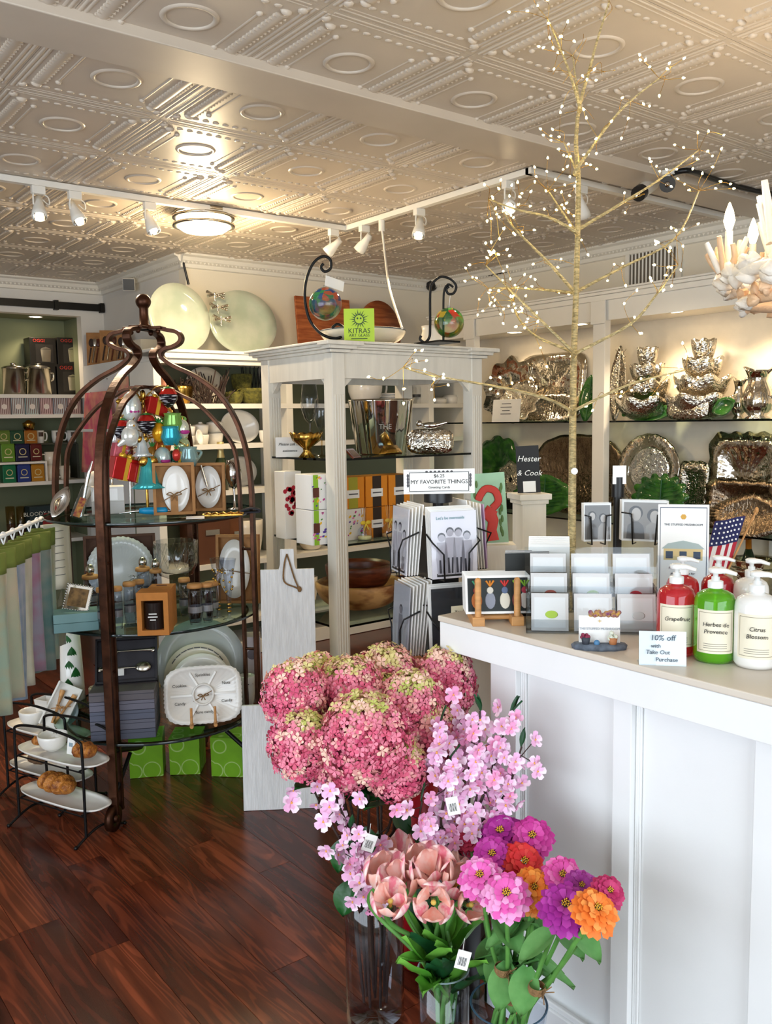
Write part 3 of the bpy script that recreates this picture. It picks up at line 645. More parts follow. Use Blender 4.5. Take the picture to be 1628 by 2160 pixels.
def decal(t,name,x0,x1,z0,z1,y,m):   # thin printed panel on a front face
    return MB().box(x0,x1,y-.0012,y-.0002,z0,z1).build(name,m,t)
# ================================================================== right wall shelving: silver and green leaf ware
R90=-PI/2
z1,z2=RS
def R(x0,x1,y0,y1,zb,off=.2): return fit(x0,x1,y0,y1,zb,X=RF+off)
wav=lambda k,s=0:(lambda r,z,a:(r*(1+.06*(z*9)*math.sin(k*a+s)),z+.012*min(1,r*6)*math.sin(k*a+s)*(z*8)))
c,W,H=R(1008,1118,752,890,z1,.25)
t=stand_plate('silver_sculpture_platter','crumpled ruffled silver platter at the left end of the upper glass shelf','platter',c,R90,W*.9,H,'silver',sup(W*.9,H,2.,.09,9),.18,((.02,.05),(.4,.04),(.7,.0),(.85,.03),(1,0)),n=72)
c,W,H=R(1040,1125,800,888,z1,.13); stand_plate('ruffled_silver_bowl','small ruffled silver bowl in front of the crumpled platter','bowl',c,R90,W,H,'silver_fine',sup(W,H,2.,.10,11),.3,((.02,.06),(.5,.05),(.8,.01),(1,0)),n=66)
c,W,H=R(1085,1225,742,890,z1,.3); t=stand_plate('rectangular_silver_tray','large rectangular silver tray propped behind the gold trunk','tray',c,R90,W,H,'silver',sup(W,H,6),.14,((.02,.012),(.62,.012),(.66,.0),(.9,.0),(1,.008)))
c,W,H=R(1084,1205,828,890,z1,.2); stand_plate('low_silver_tray','low oblong silver tray leaning below the large rectangular tray','tray',c,R90,W,H,'silver_fine',sup(W,H,4,.02,14),.35,((.02,.02),(.7,.02),(.8,0),(1,0)))
c,W,H=R(1037,1095,842,893,z1,.07); t=thing('notice_card','small white printed card at the left of the upper glass shelf','sign',c,R90); MB(RX(-.12)).box(-W/2,W/2,-.001,.001,0,H).build('card','paper',t)
for k,w_ in enumerate((.09,.11,.075,.1)): scribble(t,w_,.005,'ink_soft',(0,-.004+(H*.8-.024*k)*.12,H*.8-.024*k),(-.12,0,0))
c,W,H=R(1215,1252,790,888,z1,.2); t=stand_plate('leaf_dish','tall glossy green leaf dish beside the cream column','dish',c,R90,W,H,'leaf_plate',leafout(W,H,.02),.2); leaf_veins(t,W,H,.2)
c,W,H=R(1278,1312,730,888,z1,.22); t=stand_plate('silver_leaf_tray','tall narrow silver leaf tray right of the cream column','tray',c,R90,W,H,'silver_fine',leafout(W,H,.04),.12); leaf_veins(t,W,H,.12,m='silver')
def petal_stack(label,x0,x1,y0,y1,n,off):
    c,W,H=R(x0,x1,y0,y1,z1,off); t=thing('petal_bowl_stack',label,'bowls',c,R90); r=W/2; z=0; hs=H/(1+.62*(n-1))
    for k in range(n):
        rr=r*(1-.22*k); b=bowl(MB(),rr,hs*.86,.004,60,wav(7,k*.7),TR(0,0,z),.3); b.build('bowl','silver_fine',t); z+=hs*.66
    return t
petal_stack('stack of silver flower bowls beside the green leaf dishes',1312,1418,733,888,4,.2)
petal_stack('taller stack of silver flower bowls with a wide bottom bowl',1418,1548,716,885,4,.22)
c,W,H=R(1302,1375,806,888,z1,.1); t=stand_plate('leaf_dish','slanted green leaf dish leaning on the left silver bowl stack','dish',c,R90,W*.55,H*1.25,'leaf_plate',leafout(W*.55,H*1.25,.02),.25,roll=.7); leaf_veins(t,W*.55,H*1.25,.25,.7)
c,W,H=R(1296,1402,845,886,z1,.05); t=stand_plate('leaf_dish','long low green leaf dish lying in front of the silver bowls','dish',c,R90,H,W,'leaf_plate',leafout(H*1.1,W,.02),.5,roll=PI/2); t.location.z+=.0
for o in t.children: o.location=(0,-.0,-W/2+H*.62)
c,W,H=R(1404,1492,834,885,z1,.06); t=thing('pillow_plaque','rounded silver brand plaque standing below the taller bowl stack','plaque',c,R90)
dish(MB(),sup(W,H,3.5,.012,22),((.02,-.02),(.5,-.018),(.85,-.006),(1,0)),64,RX(-.1)@TR(0,0,H/2)).build('plaque','silver_fine',t); text('lettering','BEATRIZ BALL',.02,'ink_soft',t,(0,-.022,H*.62),(PI/2-.1,0,0))
c,W,H=R(1490,1550,842,884,z1,.06); t=stand_plate('leaf_dish','oval green leaf dish beside the silver pitcher','dish',c,R90,W*.62,H*1.2,'leaf_plate',leafout(W*.62,H*1.2,.02),.35,roll=1.1); t.location.z+=.01
def pitcher(label,x0,x1,y0,y1,zb,off):
    c,W,H=R(x0,x1,y0,y1,zb,off); r=W*.36; t=thing('silver_pitcher',label,'pitcher',c,R90)
    MB().lathe([(.0001,0),(r*.75,0),(r*.8,.006),(r*.55,.02),(r*.9,H*.2),(r,H*.36),(r*.85,H*.55),(r*.55,H*.75),(r*.62,H*.9),(r*.8,H*.97),(r*.76,H*.97),(r*.5,H*.75),(r*.9,H*.36),(.0001,.03)],40,fn=lambda rr,z,a:(rr*(1+.03*math.cos(14*a))*(1+.35*max(0,math.cos(a-PI))**6*max(0,z/H-.75)*4),z+.03*max(0,math.cos(a-PI))**4*max(0,z/H-.8)*5)).build('body','silver',t)
    MB().tube(bez([(r*.5,0,H*.88),(r*1.2,0,H*1.02),(r*1.55,0,H*.75),(r*1.3,0,H*.5),(r*.85,0,H*.42)],20),.009,8).build('handle','silver',t)
pitcher('tall silver pitcher with an open spout at the right end of the upper shelf',1556,1640,778,884,z1,.12)
pitcher('small silver creamer behind the tall pitcher',1538,1578,800,884,z1,.27)
# lower glass shelf
def lz(off): return z2
c,W,H=R(1003,1092,912,1132,z2,.3); Hm=H*.45
t=thing('monstera_platter','large glossy green monstera leaf platter at the left of the lower shelf','platter',(c.x,c.y,z2),R90); dish(MB(),monstera(W,W*1.05),((.02,.03),(.5,.025),(.8,.0),(1,.01)),90,TR(0,.0,H-W*.55)@RX(-.1)).build('dish','leaf_plate',t); MB().box(-.05,.05,.0,.02,0,H-W*.9).build('easel','black_metal',t)
c,W,H=R(1118,1310,914,1130,z2,.33); t=stand_plate('oblong_metal_platter','huge bronze toned oblong platter behind the gold trunk','platter',c,R90,W,H*.98,'bronze_tray',sup(W,H,2.6,.01,17),.08,((.02,.02),(.8,.02),(.9,.0),(1,0)),n=64); MB(RX(-.08)).box(-W*.46,W*.46,.0,.012,H*.5,H*.51).build('midrib','bronze_tray',t)
c,W,H=R(1045,1098,975,1130,z2,.2); t=thing('rose_bowl','crumpled silver rose dish beside the monstera platter','dish',c,R90); dish(MB(),sup(W*1.1,W*1.1,2,.07,8),((.02,.05),(.3,.0),(.5,.04),(.75,.0),(1,.02)),64,TR(0,0,H-W*.5)@RX(-.2)).build('dish','silver_fine',t); MB().box(-.04,.04,.03,.05,0,H-W*.4).build('easel','black_metal',t)
c,W,H=R(1300,1430,914,1132,z2,.26); Dm=W
t=thing('hammered_round_platter','round hammered silver platter with a wide dark rim','platter',c,R90); dish(MB(),sup(W,W,2.,.01,20),((.02,.02),(.6,.02),(.66,.012),(.97,0),(1,.004)),72,TR(0,0,H-W*.5)@RX(-.08)).build('dish','silver',t); MB().box(-.06,.06,.03,.05,0,H-W*.7).build('easel','black_metal',t)
dish(MB(),sup(W*.64,W*.64),((.02,.016),(.9,.016),(1,.016)),48,TR(0,-.003,H-W*.5)@RX(-.08),th=.002).build('well',mat('hammered','EDEFF2',.07,metal=1.,var=.03,bump=1.0,bscale=34),t)
c,W,H=R(1422,1485,972,1130,z2,.22); t=stand_plate('small_square_tray','small square wavy silver tray beside the round platter','tray',c,R90,W,H,'silver_fine',sup(W,H,7,.015,12),.1,((.02,.014),(.66,.014),(.74,0),(1,0)))
c,W,H=R(1486,1640,912,1132,z2,.32); t=stand_plate('wavy_tray','large wavy edged silver tray at the upper right of the lower shelf','tray',c,R90,W,H,'silver',sup(W,H,8,.03,18),.06,((.02,.02),(.6,.02),(.68,0),(1,0)),n=90)
c,W,H=R(1480,1640,1012,1131,z2,.2); t=stand_plate('wavy_tray','lower wavy edged silver tray in front of the large one','tray',c,R90,W,H,'bronze_tray',sup(W,H,8,.03,18),.12,((.02,.02),(.66,.02),(.74,0),(1,0)),n=90)
c,W,H=R(1325,1445,1008,1131,z2,.1); t=stand_plate('leaf_platter','jagged dark green leaf platter standing behind the spinner cards','platter',c,R90,W,H*1.1,'leaf_plate',monstera(W,H*1.15,.16,15),.15,n=120); leaf_veins(t,W*.9,H,.15)
c,W,H=R(1085,1200,1006,1131,z2,.1); t=stand_plate('leaf_platter','broad green leaf platter behind the gold trunk','platter',c,R90,W,H*1.05,'leaf_plate',leafout(W*1.1,H*1.05,.05,21),.15,n=100); leaf_veins(t,W*.9,H,.15)
c,W,H=R(1500,1645,1035,1131,z2,.05); t=stand_plate('palm_leaf_tray','long silver palm leaf tray beside the small flag','tray',c,R90,W*1.2,H*.9,'bronze_tray',leafout(W*1.2,H,.03,40),.3,n=120)
# champagne bucket under the lower shelf
q=P(1590,1250,X=RF+.2); t=thing('champagne_bucket','silver champagne bucket below the lower glass shelf at the right edge','bucket',(q.x,q.y,.56),R90)
MB().lathe([(.0001,0),(.10,0),(.13,.2),(.135,.21),(.125,.2),(.095,.01),(.0001,.01)],28).build('bucket','silver',t); MB().tube([(.135*math.cos(a/10*PI),-.135*math.sin(a/10*PI),.15) for a in range(11)],.006,6).build('handle','chrome',t)
q2=P(1583,1200,X=RF+.2); t=thing('champagne_bottle','dark champagne bottle with orange foil neck in the silver bucket','bottle',(q.x-.02,q.y+.02,.58),rot=(0,-.06,0)); b=MB().lathe([(.0001,0),(.042,0),(.042,.17),(.016,.25),(.015,.2501)],20); b.build('bottle',plain('23301F',.1),t); MB().lathe([(.017,.24),(.0165,.31),(.018,.312),(.018,.325),(.0001,.327)],16).build('foil',plain('B4711F',.35,metal=.6),t)
# ================================================================== back bookcase goods
BP=.18
def Bk(x0,x1,y0,y1,zb,off=BP): return fit(x0,x1,y0,y1,zb,Y=BYF+off)
s0,s1,s2,s3,s4=BS
def bk_bowl(name,label,x0,x1,y0,zb,m,off=BP,py=850,cat='bowl',foot=.5):
    c,W,H=Bk(x0,x1,y0,py,zb,off); t=thing(name,label,cat,c); bowl(MB(),W/2,H,.005,28,foot=foot).build('bowl',m,t); return t,W,H
def twigs(t,r,z,n=26,m='stem_dark',up=.07):
    b=MB()
    for k in range(n):
        a=random.random()*2*PI; q=r*random.random()**.5; a2=a+random.uniform(-1.4,1.4); p0=Vector((q*math.cos(a),q*math.sin(a),z)); p1=p0+Vector((r*.7*math.cos(a2),r*.7*math.sin(a2),random.uniform(.2,1)*up)); b.tube([p0,(p0+p1)/2+Vector((0,0,.015)),p1],.004,5)
    stuff(b.build('twigs',m,t))
t,W,H=bk_bowl('gold_bowl','gold toned bowl filled with dark twigs behind the etagere arch',358,406,815,s0,'gold'); twigs(t,W*.42,H*.85,40)
c,W,H=Bk(396,480,772,852,s0,.25); stand_plate('oval_platter','pale oval platter standing on the top bookcase shelf','platter',c,0,W,H,'ceramic_cream',sup(W,H),.15)
q=Bk(415,470,775,852,s0,.1); t=thing('twig_nest','tangle of dark twigs heaped in front of the pale oval platter','decoration',(q[0].x,q[0].y,s0)); twigs(t,q[1]*.55,.0,60,up=q[2]); MB().cyl(.03,0,.01,12).build('base','stem_dark',t)
for k,(a,b_,y,lab) in enumerate(((478,512,828,'small mossy green bowl on the top bookcase shelf, left of three'),(508,558,820,'wide mossy green bowl next to the cream cabinet post'),)):
    t,W,H=bk_bowl('moss_bowl',lab,a,b_,y,s0,mat('moss%d'%k,'75702F',.9,h2='4A4A22',scale=40,bump=.8),.12); twigs(t,W*.4,H*.8,14,'moss0',.02)
c,W,H=Bk(490,530,790,828,s0+.09,.26); t=thing('moss_bowl','mossy green bowl raised behind the other two','bowl',(c.x,c.y,s0)); bowl(MB(),W/2,H,.005,24,T=TR(0,0,.09)).build('bowl','moss0',t); MB().cyl(.03,0,.092,12).build('pedestal','stem_dark',t)
q,W,H=Bk(515,552,773,852,s0,.31); t=thing('wire_basket','dark wire basket at the right end of the top bookcase shelf','basket',q); b=MB()
for k in range(16): a=2*PI*k/16; b.tube([(W*.4*math.cos(a),W*.4*math.sin(a),0),(W*.55*math.cos(a+.5),W*.55*math.sin(a+.5),H)],.003,5)
stuff(b.build('wires','black_metal',t)); MB().tube([(W*.55*math.cos(2*PI*k/24),W*.55*math.sin(2*PI*k/24),H) for k in range(24)],.005,6,closed=True).build('rim','black_metal',t)
# second shelf: stacked lidded pots, tilted bowl
n=0
for k,(x0,x1,y0,nst) in enumerate(((388,412,896,2),(408,440,892,2),(438,470,886,2))):
    c,W,H=Bk(x0,x1,y0,936,s1,.14+.05*k)
    for j in range(nst):
        t=thing('white_pot','white stoneware pot, %s of the %s stack on the second bookcase shelf'%(['bottom','top'][j],['left','middle','right'][k]),'pot',(c.x,c.y,s1+j*H*.46)); r=W/2
        MB().lathe([(.0001,0),(r*.82,0),(r,H*.4),(r*.97,H*.45),(r*.9,H*.45),(r*.8,.01),(.0001,.01)],24).build('pot','ceramic',t)
        if j==1: MB().lathe([(r*.9,H*.45),(r*.4,H*.5),(.012,H*.52),(.014,H*.58),(.0001,H*.59)],24).build('lid','ceramic',t)
c,W,H=Bk(472,552,862,936,s1,.2); stand_plate('white_bowl','big white bowl tipped on its side on the second bookcase shelf','bowl',c,0,W,H,'ceramic',sup(W,H),.25,((.02,.09),(.35,.085),(.6,.06),(.85,.02),(1,0)),roll=0)
c,W,H=Bk(415,436,905,936,s1,.06); stand_plate('white_plate','small white saucer standing by the stacked pots','plate',c,.5,W,H,'ceramic',sup(W,H),.2)
c,W,H=Bk(548,568,908,936,s1,.12); t=thing('white_creamer','small white creamer at the right end of the second bookcase shelf','jug',c); bowl(MB(),W/2,H,.004,20).build('body','ceramic',t)
# third shelf
for k,(x0,x1,y0,lab) in enumerate(((436,474,985,'white bowl on the third bookcase shelf beside the champagne bottle'),(395,436,1000,'low white bowl behind the ornament tree'),(560,600,1005,'white bowl low behind the cream cabinet post'))):
    bk_bowl('white_bowl',lab,x0,x1,y0,s2,'ceramic',.15,1033)
c,W,H=Bk(478,545,962,1034,s2,.28); stand_plate('white_platter','white oval platter standing at the back of the third bookcase shelf','platter',c,0,W,H,'ceramic',sup(W,H),.15)
c,W,H=Bk(456,480,932,1034,s2,.08); t=thing('champagne_bottle','champagne bottle with pale gold foil on the third bookcase shelf','bottle',c); r=W*.55
MB().lathe([(.0001,0),(r,0),(r,H*.5),(r*.42,H*.74),(r*.4,H*.75)],20).build('glass_body',plain('2E3A20',.1),t); MB().lathe([(r*.6,H*.66),(r*.44,H*.78),(r*.42,H*.93),(r*.5,H*.935),(r*.5,H),(.0001,H)],18).build('foil',plain('D9C58A',.35,metal=.7),t)
# fourth, fifth shelves seen between etagere and through the cabinet
for k,(x0,x1,y0,zb,py,lab) in enumerate(((500,552,1096,s3,1150,'white bowl on the fourth bookcase shelf left of the cabinet'),(632,680,1120,s3,1160,'round white bowl behind the cabinet on the fourth bookcase shelf'),(600,632,1222,s4,1290,'small cream bowl on the fifth bookcase shelf'),(632,668,1216,s4,1290,'cream bowl behind the handled white board'))):
    bk_bowl('white_bowl',lab,x0,x1,y0,zb,'ceramic_cream',.13,py)
for k,(x0,x1) in enumerate(((732,764),(766,800),(802,834))):
    c,W,H=Bk(x0,x1,1182,1218,s4+.14,.12); c.z=s3-.36; 
    c=Vector((c.x,c.y,s4)); t=thing('lidded_jar','squat white lidded jar on the fifth bookcase shelf, %s of three'%['left','middle','right'][k],'jar',c); r=W/2
    MB().lathe([(.0001,0),(r*.7,0),(r,H*.5),(r*.95,H*1.2),(r*.75,H*1.5),(r*.7,H*1.5)],22).build('body','ceramic_cream',t); MB().lathe([(r*.78,H*1.5),(r*.8,H*1.6),(r*.3,H*1.8),(.0001,H*1.85)],22).build('lid','ceramic_cream',t)
c,W,H=Bk(395,470,1076,1148,s3,.15); t=carton('storage_box','brown leather-look box with metal handle on the fourth bookcase shelf',c,0,W,.22,H,plain('5A3520',.6)); MB().box(-.05,.05,-.116,-.11,H*.55,H*.65).build('handle','steel',t)
c,W,H=Bk(470,500,1086,1148,s3,.2); t=carton('storage_box','smaller brown box beside the handled box on the fourth bookcase shelf',c,0,W,.2,H,plain('6B4024',.6)); MB().box(-.02,.02,-.106,-.10,H*.55,H*.65).build('handle','steel',t)
# upper right bay: mugs, glasses, jars
c,W,H=Bk(740,800,800,852,s0,.1); t=thing('white_jug','large white jug on the top bookcase shelf seen over the ice bucket','jug',c); MB().lathe([(.0001,0),(W*.35,0),(W*.48,H*.5),(W*.5,H),(W*.46,H),(W*.4,.02),(.0001,.02)],28).build('body','ceramic',t); MB().tube(bez([(W*.46,0,H*.9),(W*.75,0,H*.8),(W*.7,0,H*.4),(W*.42,0,H*.3)],14),.009,8).build('handle','ceramic',t)
for k in range(4):
    c,W,H=Bk(802,834,815,852,s0,.12); t=thing('white_plate','white plate in the short stack beside the white jug, %s from the bottom'%ORD[k],'plate',(c.x,c.y,s0+k*.018)); bowl(MB(),W*.62,.026,.004,28).build('dish','ceramic',t)
for k in range(3):
    c,W,H=Bk(872+k*13,886+k*13,815,868,s0-.0,.12); t=thing('shot_glass','printed tall glass on the bookcase right of the ice bucket, %s of three'%['left','middle','right'][k],'glass',c); MB().lathe([(.0001,0),(W*.42,0),(W*.5,H),(W*.46,H),(W*.4,.008),(.0001,.008)],18).build('body','glass',t); MB().lathe([(W*.475,H*.4),(W*.482,H*.55)],18).build('print',plain('3B3A38',.5),t)
for k,(x0,x1,y0,lab) in enumerate(((909,938,838,'small white lidded jar with bow on the right bookcase bay'),(936,962,832,'white lidded jar against the cabinet post on the right bookcase bay'))):
    c,W,H=Bk(x0,x1,y0,868,s0,.12); t=thing('lidded_jar',lab,'jar',c); MB().lathe([(.0001,0),(W*.45,0),(W*.5,H*.7),(W*.42,H*.8)],20).build('body','ceramic',t); MB().lathe([(W*.46,H*.8),(W*.42,H*.9),(W*.1,H*.95),(.0001,H)],20).build('lid','ceramic',t)
# on top of the bookcase: glass platters, dragonflies, boards
def glassplate(label,x0,x1,y0,y1,off,tw):
    c,W,H=fit(x0,x1,y0,y1,Bt,Y=BYF+off); t=thing('glass_platter',label,'platter',c,tw); dish(MB(),sup(W,H),((.02,.05),(.4,.045),(.75,.025),(1,0)),64,RX(-.16)@TR(0,0,H/2),.008).build('platter','sage_glass',t); dish(MB(),sup(W*1.01,H*1.01),((.975,-.002),(1,-.002)),64,RX(-.16)@TR(0,0,H/2),.012) ; return t,W,H
glassplate('large swirled pale green glass platter on top of the bookcase, left one',320,452,592,722,.16,.05)
t,W,H=glassplate('swirled sage green glass platter with three silver dragonflies on its rim',448,590,608,736,.2,.0)
for k in range(3):
    q=Vector((-W*.47+.02*k,-.03,H*(.82-.17*k))); b=MB(TR(*q)); b.tube([(0,0,.03),(0,0,-.03)],.006,6)
    for (dx,dz) in ((.07,.02),(-.06,.025),(.065,-.008),(-.055,-.004)): b.tube([(0,0,.012),(dx,-.006,dz+.006)],[.004,.011],6)
    b.build('dragonfly','silver_fine',t)
# niche goods
NY=WYL
def N(x0,x1,y0,y1,zb,off=.1): return fit(x0,x1,y0,y1,zb,Y=NY+off)
n0,n1,n2,n3=NS
for k,(x0,x1) in enumerate(((5,56),(56,110))):
    c,W,H=N(x0,x1,766,829,n0,.1); r=W/2*.92; t=thing('stock_pot','%s of two polished steel lidded pots on the niche top shelf'%['left','right'][k],'pot',c)
    MB().lathe([(.0001,0),(r*.95,0),(r,.006),(r,H*.82),(r*1.03,H*.82)],28).build('body','steel',t); MB().lathe([(r*1.04,H*.82),(r*1.04,H*.86),(r*.8,H*.9),(.02,H*.93),(.018,H*.97),(.022,H),(.0001,H)],28).build('lid','steel',t)
    MB().tube(bez([(r,0,H*.7),(r*1.25,0,H*.68),(r*1.25,0,H*.5),(r,0,H*.45)],10),.008,6).build('handle','steel',t)
for j,(y0,y1) in enumerate(((763,829),(703,764))):
    for k,(x0,x1) in enumerate(((58,113),(116,170))):
        c,W,H=N(x0,x1,y0,y1,None,.3); c.z=n0+j*H*1.0; lab='black appliance box with a pot picture, %s %s of four in the niche'%(['lower','upper'][j],['left','right'][k])
        t=carton('appliance_box',lab,c,0,W,.16,H*.98,plain('15120F',.35)); decal(t,'frame_print',-W*.28,W*.38,H*.12,H*.75,-.08,plain('2A2623',.4)); 
        MB(TR(.02,-.083,H*.16)).grid(lambda u,v:(W*.2*(u-.5)*2*(.8+.2*v),-.002,H*.42*v),2,2).build('pot_print','steel',t); MB(TR(.02,-.083,H*.6)).grid(lambda u,v:(W*.2*(u-.5)*2*(1-v),-.002,H*.07*v),2,2).build('lid_print','steel',t); text('logo','OGGI',H*.16,plain('C2352C',.5),t,(-W*.15,-.082,H*.87))
for k in range(7):
    c,W,H=N(-8+29.5*k,19+29.5*k,838,871,n1,.08); 
    if c.x>NX1-.06: continue
    t=carton('soap_box','striped pale soap box in the narrow niche row, %s from left'%ORD[k],c,0,W,.11,H,plain(['C9B6B0','CDD3D0','BFCFCB','D3B5B5','C3C9CF','C9A9A4','CBB7B0'][k],.6),group='striped soap boxes in the niche row')
    for i in range(7): decal(t,'stripe',-W*.46+i*W*.142,-W*.40+i*W*.142,H*.04,H*.96,-.055,plain('6E4B45',.6))
    MB(TR(0,-.057,H*.45)@RX(PI/2)).disc(W*.22,0,16).build('medallion',plain('E1D6CC',.6),t)
def tin(label,x0,x1,y0,y1,zb,off,col):
    c,W,H=N(x0,x1,y0,y1,zb,off); t=carton('tea_tin',label,c,0,W,.09,H*.93,plain(col,.3,metal=.2),cat='tin'); MB().box(-W*.47,W*.47,-.042,.042,H*.93,H).build('lid',plain(col,.25,metal=.4),t); MB(TR(0,-.0465,H*.55)@RX(PI/2)).lathe([(W*.2,0),(W*.26,0)],20,smooth=False).build('emblem',plain('CDBE86',.5),t); decal(t,'label_band',-W*.33,W*.33,H*.22,H*.27,-.045,plain('D8D3B5',.5)); return t
rz0=P(40,975,Y=NY+.1).z
for k,(a,b_,col,nm) in enumerate(((-8,19,'5D7A2C','olive green'),(20,48,'1F4A33','dark green'),(49,76,'A86B22','amber'))): tin('%s tea tin in the upper row of the niche tins'%nm,a,b_,908,936,P(40,936,Y=NY+.25).z,.27,col)
for k,(a,b_,col,nm) in enumerate(((1,29,'5F8A2A','bright green'),(31,60,'17193F','navy'),(62,86,'5B1E1A','dark red'))): tin('%s tea tin in the middle row of the niche tins'%nm,a,b_,936,973,rz0+.008,.12,col)
for k,(a,b_,col,nm) in enumerate(((4,31,'0F6A44','emerald'),(35,62,'27397E','blue'),(64,91,'B07A1E','golden'))): tin('%s tea tin under the white riser in the niche'%nm,a,b_,979,1012,n2,.08,col)
t=thing('shelf_riser','small white riser shelf over the tea tins in the niche','shelf',(P(40,1012,Y=NY+.1).x,NY+.1,n2)); xr=P(94,1000,Y=NY+.1).x-t.location.x; MB().box(-.55,xr,-.08,.10,rz0-n2-.012,rz0-n2+.004).box(xr-.014,xr,-.08,.10,0,rz0-n2-.012).box(-.55,-.536,-.08,.10,0,rz0-n2-.012).build('riser','trim',t)
q=P(40,936,Y=NY+.25).z; t2=thing('shelf_riser','dark step riser behind the tea tins carrying the upper row and mugs','shelf',(t.location.x,NY+.3,n2)); xr2=P(166,930,Y=NY+.3).x-t2.location.x; MB().box(-.55,min(xr2,NX1-.02-t2.location.x),-.09,.09,q-n2-.012,q-n2).box(-.55,-.53,-.09,.09,0,q-n2-.012).box(.5,.52,-.09,.09,0,q-n2-.012).build('riser',plain('4A4B40',.7),t2)
for k,(a,b_,lab) in enumerate(((76,94,'left'),(110,134,'middle'),(142,164,'right'))):
    c,W,H=N(a,b_,908,936,q,.3); mug('mug','white mug with a brown acorn print, %s of three in the niche'%lab,c,0,W*.5,H,'ceramic',logo=1)
for k,(a,b_,y0,y1,lab) in enumerate(((95,121,982,1013,'cream handled cup at the bottom of the niche cup stack'),(94,120,954,983,'cream cup resting on top of the niche cup stack'),(118,140,955,985,'cream cup beside the stacked cups, further back in the niche'),(126,150,984,1013,'cream mug with its handle turned left on the niche shelf'))):
    c,W,H=N(a,b_,y0,y1,None,.1); c.z=n2 if y1>1000 else n2+ (H*1.06 if k==1 else .0)
    if k==2: c.y+=.12; c.z=n2; H*=1.9
    mug('cup',lab,c,0,W*.46,H,'ceramic_cream',hand=-1 if k!=1 else -1)
c,W,H=N(46,72,884,908,q+.11,.3); t=thing('tea_jar','rounded amber jar on top of the amber tea tin in the niche','jar',(c.x,NY+.27,P(60,908,Y=NY+.27).z)); bowl(MB(),W*.5,H*.7,.004,20).build('body','gold',t); MB().lathe([(W*.4,H*.7),(W*.2,H*.9),(.0001,H)],18).build('lid','gold',t)
c,W,H=N(62,112,1066,1128,n3,.08); t=carton('drink_mix_box','dark green BLOODY MARY box on the lowest visible niche shelf',c,.1,W*1.15,.12,H,plain('1E3034',.5)); text('lettering','BLOODY MARY',.045,plain('C9CBBF',.5),t,(0,-.062,H*.78)); MB(TR(.03,-.063,H*.35)).grid(lambda u,v:(.09*(u-.5)*(1-.4*v),-.001,.12*v),2,2).build('picture',plain('8C1C1C',.5),t)
for k in range(2):
    c,W,H=N(14+22*k,34+22*k,1068,1126,n3,.12); t=thing('tumbler','dim glass tumbler beside the dark green box, %s one'%['left','right'][k],'glass',c); MB().lathe([(.0001,0),(W*.45,0),(W*.5,H),(W*.46,H),(W*.4,.01),(.0001,.01)],18).build('body','glass_amber',t); MB().lathe([(.0001,.012),(W*.42,.012),(W*.44,H*.5),(.0001,H*.5)],18).build('filling',plain('4A3020',.6),t)
# side shelving goods: boxed wooden cutlery
def J(x0,x1,y0,y1): return fit(x0,x1,y0,y1,JT,X=JX+.1)
for k,(x0,x1,y0) in enumerate(((184,212,699),(212,247,694),(248,268,700))):
    c,W,H=J(x0,x1,y0,768); W=(x1-x0)*depth(c)/FPX*.95; t=thing('cutlery_box','%s of three kraft boxes of carved cutlery standing on the side shelving'%['left','middle','right'][k],'box',c,face_at(c)-.1); T=RX(-.14)
    MB(T).box(-W/2,W/2,0,.035,0,H).build('carton','kraft',t,bev=.002)
    for i in range(3):
        x=-W*.26+i*W*.26; b=MB(T).tube([(x-.01,-.004,H*.12),(x+.01,-.004,H*.55)],.006,6).sphere((x+.013,-.004,H*.7),.02,10,8,(1,.35,1.7)); b.build('utensil',['stem_dark','steel','wood_bowl'][i],t)
t=carton('gift_box','flat cream gift box lying behind the etagere finial on the side shelving',J(285,335,735,768)[0],R90,.3,.2,.12,plain('DCD0BA',.6)); t.location.y=max(t.location.y,J0+.16)
# ================================================================== display cabinet goods
def fz(x0,x1,y0,yb,z):
    c=P((x0+x1)/2,yb,z=z); s=c.xy.dot(FH.xy)/FPX; return c,(x1-x0)*s,(yb-y0)*s*1.02
k0,k1,k2=KS
def goblet(name,label,c,r,h,mglass,mstem=None,cat='glass',stemh=.45):
    t=thing(name,label,cat,c); z=h*stemh
    MB().lathe([(.0001,0),(r*.85,0),(r*.8,.003),(.006,.008),(.004,z*.5),(.006,z)],20).build('stem',mstem or mglass,t)
    MB().lathe([(.006,z),(r*.6,z+h*.06),(r,z+h*.22),(r*.98,z+h*.35),(r*.8,h),(r*.78,h),(r*.96,z+h*.35),(r*.55,z+h*.08),(.0001,z+.01)],24).build('bowl',mglass,t); return t
c,W,H=fz(637,674,815,960,k0); goblet('wine_glass','tall wine glass with amber stem left of the cabinet post',c,W*.5,H,'glass_bluish','glass_amber')
c,W,H=fz(664,694,846,962,k0); goblet('wine_glass','shorter wine glass half hidden by the cabinet post',c,W*.5,H,'glass_bluish','glass_amber')
c,W,H=fz(612,682,915,965,k0); t=thing('gold_compote','ornate gold pierced compote bowl behind the assistance card','bowl',c); MB().lathe([(.0001,0),(W*.25,0),(W*.1,H*.25),(W*.12,H*.4),(W*.42,H*.7),(W*.5,H),(W*.47,H),(W*.1,H*.5),(.0001,H*.5)],36,fn=lambda r,z,a:(r*(1+.05*math.sin(12*a)),z+.006*math.sin(12*a)*(z/H))).build('bowl','gold',t)
c,W,H=fz(735,874,846,957,k0); t=thing('ice_bucket','large polished silver ice bucket with engraved letters in the cabinet','bucket',c,face_at(c)); r=W/2
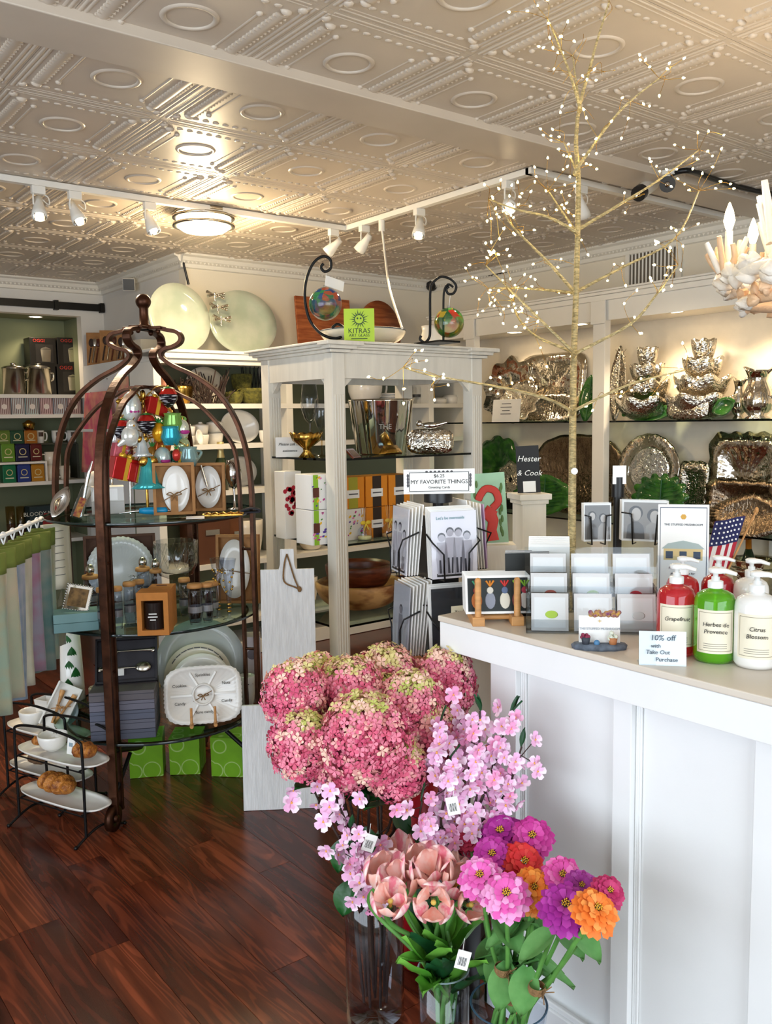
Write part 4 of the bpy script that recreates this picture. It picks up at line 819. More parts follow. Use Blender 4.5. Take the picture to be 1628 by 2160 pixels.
MB().lathe([(.0001,0),(r*.74,0),(r*.76,.006),(r*.98,H*.96),(r,H),(r*.97,H),(r*.73,.012),(.0001,.012)],64,fn=lambda rr,z,a:(rr*(1+.008*math.sin(9*a)+.006*math.sin(17*a)),z)).build('bucket',mat('pol_silver','DAD6CE',.05,metal=1.,bump=.35,bscale=9,stretch=(1,1,.25)),t); text('engraving','THE',.034,plain('8A857C',.3,metal=.8),t,(.02,-r*.9-.004,H*.5),(PI/2-.09,0,0))
c,W,H=fz(858,957,905,958,k0); t=thing('bird_plaque','silver pillow plaque topped by a bird in the cabinet','plaque',c,face_at(c)); dish(MB(),sup(W,H,3.5,.012,26),((.02,-.022),(.5,-.02),(.85,-.006),(1,0)),64,RX(-.1)@TR(0,0,H/2)).build('plaque','silver_fine',t); text('lettering','BEATRIZ BALL',.022,'ink_soft',t,(0,-.026,H*.52),(PI/2-.1,0,0))
MB(TR(0,0,H)).sphere((.0,0,.014),.022,16,10,(2.0,.9,.75)).sphere((-.05,0,.022),.017,14,10).tube([(.03,0,.016),(.08,0,.028)],[.014,.006],8).build('bird','chrome',t)
c,W,H=fz(735,772,946,966,k0); t=thing('small_plaque','small brown framed plaque lying before the ice bucket','plaque',c,.5); MB(RX(-.8)).box(-W/2,W/2,-.003,.006,0,H*1.3).build('frame','wood_bowl',t); MB(RX(-.8)).box(-W*.38,W*.38,-.004,-.003,H*.2,H*1.1).build('panel',plain('7A5A3C',.5),t)
c,W,H=fz(784,862,936,960,k0); t=thing('gold_leaf_dish','crumpled gold leaf dish in front of the ice bucket','dish',c,.3); dish(MB(),leafout(W,W*.4,.06,13),((.02,.0),(.6,.005),(1,-.03)),60,RX(PI/2-.15)@TR(0,-.0,-W*.0)).build('dish','gold',t); t.location.z+=.035
c,W,H=fz(582,641,923,964,k0); t=thing('assistance_card','white card asking Please ask for assistance at the cabinet shelf corner','sign',c,face_at(c)); MB(RX(-.1)).box(-W/2,W/2,-.0012,.0012,0,H).build('card','paper',t); text('lettering','Please ask for',.019,'ink',t,(0,-.004+.1*H*.6,H*.64),(PI/2-.1,0,0),shear=.3); text('lettering','assistance',.017,'ink',t,(0,-.004+.1*H*.3,H*.32),(PI/2-.1,0,0),shear=.3)
# second shelf: floral and orange boxes
def dots(t,w,h,y,n,seed,cols=('C2338A','F2C12E','5A3FA0','3F8A2E','E37FB4'),x0=-.5,x1=.5):
    rnd=random.Random(seed)
    for ci,col in enumerate(cols):
        b=MB()
        for k in range(n):
            x=w*rnd.uniform(x0+.06,x1-.06); z=h*rnd.uniform(.06,.94); r=w*rnd.uniform(.03,.075)
            b.disc(r,0,7,TR(x,y-.0008-.0002*ci,z)@RX(PI/2)@RZ(rnd.random()),fn=lambda a:r*(.75+.25*math.cos(5*a)))
        stuff(b.build('flower_print',plain(col,.6),t))
c,W,H=fz(592,628,995,1134,k1); rzc=.0
t=carton('berry_box','tall white box printed with red currants at the left of the cabinet shelf',c,rzc,W*1.15,.09,H,'paper'); 
b=MB(); rnd=random.Random(3)
for k in range(26): b.disc(.011,0,8,TR(rnd.gauss(0,.02),-.0458,H*.62+rnd.gauss(0,.035))@RX(PI/2))
stuff(b.build('berry_print',plain('B3203A',.5),t)); b=MB()
for k in range(5): b.disc(.02,0,6,TR(rnd.gauss(0,.022),-.0456,H*.74+rnd.gauss(0,.02))@RX(PI/2),fn=lambda a:.022*(.6+.4*math.cos(3*a)))
stuff(b.build('leaf_print',plain('2C4A2E',.5),t))
for j,(y0,yb) in enumerate(((1070,1143),(1000,1070))):
    c,W,H=fz(627,695,1073,1146,k1); h1=H; t=carton('floral_box','white box printed with bright flowers and a lime band, %s of two'%['lower','upper'][j],(c.x+.02,c.y,k1+j*h1),0.0,W*.95,.13,h1*.985,'paper'); dots(t,W*.95,h1,-.066,5,j+4)
    decal(t,'lime_band',-W*.4,-W*.22,0,h1*.98,-.065,plain('8FBF2B',.5)); decal(t,'brown_label',-W*.42,-W*.2,h1*.35,h1*.62,-.0665,plain('5E2F22',.5))
for j in range(2):
    for k,(x0,x1) in enumerate(((731,760),(760,800),(800,842))):
        c,W,H=fz(x0,x1,1075,1142,k1); 
        c=Vector((KX+.17+k*.135,KY+.16,k1)); W=.125; 
        col='kraft_orange' if (k or j) else 'paper'
        m_=plain('E38B1E',.55) if (k or j) else 'paper'
        t=carton('fragrance_box','%s fragrance box, %s row, %s from the cabinet post'%('orange' if (k or j) else 'small floral',['lower','upper'][j],ORD[k]),(c.x,c.y,k1+j*H),0,W,.12,H*.985,m_)
        if k or j:
            decal(t,'label',-W*.27,W*.27,H*.32,H*.58,-.06,'paper'); decal(t,'label_text',-W*.2,W*.2,H*.43,H*.47,-.0612,'ink_soft')
            decal(t,'band',-W*.2,W*.2,0,H*.32,-.06,plain(['A9A331','33251C','3C3A36'][k],.5)); decal(t,'band',-W*.2,W*.2,H*.58,H*.98,-.06,plain(['A9A331','33251C','3C3A36'][k],.5))
        else: dots(t,W,H,-.06,5,22)
for k,(px,py,col) in enumerate(((766,1074,'F0E6A0'),(806,1068,'C9A06A'),(846,1066,'A8C4CF'))):
    q=P(px,1100,z=k1); base=Vector((KX+.2+k*.14,KY+.06,k1)); t=thing('diffuser_bottle','small glass fragrance bottle with ribbon, %s of three before the orange boxes'%['left','middle','right'][k],'bottle',base)
    MB().lathe([(.0001,0),(.03,0),(.036,.012),(.03,.05),(.012,.068),(.011,.085)],20).build('bottle','glass_bluish',t); MB().lathe([(.0001,.004),(.03,.006),(.032,.02),(.0001,.022)],18).build('oil',plain(col,.2),t)
    b=MB(TR(0,-.012,.078)); b.sphere((-.015,0,.004),.012,8,6,(1.3,.4,.8)).sphere((.015,0,.004),.012,8,6,(1.3,.4,.8)).tube([(0,0,0),(-.012,-.004,-.03)],.003,5).tube([(0,0,0),(.012,-.004,-.028)],.003,5); b.build('ribbon',plain(['E8C93A','D9B24A','3E7FB0'][k],.5),t)
    for i in range(3): MB().tube([(0,0,.02),(.012*(i-1),.006,.15)],.0016,5).build('reed','wood_lt',t)
# third shelf: nested wooden bowls
c=P(732,1306,z=k2); c=Vector((KX+.34,KY+.30,k2)); 
r=.215; t=thing('wooden_bowl','wide pale wooden bowl with dark streaks on the lowest glass shelf','bowl',c); bowl(MB(),r,.125,.012,48,foot=.4).build('bowl','wood_bowl_lt',t)
t=thing('wooden_bowl','deep reddish brown wooden bowl nested above the pale bowl','bowl',c+Vector((.0,.0,.085))); bowl(MB(),.165,.125,.012,44,foot=.45).build('bowl','wood_bowl',t)
t=thing('wooden_bowl','small brown wooden bowl tucked at the right of the nested bowls','bowl',c+Vector((.30,.02,0))); bowl(MB(),.085,.10,.009,32,foot=.5).build('bowl','wood_bowl',t)
t=carton('wooden_crate','orange toned wooden crate on the cabinet floor behind the hydrangeas',Vector((KX+.42,KY+.26,Kbase)),0,.6,.34,.22,'wood_orange'); 
for i in range(3): MB().box(-.305,.305,-.178,-.17,.01+i*.072,.072+i*.072).build('slat','wood_orange',t)
for i in range(2):
    t=thing('ruffled_bowl','cream ruffled serving bowl on the cabinet floor, %s one'%['lower','upper'][i],'bowl',Vector((KX+.075,KY+.42,Kbase+.11*i))); bowl(MB(),.075-.01*i,.13,.005,48,lambda rr,z,a:(rr*(1+.05*math.sin(7*a)*z*7),z+.012*math.sin(7*a)*(z*7)),foot=.5).build('bowl','ceramic_cream',t)
# ---- cabinet top
DT=4.0
def KT(px,py,D=DT): return P(px,py,D=D)
def fD(x0,x1,y0,y1,D,zb=None): return fit(x0,x1,y0,y1,zb,D=D)
def path_px(pts,D): return [KT(x,y,D) for x,y in pts]
base=KT(690,716); base.z=Ktop
t=thing('hook_stand','black wrought iron C shaped hook stand on the cabinet top','stand',base); T0=TR(-base.x,-base.y,-base.z)
MB(T0).tube(bez(path_px(((700,692),(711,684),(723,690),(725,703),(714,713),(695,712),(672,700),(652,672),(643,630),(646,590),(660,556),(680,541),(696,547),(697,566),(685,573),(677,564),(682,556)),DT),90),.0065,8).build('iron_rod','black_metal',t)
MB().box(-.06,.06,-.1,.1,-.0,.008).build('foot','black_metal',t)
def orb(label,px,py,rpx,D,h,top):
    c=KT(px,py,D); r=rpx*D/FPX; t=thing('glass_orb',label,'ornament',c-Vector((0,0,r)))
    m_=bpy.data.materials.new('orb_'+h); m_.use_nodes=True; nt=m_.node_tree; L=nt.links; nt.nodes.clear(); o=nt.nodes.new('ShaderNodeOutputMaterial'); mx=nt.nodes.new('ShaderNodeMixShader'); pb=nt.nodes.new('ShaderNodeBsdfPrincipled'); pb.inputs['Roughness'].default_value=.05; tp=nt.nodes.new('ShaderNodeBsdfTransparent')
    tc=nt.nodes.new('ShaderNodeTexCoord'); vo=nt.nodes.new('ShaderNodeTexVoronoi'); vo.inputs['Scale'].default_value=34; L.new(tc.outputs['Object'],vo.inputs['Vector'])
    rp=nt.nodes.new('ShaderNodeValToRGB'); cols=h.split(); rp.color_ramp.interpolation='CONSTANT'
    while len(rp.color_ramp.elements)<len(cols): rp.color_ramp.elements.new(.5)
    for i,cc in enumerate(cols): rp.color_ramp.elements[i].position=i/len(cols); rp.color_ramp.elements[i].color=hexc(cc)
    L.new(vo.outputs['Color'],rp.inputs[0]); L.new(rp.outputs[0],pb.inputs['Base Color'])
    sp=nt.nodes.new('ShaderNodeSeparateXYZ'); L.new(tc.outputs['Object'],sp.inputs[0]); mr=nt.nodes.new('ShaderNodeMapRange'); mr.inputs[1].default_value=r*.7; mr.inputs[2].default_value=r*1.75; mr.inputs[3].default_value=.72; mr.inputs[4].default_value=.02
    L.new(sp.outputs['Z'],mr.inputs[0]); L.new(mr.outputs[0],mx.inputs[0]); L.new(pb.outputs[0],mx.inputs[1]); 
    gl=nt.nodes.new('ShaderNodeBsdfGlossy'); gl.inputs['Roughness'].default_value=.02; fr=nt.nodes.new('ShaderNodeFresnel'); m2=nt.nodes.new('ShaderNodeMixShader'); L.new(fr.outputs[0],m2.inputs[0]); L.new(tp.outputs[0],m2.inputs[1]); L.new(gl.outputs[0],m2.inputs[2]); L.new(m2.outputs[0],mx.inputs[2])
    mx2=mr; mr.inputs[3].default_value=.75; mr.inputs[4].default_value=.1
    L.new(mx.outputs[0],o.inputs[0])
    MB().sphere((0,0,r),r,28,20).build('globe',m_,t); MB().tube([(0,0,2*r),(0,0,2*r+.008)],.008,8).build('cap','glass_bluish',t)
    tp_=KT(*top,D)-c+Vector((0,0,r)); MB().tube([(0,0,2*r),tp_],.0012,5).build('thread','paper',t); return t,r
t,r=orb('blue green glass orb hanging from the C shaped hook',686,641,34,DT,'22408A 2E7A4A 3FA05A 1F5F8F C85A3A 2A8F8A',(688,575)); MB(RY(.2)).box(-.05,.05,-.03,-.028,2*r-.005,2*r+.04).build('price_tag','paper',t)
base2=KT(921,735); base2.z=Ktop
t=thing('hook_stand','black twin scroll hook stand on the right of the cabinet top','stand',base2); T0=TR(-base2.x,-base2.y,-base2.z)
MB(T0).tube(bez(path_px(((888,708),(886,716),(896,722),(905,712),(907,690),(907,620),(912,598),(930,584),(952,590),(962,604),(957,618),(946,620),(941,610),(947,604)),DT),70),.006,8).tube(bez(path_px(((935,722),(935,640),(937,612),(945,600),(956,606)),DT),24),.005,8).build('iron_rod','black_metal',t); MB().box(-.06,.06,-.09,.09,0,.008).build('foot','black_metal',t)
orb('green and red flecked glass orb hanging from the twin hook',947,681,31,DT,'3F8F3A C83A2A D9B93A 2E6A3A 5FA84A E06A3A',(950,618))
c,W,H=fD(726,790,651,721,3.86,Ktop); t=thing('lime_sign','lime green KITRAS ART GLASS sign with a sun face on the cabinet top','sign',c,face_at(c)); MB().box(-W/2,W/2,-.003,.003,0,H).build('panel',plain('B6D63A',.5),t)
sun=MB()
for k in range(18):
    a=PI*2*k/18; rr=.021; r2=.036+.008*(k%2); sun.add([(rr*math.cos(a-.12),-.0042,H*.68+rr*math.sin(a-.12)),(rr*math.cos(a+.12),-.0042,H*.68+rr*math.sin(a+.12)),(r2*math.cos(a),-.0042,H*.68+r2*math.sin(a))],[(0,1,2)])
stuff(sun.build('sun_rays',plain('2A4A2C',.5),t)); MB(TR(0,-.004,H*.68)@RX(PI/2)).lathe([(.018,0),(.021,0)],24,smooth=False).disc(.004,0,8,TR(-.007,.004,0)).disc(.004,0,8,TR(.007,.004,0)).build('sun_face',plain('2A4A2C',.5),t)
text('lettering','KITRAS',.03,plain('1E3A24',.5),t,(0,-.0036,H*.33)); text('lettering','ART GLASS',.018,plain('1E3A24',.5),t,(0,-.0036,H*.20)); scribble(t,.07,.003,plain('1E3A24',.5),(0,-.0036,H*.1))
c,W,H=fD(738,884,690,724,4.15,Ktop); t=thing('wide_bowl','wide cream bowl with a dark rim on the cabinet top','bowl',c+RH*-.10); bowl(MB(),.20,.075,.006,48,foot=.35).build('bowl','ceramic_cream',t); MB().lathe([(.201,.072),(.203,.076),(.196,.077)],48).build('rim',plain('4E5560',.3),t)
c,W,H=fD(886,934,688,732,4.3,Ktop); t=thing('white_pitcher','white ceramic pitcher half hidden behind the twin hook','pitcher',c); MB().lathe([(.0001,0),(W*.35,0),(W*.5,H*.4),(W*.4,H*.8),(W*.45,H),(W*.4,H),(.0001,.02)],28).build('body','ceramic',t)
c,W,H=fit(632,746,626,735,Bt,Y=BYF+.24); t=thing('wooden_board','square reddish wooden board with darker grain standing on the bookcase','board',c); MB(RX(-.1)).box(-W/2,W/2,0,.02,0,H).build('board','wood_orange',t,bev=.004)
c,W,H=fit(764,850,632,740,Bt,Y=BYF+.24); t=thing('wooden_board','round reddish wooden board standing on the bookcase behind the lime sign','board',c); dish(MB(),sup(W,H),((.02,0),(1,0)),40,RX(-.1)@TR(0,0,H/2),.02).build('board','wood_orange',t)
# ================================================================== etagere goods
e0,e1,e2=SZ
E0=lambda x0,x1,y0,yb: fz(x0,x1,y0,yb,e0+.001)
E1=lambda x0,x1,y0,yb: fz(x0,x1,y0,yb,e1+.001)
E2=lambda x0,x1,y0,yb: fz(x0,x1,y0,yb,e2+.001)
# ornament tree
c=P(312,1080,z=e0); t=thing('ornament_tree','slim antique gold ornament tree on the top etagere shelf','ornament stand',c); hp=1.70-e0
MB().cyl(.05,0,.008,20).tube([(0,0,.005),(0,0,hp)],.0065,8).sphere((0,0,hp),.012,10,8,(1,1,2)).build('pole','gold',t)
def loc_px(px,py,dd=0.): 
    return P(px,py,D=depth(c)+dd)-Vector(c)
orns=[('berry',290,850,.03,'E0A83A',12,'amber fruit ornament at the tree top'),('bell',300,945,-.11,'C8CFD0',15,'frosted white bell ornament at mid height'),('gift',342,940,.02,'D86A2A',13,'orange parcel ornament at mid right'),('cup',268,965,-.02,'E6C9CF',14,'pale pink teacup ornament at lower left'),('silver_drop',385,905,-.02,'D8DCC8',(11,16),'pearl drop ornament at the right edge'),('pine',322,960,.0,'B8863A',12,'bronze pine cone ornament near the pole'),('gift',300,870,.06,'F0A098',14,'salmon parcel ornament near the pole'),('bird',385,940,.04,'B7C9A0',13,'pale green bird ornament at right'),('silver_drop',277,862,-.06,'D6DDD8',(16,28),'silver teardrop ornament with a magenta ribbon'),('berry',256,903,-.1,'C22A22',15,'chocolate dipped strawberry ornament beside the silver drop'),('berry',355,836,-.03,'C22A22',15,'chocolate dipped strawberry ornament hanging highest at the right'),('berry',309,892,-.09,'C22A22',15,'chocolate dipped strawberry ornament on the pole side'),
('bird',275,920,-.13,'E2E2DA',15,'white glass bird ornament'),('gift',329,858,-.02,'B01E1A',17,'red glass present ornament near the pole top'),('gift',262,990,-.12,'B01A1A',22,'large red present ornament low on the left'),('gift',289,998,-.1,'B4221E',18,'red present ornament low by the pole'),('bell',255,862,.0,'C9B070',13,'pale gold pine cone ornament at upper left'),
('pine',335,912,-.05,'E8A51E',13,'yellow pineapple ornament with green crown'),('cup',364,890,-.04,'7FB055',16,'lime green frog ornament'),('cup',360,918,-.06,'2FA3B8',16,'turquoise teapot ornament'),('pine',347,905,.02,'1F8A3A',11,'emerald bottle ornament'),('bell',312,1002,-.12,'3FA9AC',24,'large turquoise bell ornament with gold ribbon'),
('silver_drop',343,966,-.05,'BFD2CF',(14,18),'icy blue glass ornament at lower right'),('gift',256,952,-.04,'DB6E7A',15,'pink envelope ornament on the left'),('cup',397,962,.0,'8FB0B0',17,'frosted blue lantern ornament at the far right'),('gift',376,965,-.02,'1F5A4A',12,'small dark green present ornament at right'),('berry',348,870,.05,'D8862A',12,'orange fruit ornament behind the red present'),('cup',243,925,.02,'D9DDE0',12,'clear ice ornament on the far left'),('pine',372,960,-.09,'C23A30',8,'tiny red and green elf ornament')]
for (kind,px,py,dd,col,rp_,lab) in orns:
    v=loc_px(px,py,dd); s=1.28*depth(c)/FPX; tt=thing('ornament',lab+' on the ornament tree','ornament',Vector(c)+v); mm=plain(col,.12,metal=.35)
    if kind=='silver_drop': MB().sphere((0,0,0),1,14,10,(rp_[0]*s,rp_[0]*s,rp_[1]*s)).build('body',mm,tt); MB().sphere((0,-rp_[0]*s*.8,-.012),.014,10,6,(1.6,.5,.7)).build('ribbon',plain('B02E84',.4),tt)
    elif kind=='berry':
        r=rp_*s; MB().lathe([(.0001,r*.9),(r*.7,r*.75),(r,r*.2)],18).build('top',mm,tt); MB().lathe([(r,r*.2),(r*.92,-r*.4),(r*.5,-r*1.0),(.0001,-r*1.25)],18).build('dip',mat('choc%d%d'%(px,py),'17131A',.2,h2='DADAE0',scale=60,stretch=(.3,.3,2.6),lo=.55,hi=.6,detail=1),tt)
        MB(TR(0,0,r*.85)).lathe([(.0001,.01),(r*.85,.0)],10,fn=lambda rr,z,a:(rr*(.7+.3*math.cos(5*a)),z)).build('leaf_cap',plain('1E7A34',.3),tt)
    elif kind=='gift':
        r=rp_*s; MB(RY(.25)).box(-r,r,-r*.6,r*.6,-r*.8,r*.8).build('body',mm,tt,bev=.004); MB(RY(.25)).box(-r*.18,r*.18,-r*.62,r*.62,-r*.82,r*.82).build('band',plain('E0B23A',.25,metal=.6),tt); MB(RY(.25)).sphere((-r*.3,0,r*.95),r*.32,8,6,(1,.5,.7)).sphere((r*.3,0,r*.95),r*.32,8,6,(1,.5,.7)).build('bow',plain('E0B23A',.25,metal=.6),tt)
    elif kind=='bird':
        r=rp_*s; MB().sphere((0,0,0),r,14,10,(1,.8,1.1)).sphere((r*.1,-r*.2,r*1.15),r*.55,12,8).tube([(-r*.5,0,-r*.4),(-r*1.3,.01,-r*1.0)],[r*.5,r*.15],8).build('body',mm,tt); MB(TR(r*.1,-r*.85,r*1.1)).tube([(0,0,0),(0,-r*.25,-.003)],[.004,.001],6).build('beak',plain('D89A2A',.4),tt)
    elif kind=='bell':
        r=rp_*s; MB().lathe([(.0001,r*1.2),(r*.35,r*1.1),(r*.5,r*.4),(r*.7,-r*.5),(r*1.15,-r*.85),(r*.9,-r*.9),(.0001,-r*.7)],22).build('body',mm,tt); MB().sphere((-r*.3,-r*.2,r*.9),r*.4,8,6,(1,.5,.9)).sphere((r*.3,-r*.2,r*.9),r*.4,8,6,(1,.5,.9)).build('ribbon','gold',tt)
    elif kind=='pine':
        r=rp_*s; MB().sphere((0,0,0),r,14,10,(.85,.85,1.25)).build('body',mm,tt)
        b=MB(TR(0,0,r*1.1))
        for i in range(6): a=i*PI/3; b.tube([(0,0,0),(r*.5*math.cos(a),r*.5*math.sin(a),r*.7)],[r*.22,r*.04],5)
        b.build('crown',plain('2E8A3A',.4),tt)
    else:
        r=rp_*s; MB().lathe([(.0001,-r),(r*.7,-r),(r,-r*.2),(r*.8,r*.6),(r*.9,r*.9),(r*.75,r*.9),(.0001,r*.4)],18).build('body',mm,tt); MB().tube(bez([(r*.85,0,r*.5),(r*1.4,0,r*.3),(r*.9,0,-r*.4)],10),r*.14,6).build('handle',mm,tt)
    MB().cyl(.004,0,.008,8,TR(0,0,(rp_[1] if isinstance(rp_,tuple) else rp_)*s*.98)).build('cap','gold',tt)
    # branch on the tree that carries it
    b0=Vector((0,0,min(hp-.03,max(.1,v.z+.075)))); e_=Vector((v.x,v.y,v.z+.04)); MB().tube(bez([b0,(b0+e_)/2+Vector((0,0,.03)),e_],8),.0022,5).build('branch','gold',t)
# ---- rest of the top shelf
def box_at(name,label,x0,x1,y0,yb,z,d,m,rz=None,cat='box'):
    c,W,H=fz(x0,x1,y0,yb,z); t=carton(name,label,c,face_at(c) if rz is None else rz,W,d,H,m,cat); return t,W,H
t,W,H=box_at('gift_box','silver grey gift box at the bottom of the pair on the top etagere shelf',196,262,1056,1082,e0,.1,plain('B9B7B2',.5))
t2=carton('gift_box','white fronted gift box lying on the silver grey one',Vector(t.location)+Vector((0,0,H)),t.rotation_euler.z,W,.1,H*1.15,plain('D6D4CE',.5)); decal(t2,'label',-W*.45,W*.3,H*.1,H*1.0,-.05,'paper')
c,W,H=E0(110,148,1030,1094); t=thing('oyster_spoon_rest','polished silver scoop leaning at the left edge of the top etagere shelf','scoop',c,face_at(c)); dish(MB(),leafout(W*.9,H*1.15,.0),((.02,.03),(.5,.025),(1,0)),36,RX(-.5)@TR(0,0,H*.6)@RY(.45)).build('scoop','chrome',t)
c,W,H=E0(142,176,1020,1094); t=thing('bottle_opener','clear resin server with a red floral handle on the top etagere shelf','server',c,face_at(c)); MB(RX(-.3)@RY(.4)).box(-W*.36,W*.36,-.006,.006,0,H*1.0).build('blade','cut_glass',t,bev=.006); MB(RX(-.3)@RY(.4)).box(-W*.2,W*.2,-.009,.004,H*.05,H*.62).build('print',mat('redfloral','7E2430',.3,h2='B98A3A',scale=60),t)
c,W,H=E0(158,182,972,1090); t=thing('cheese_knife','silver handled knife standing upright at the left of the top etagere shelf','knife',c,face_at(c)); MB(RY(.22)).tube([(0,0,0),(0,0,H*.4),(0,0,H*.75),(.006,0,H)],[.012,.008,.009,.004],10).build('knife','chrome',t); MB().cyl(.035,0,.006,16).build('holder','cut_glass',t)
c,W,H=E0(150,190,985,1070); t=thing('cream_mitt','pale cream mitt shaped piece behind the left etagere leg','server',c,face_at(c)); MB(RY(.5)).sphere((0,.0,H*.72),.04,14,10,(1,.5,1.2)).tube([(0,0,.0),(0,0,H*.6)],[.012,.018],8).build('body','ceramic_cream',t)
c,W,H=E0(258,292,932,1082); t=thing('carving_fork','upright carving fork with a dark red handle on the top etagere shelf','fork',c,face_at(c)); MB(RY(.04)).tube([(0,0,0),(0,0,H*.5)],[.003,.005],8).build('shaft','chrome',t); MB(RY(.04)).lathe([(.0001,H*.48),(.008,H*.49),(.011,H*.56),(.009,H*.7),(.012,H*.85),(.010,H*.98),(.0001,H)],12).build('handle',plain('5A1418',.25),t); MB().tube([(-.04,0,.003),(.04,0,.003)],.003,6).tube([(0,-.04,.003),(0,.04,.003)],.003,6).build('stand','chrome',t)
c,W,H=E0(228,250,940,1076); t=thing('carving_knife','upright knife with a honey wood handle beside the front etagere leg','knife',c,face_at(c)); MB().tube([(0,0,0),(0,0,H*.5)],[.004,.005],8).build('shaft','chrome',t); MB().lathe([(.0001,H*.46),(.009,H*.48),(.013,H*.6),(.010,H*.8),(.012,H*.97),(.0001,H)],12).build('handle','wood_lt',t); MB().cyl(.025,0,.005,14).build('holder','chrome',t)
c=P(318,1086,z=e0); t=thing('cheese_spreader','bottle opener with a bright blue handle lying on the top etagere shelf','opener',c,FACE); s=depth(c)/FPX
MB(TR(.0,0,.017)@RY(PI/2)).lathe([(.0001,-24*s),(.011,-23*s),(.014,-12*s),(.017,10*s),(.014,34*s),(.0001,37*s)],16).build('handle',plain('1F9BD0',.25),t); MB().tube([(-24*s,0,.017),(-40*s,0,.014),(-66*s,.0,.008)],[.005,.004,.003],8).tube([(37*s,0,.017),(48*s,0,.017)],[.005,.003],8).build('metal_tip','chrome',t)
def shadow_frame(label,x0,x1,y0,yb,z,ov,tilt=.12,tw=0.):
    c,W,H=fz(x0,x1,y0,yb,z); t=thing('boxed_dish',label,'boxed dish',c,face_at(c)+tw); T=RX(-tilt); f=.012
    MB(T).box(-W/2,W/2,.02,.024,0,H).build('back','kraft',t); 
    for bb in ((-W/2,-W/2+f,-.015,.02,0,H),(W/2-f,W/2,-.015,.02,0,H),(-W/2+f,W/2-f,-.015,.02,0,f),(-W/2+f,W/2-f,-.015,.02,H-f,H)): MB(T).box(*bb).build('box_side','kraft',t)
    o=dish(MB(),sup(W*ov[0],H*ov[1]),((.02,.012),(.6,.012),(1,0)),40,T@TR(W*ov[2],-.004,H*.5)).build('dish','ceramic',t); return t,W,H,T
def bow(t,T,x,z,s,m='twine'):
    b=MB(T@TR(x,-.02,z))
    for a in (-1,1): b.tube(bez([(0,0,0),(a*s*.5,-.004,s*.35),(a*s,0,s*.1),(a*s*.4,0,-s*.05),(0,0,0)],14),.0022,5); b.tube([(0,0,0),(a*s*.35,0,-s*.8)],.0022,5); b.tube([(0,0,0),(a*s*1.8,.012,s*.9*a)],.0018,5)
    b.build('twine_bow',m,t)
t,W,H,T=shadow_frame('oval white dish tied with twine in a kraft box, left of the pair',326,412,978,1086,e0,(.66,.9,.05)); bow(t,T,.0,H*.38,.03); MB(T).box(-.015,.015,-.014,-.008,H*.03,H*.36).build('tag','kraft',t)
t,W,H,T=shadow_frame('oval white dish tied with raffia in a kraft box, right of the pair',408,476,978,1078,e0,(.78,.88,-.02),tw=-.1); bow(t,T,.0,H*.42,.026); MB(T).tube([(-.03,-.016,H*.95),(-.005,-.016,H*.5)],.006,6).build('spoon','chrome',t)
c,W,H=E0(478,512,972,1074); goblet('silver_goblet','shiny silver goblet at the right of the top etagere shelf',c,W*.5,H,'chrome',cat='goblet',stemh=.42)
c,W,H=E0(503,550,1058,1082); t=thing('folded_pouch','dark folded cloth pouch at the right edge of the top etagere shelf','pouch',c,face_at(c)); MB().tube(bez([(-W*.45,0,.006),(0,0,.02),(W*.4,0,.014),(W*.45,0,.006),(0,0,.004),(-W*.45,0,.006)],20),1,sec=[(-.03,-.003),(.03,-.003),(.03,.003),(-.03,.003)],up=(0,0,1)).build('cloth',plain('2A2A30',.8),t)
c,W,H=E0(430,512,1068,1088); t=thing('beaded_tray','gold beaded tray lying at the right of the top etagere shelf','tray',c,face_at(c)); MB().box(-W/2,W/2,-.03,.03,0,.008).build('tray','gold',t,bev=.003); MB().tube([(x,-.03*math.cos(i*2),.011) for i,x in enumerate([-W/2+W*j/16 for j in range(17)])],.004,6).build('beads','gold',t)
c,W,H=E0(392,432,1078,1094); t=thing('paper_tag','small cream paper tag lying in front of the boxed dishes','tag',c,FACE+.2); MB(RX(.12)).box(-.035,.035,-.022,.022,.004,.0055).build('card','paper',t); MB().tube([(-.035,0,.005),(-.055,.01,.003)],.001,5).build('string','twine',t)
# ---- middle shelf
t,W,H=box_at('teal_box','lower of two dusty teal gift boxes at the left of the middle shelf',116,206,1307,1326,e1,.12,plain('7FA9AC',.6),rz=FACE+.35)
t2=carton('teal_box','upper dusty teal gift box carrying the mirrored photo frame',Vector(t.location)+Vector((0,0,H+.001)),FACE+.35,W,.12,H*1.0,plain('86B0B2',.6))
q=Vector(t2.location)+Vector((0,0,H+.002)); t3=thing('picture_frame','small beaded silver photo frame leaning on the teal boxes','frame',q,FACE+.15); T=RX(-.35)@RY(.2); MB(T).box(-.05,.05,-.004,.004,0,.10).build('frame','chrome',t3,bev=.002); MB(T).box(-.037,.037,-.006,-.004,.013,.087).build('picture',mat('frame_pic','A07B4A',.3,h2='3E2F1E',scale=30),t3)
b=MB(T)
for i in range(40):
    u=i/10; k=int(u); f_=u-k; pos=[(-.05+.1*f_,0),(.05,.1*f_),(.05-.1*f_,.1),(-.05,.1-.1*f_)][k]; b.sphere((pos[0],-.004,pos[1]),.004,6,4)
stuff(b.build('beading','chrome',t3))
c,W,H=E1(118,150,1240,1322); t=thing('crystal_block','tall ribbed crystal piece leaning beside the teal boxes','crystal',c+Vector((-.01,.06,0)),FACE); MB(RY(.35)).box(-.02,.02,-.02,.02,0,H).build('crystal','cut_glass',t,bev=.004)
c,W,H=E1(184,332,1128,1268); t=thing('scalloped_platter','round white scalloped platter in a shallow brown box on the middle shelf','boxed platter',c,face_at(c)); T=RX(-.12)
MB(T).box(-W/2,W/2,.02,.03,0,H).build('back_box',plain('5A3A28',.7),t)
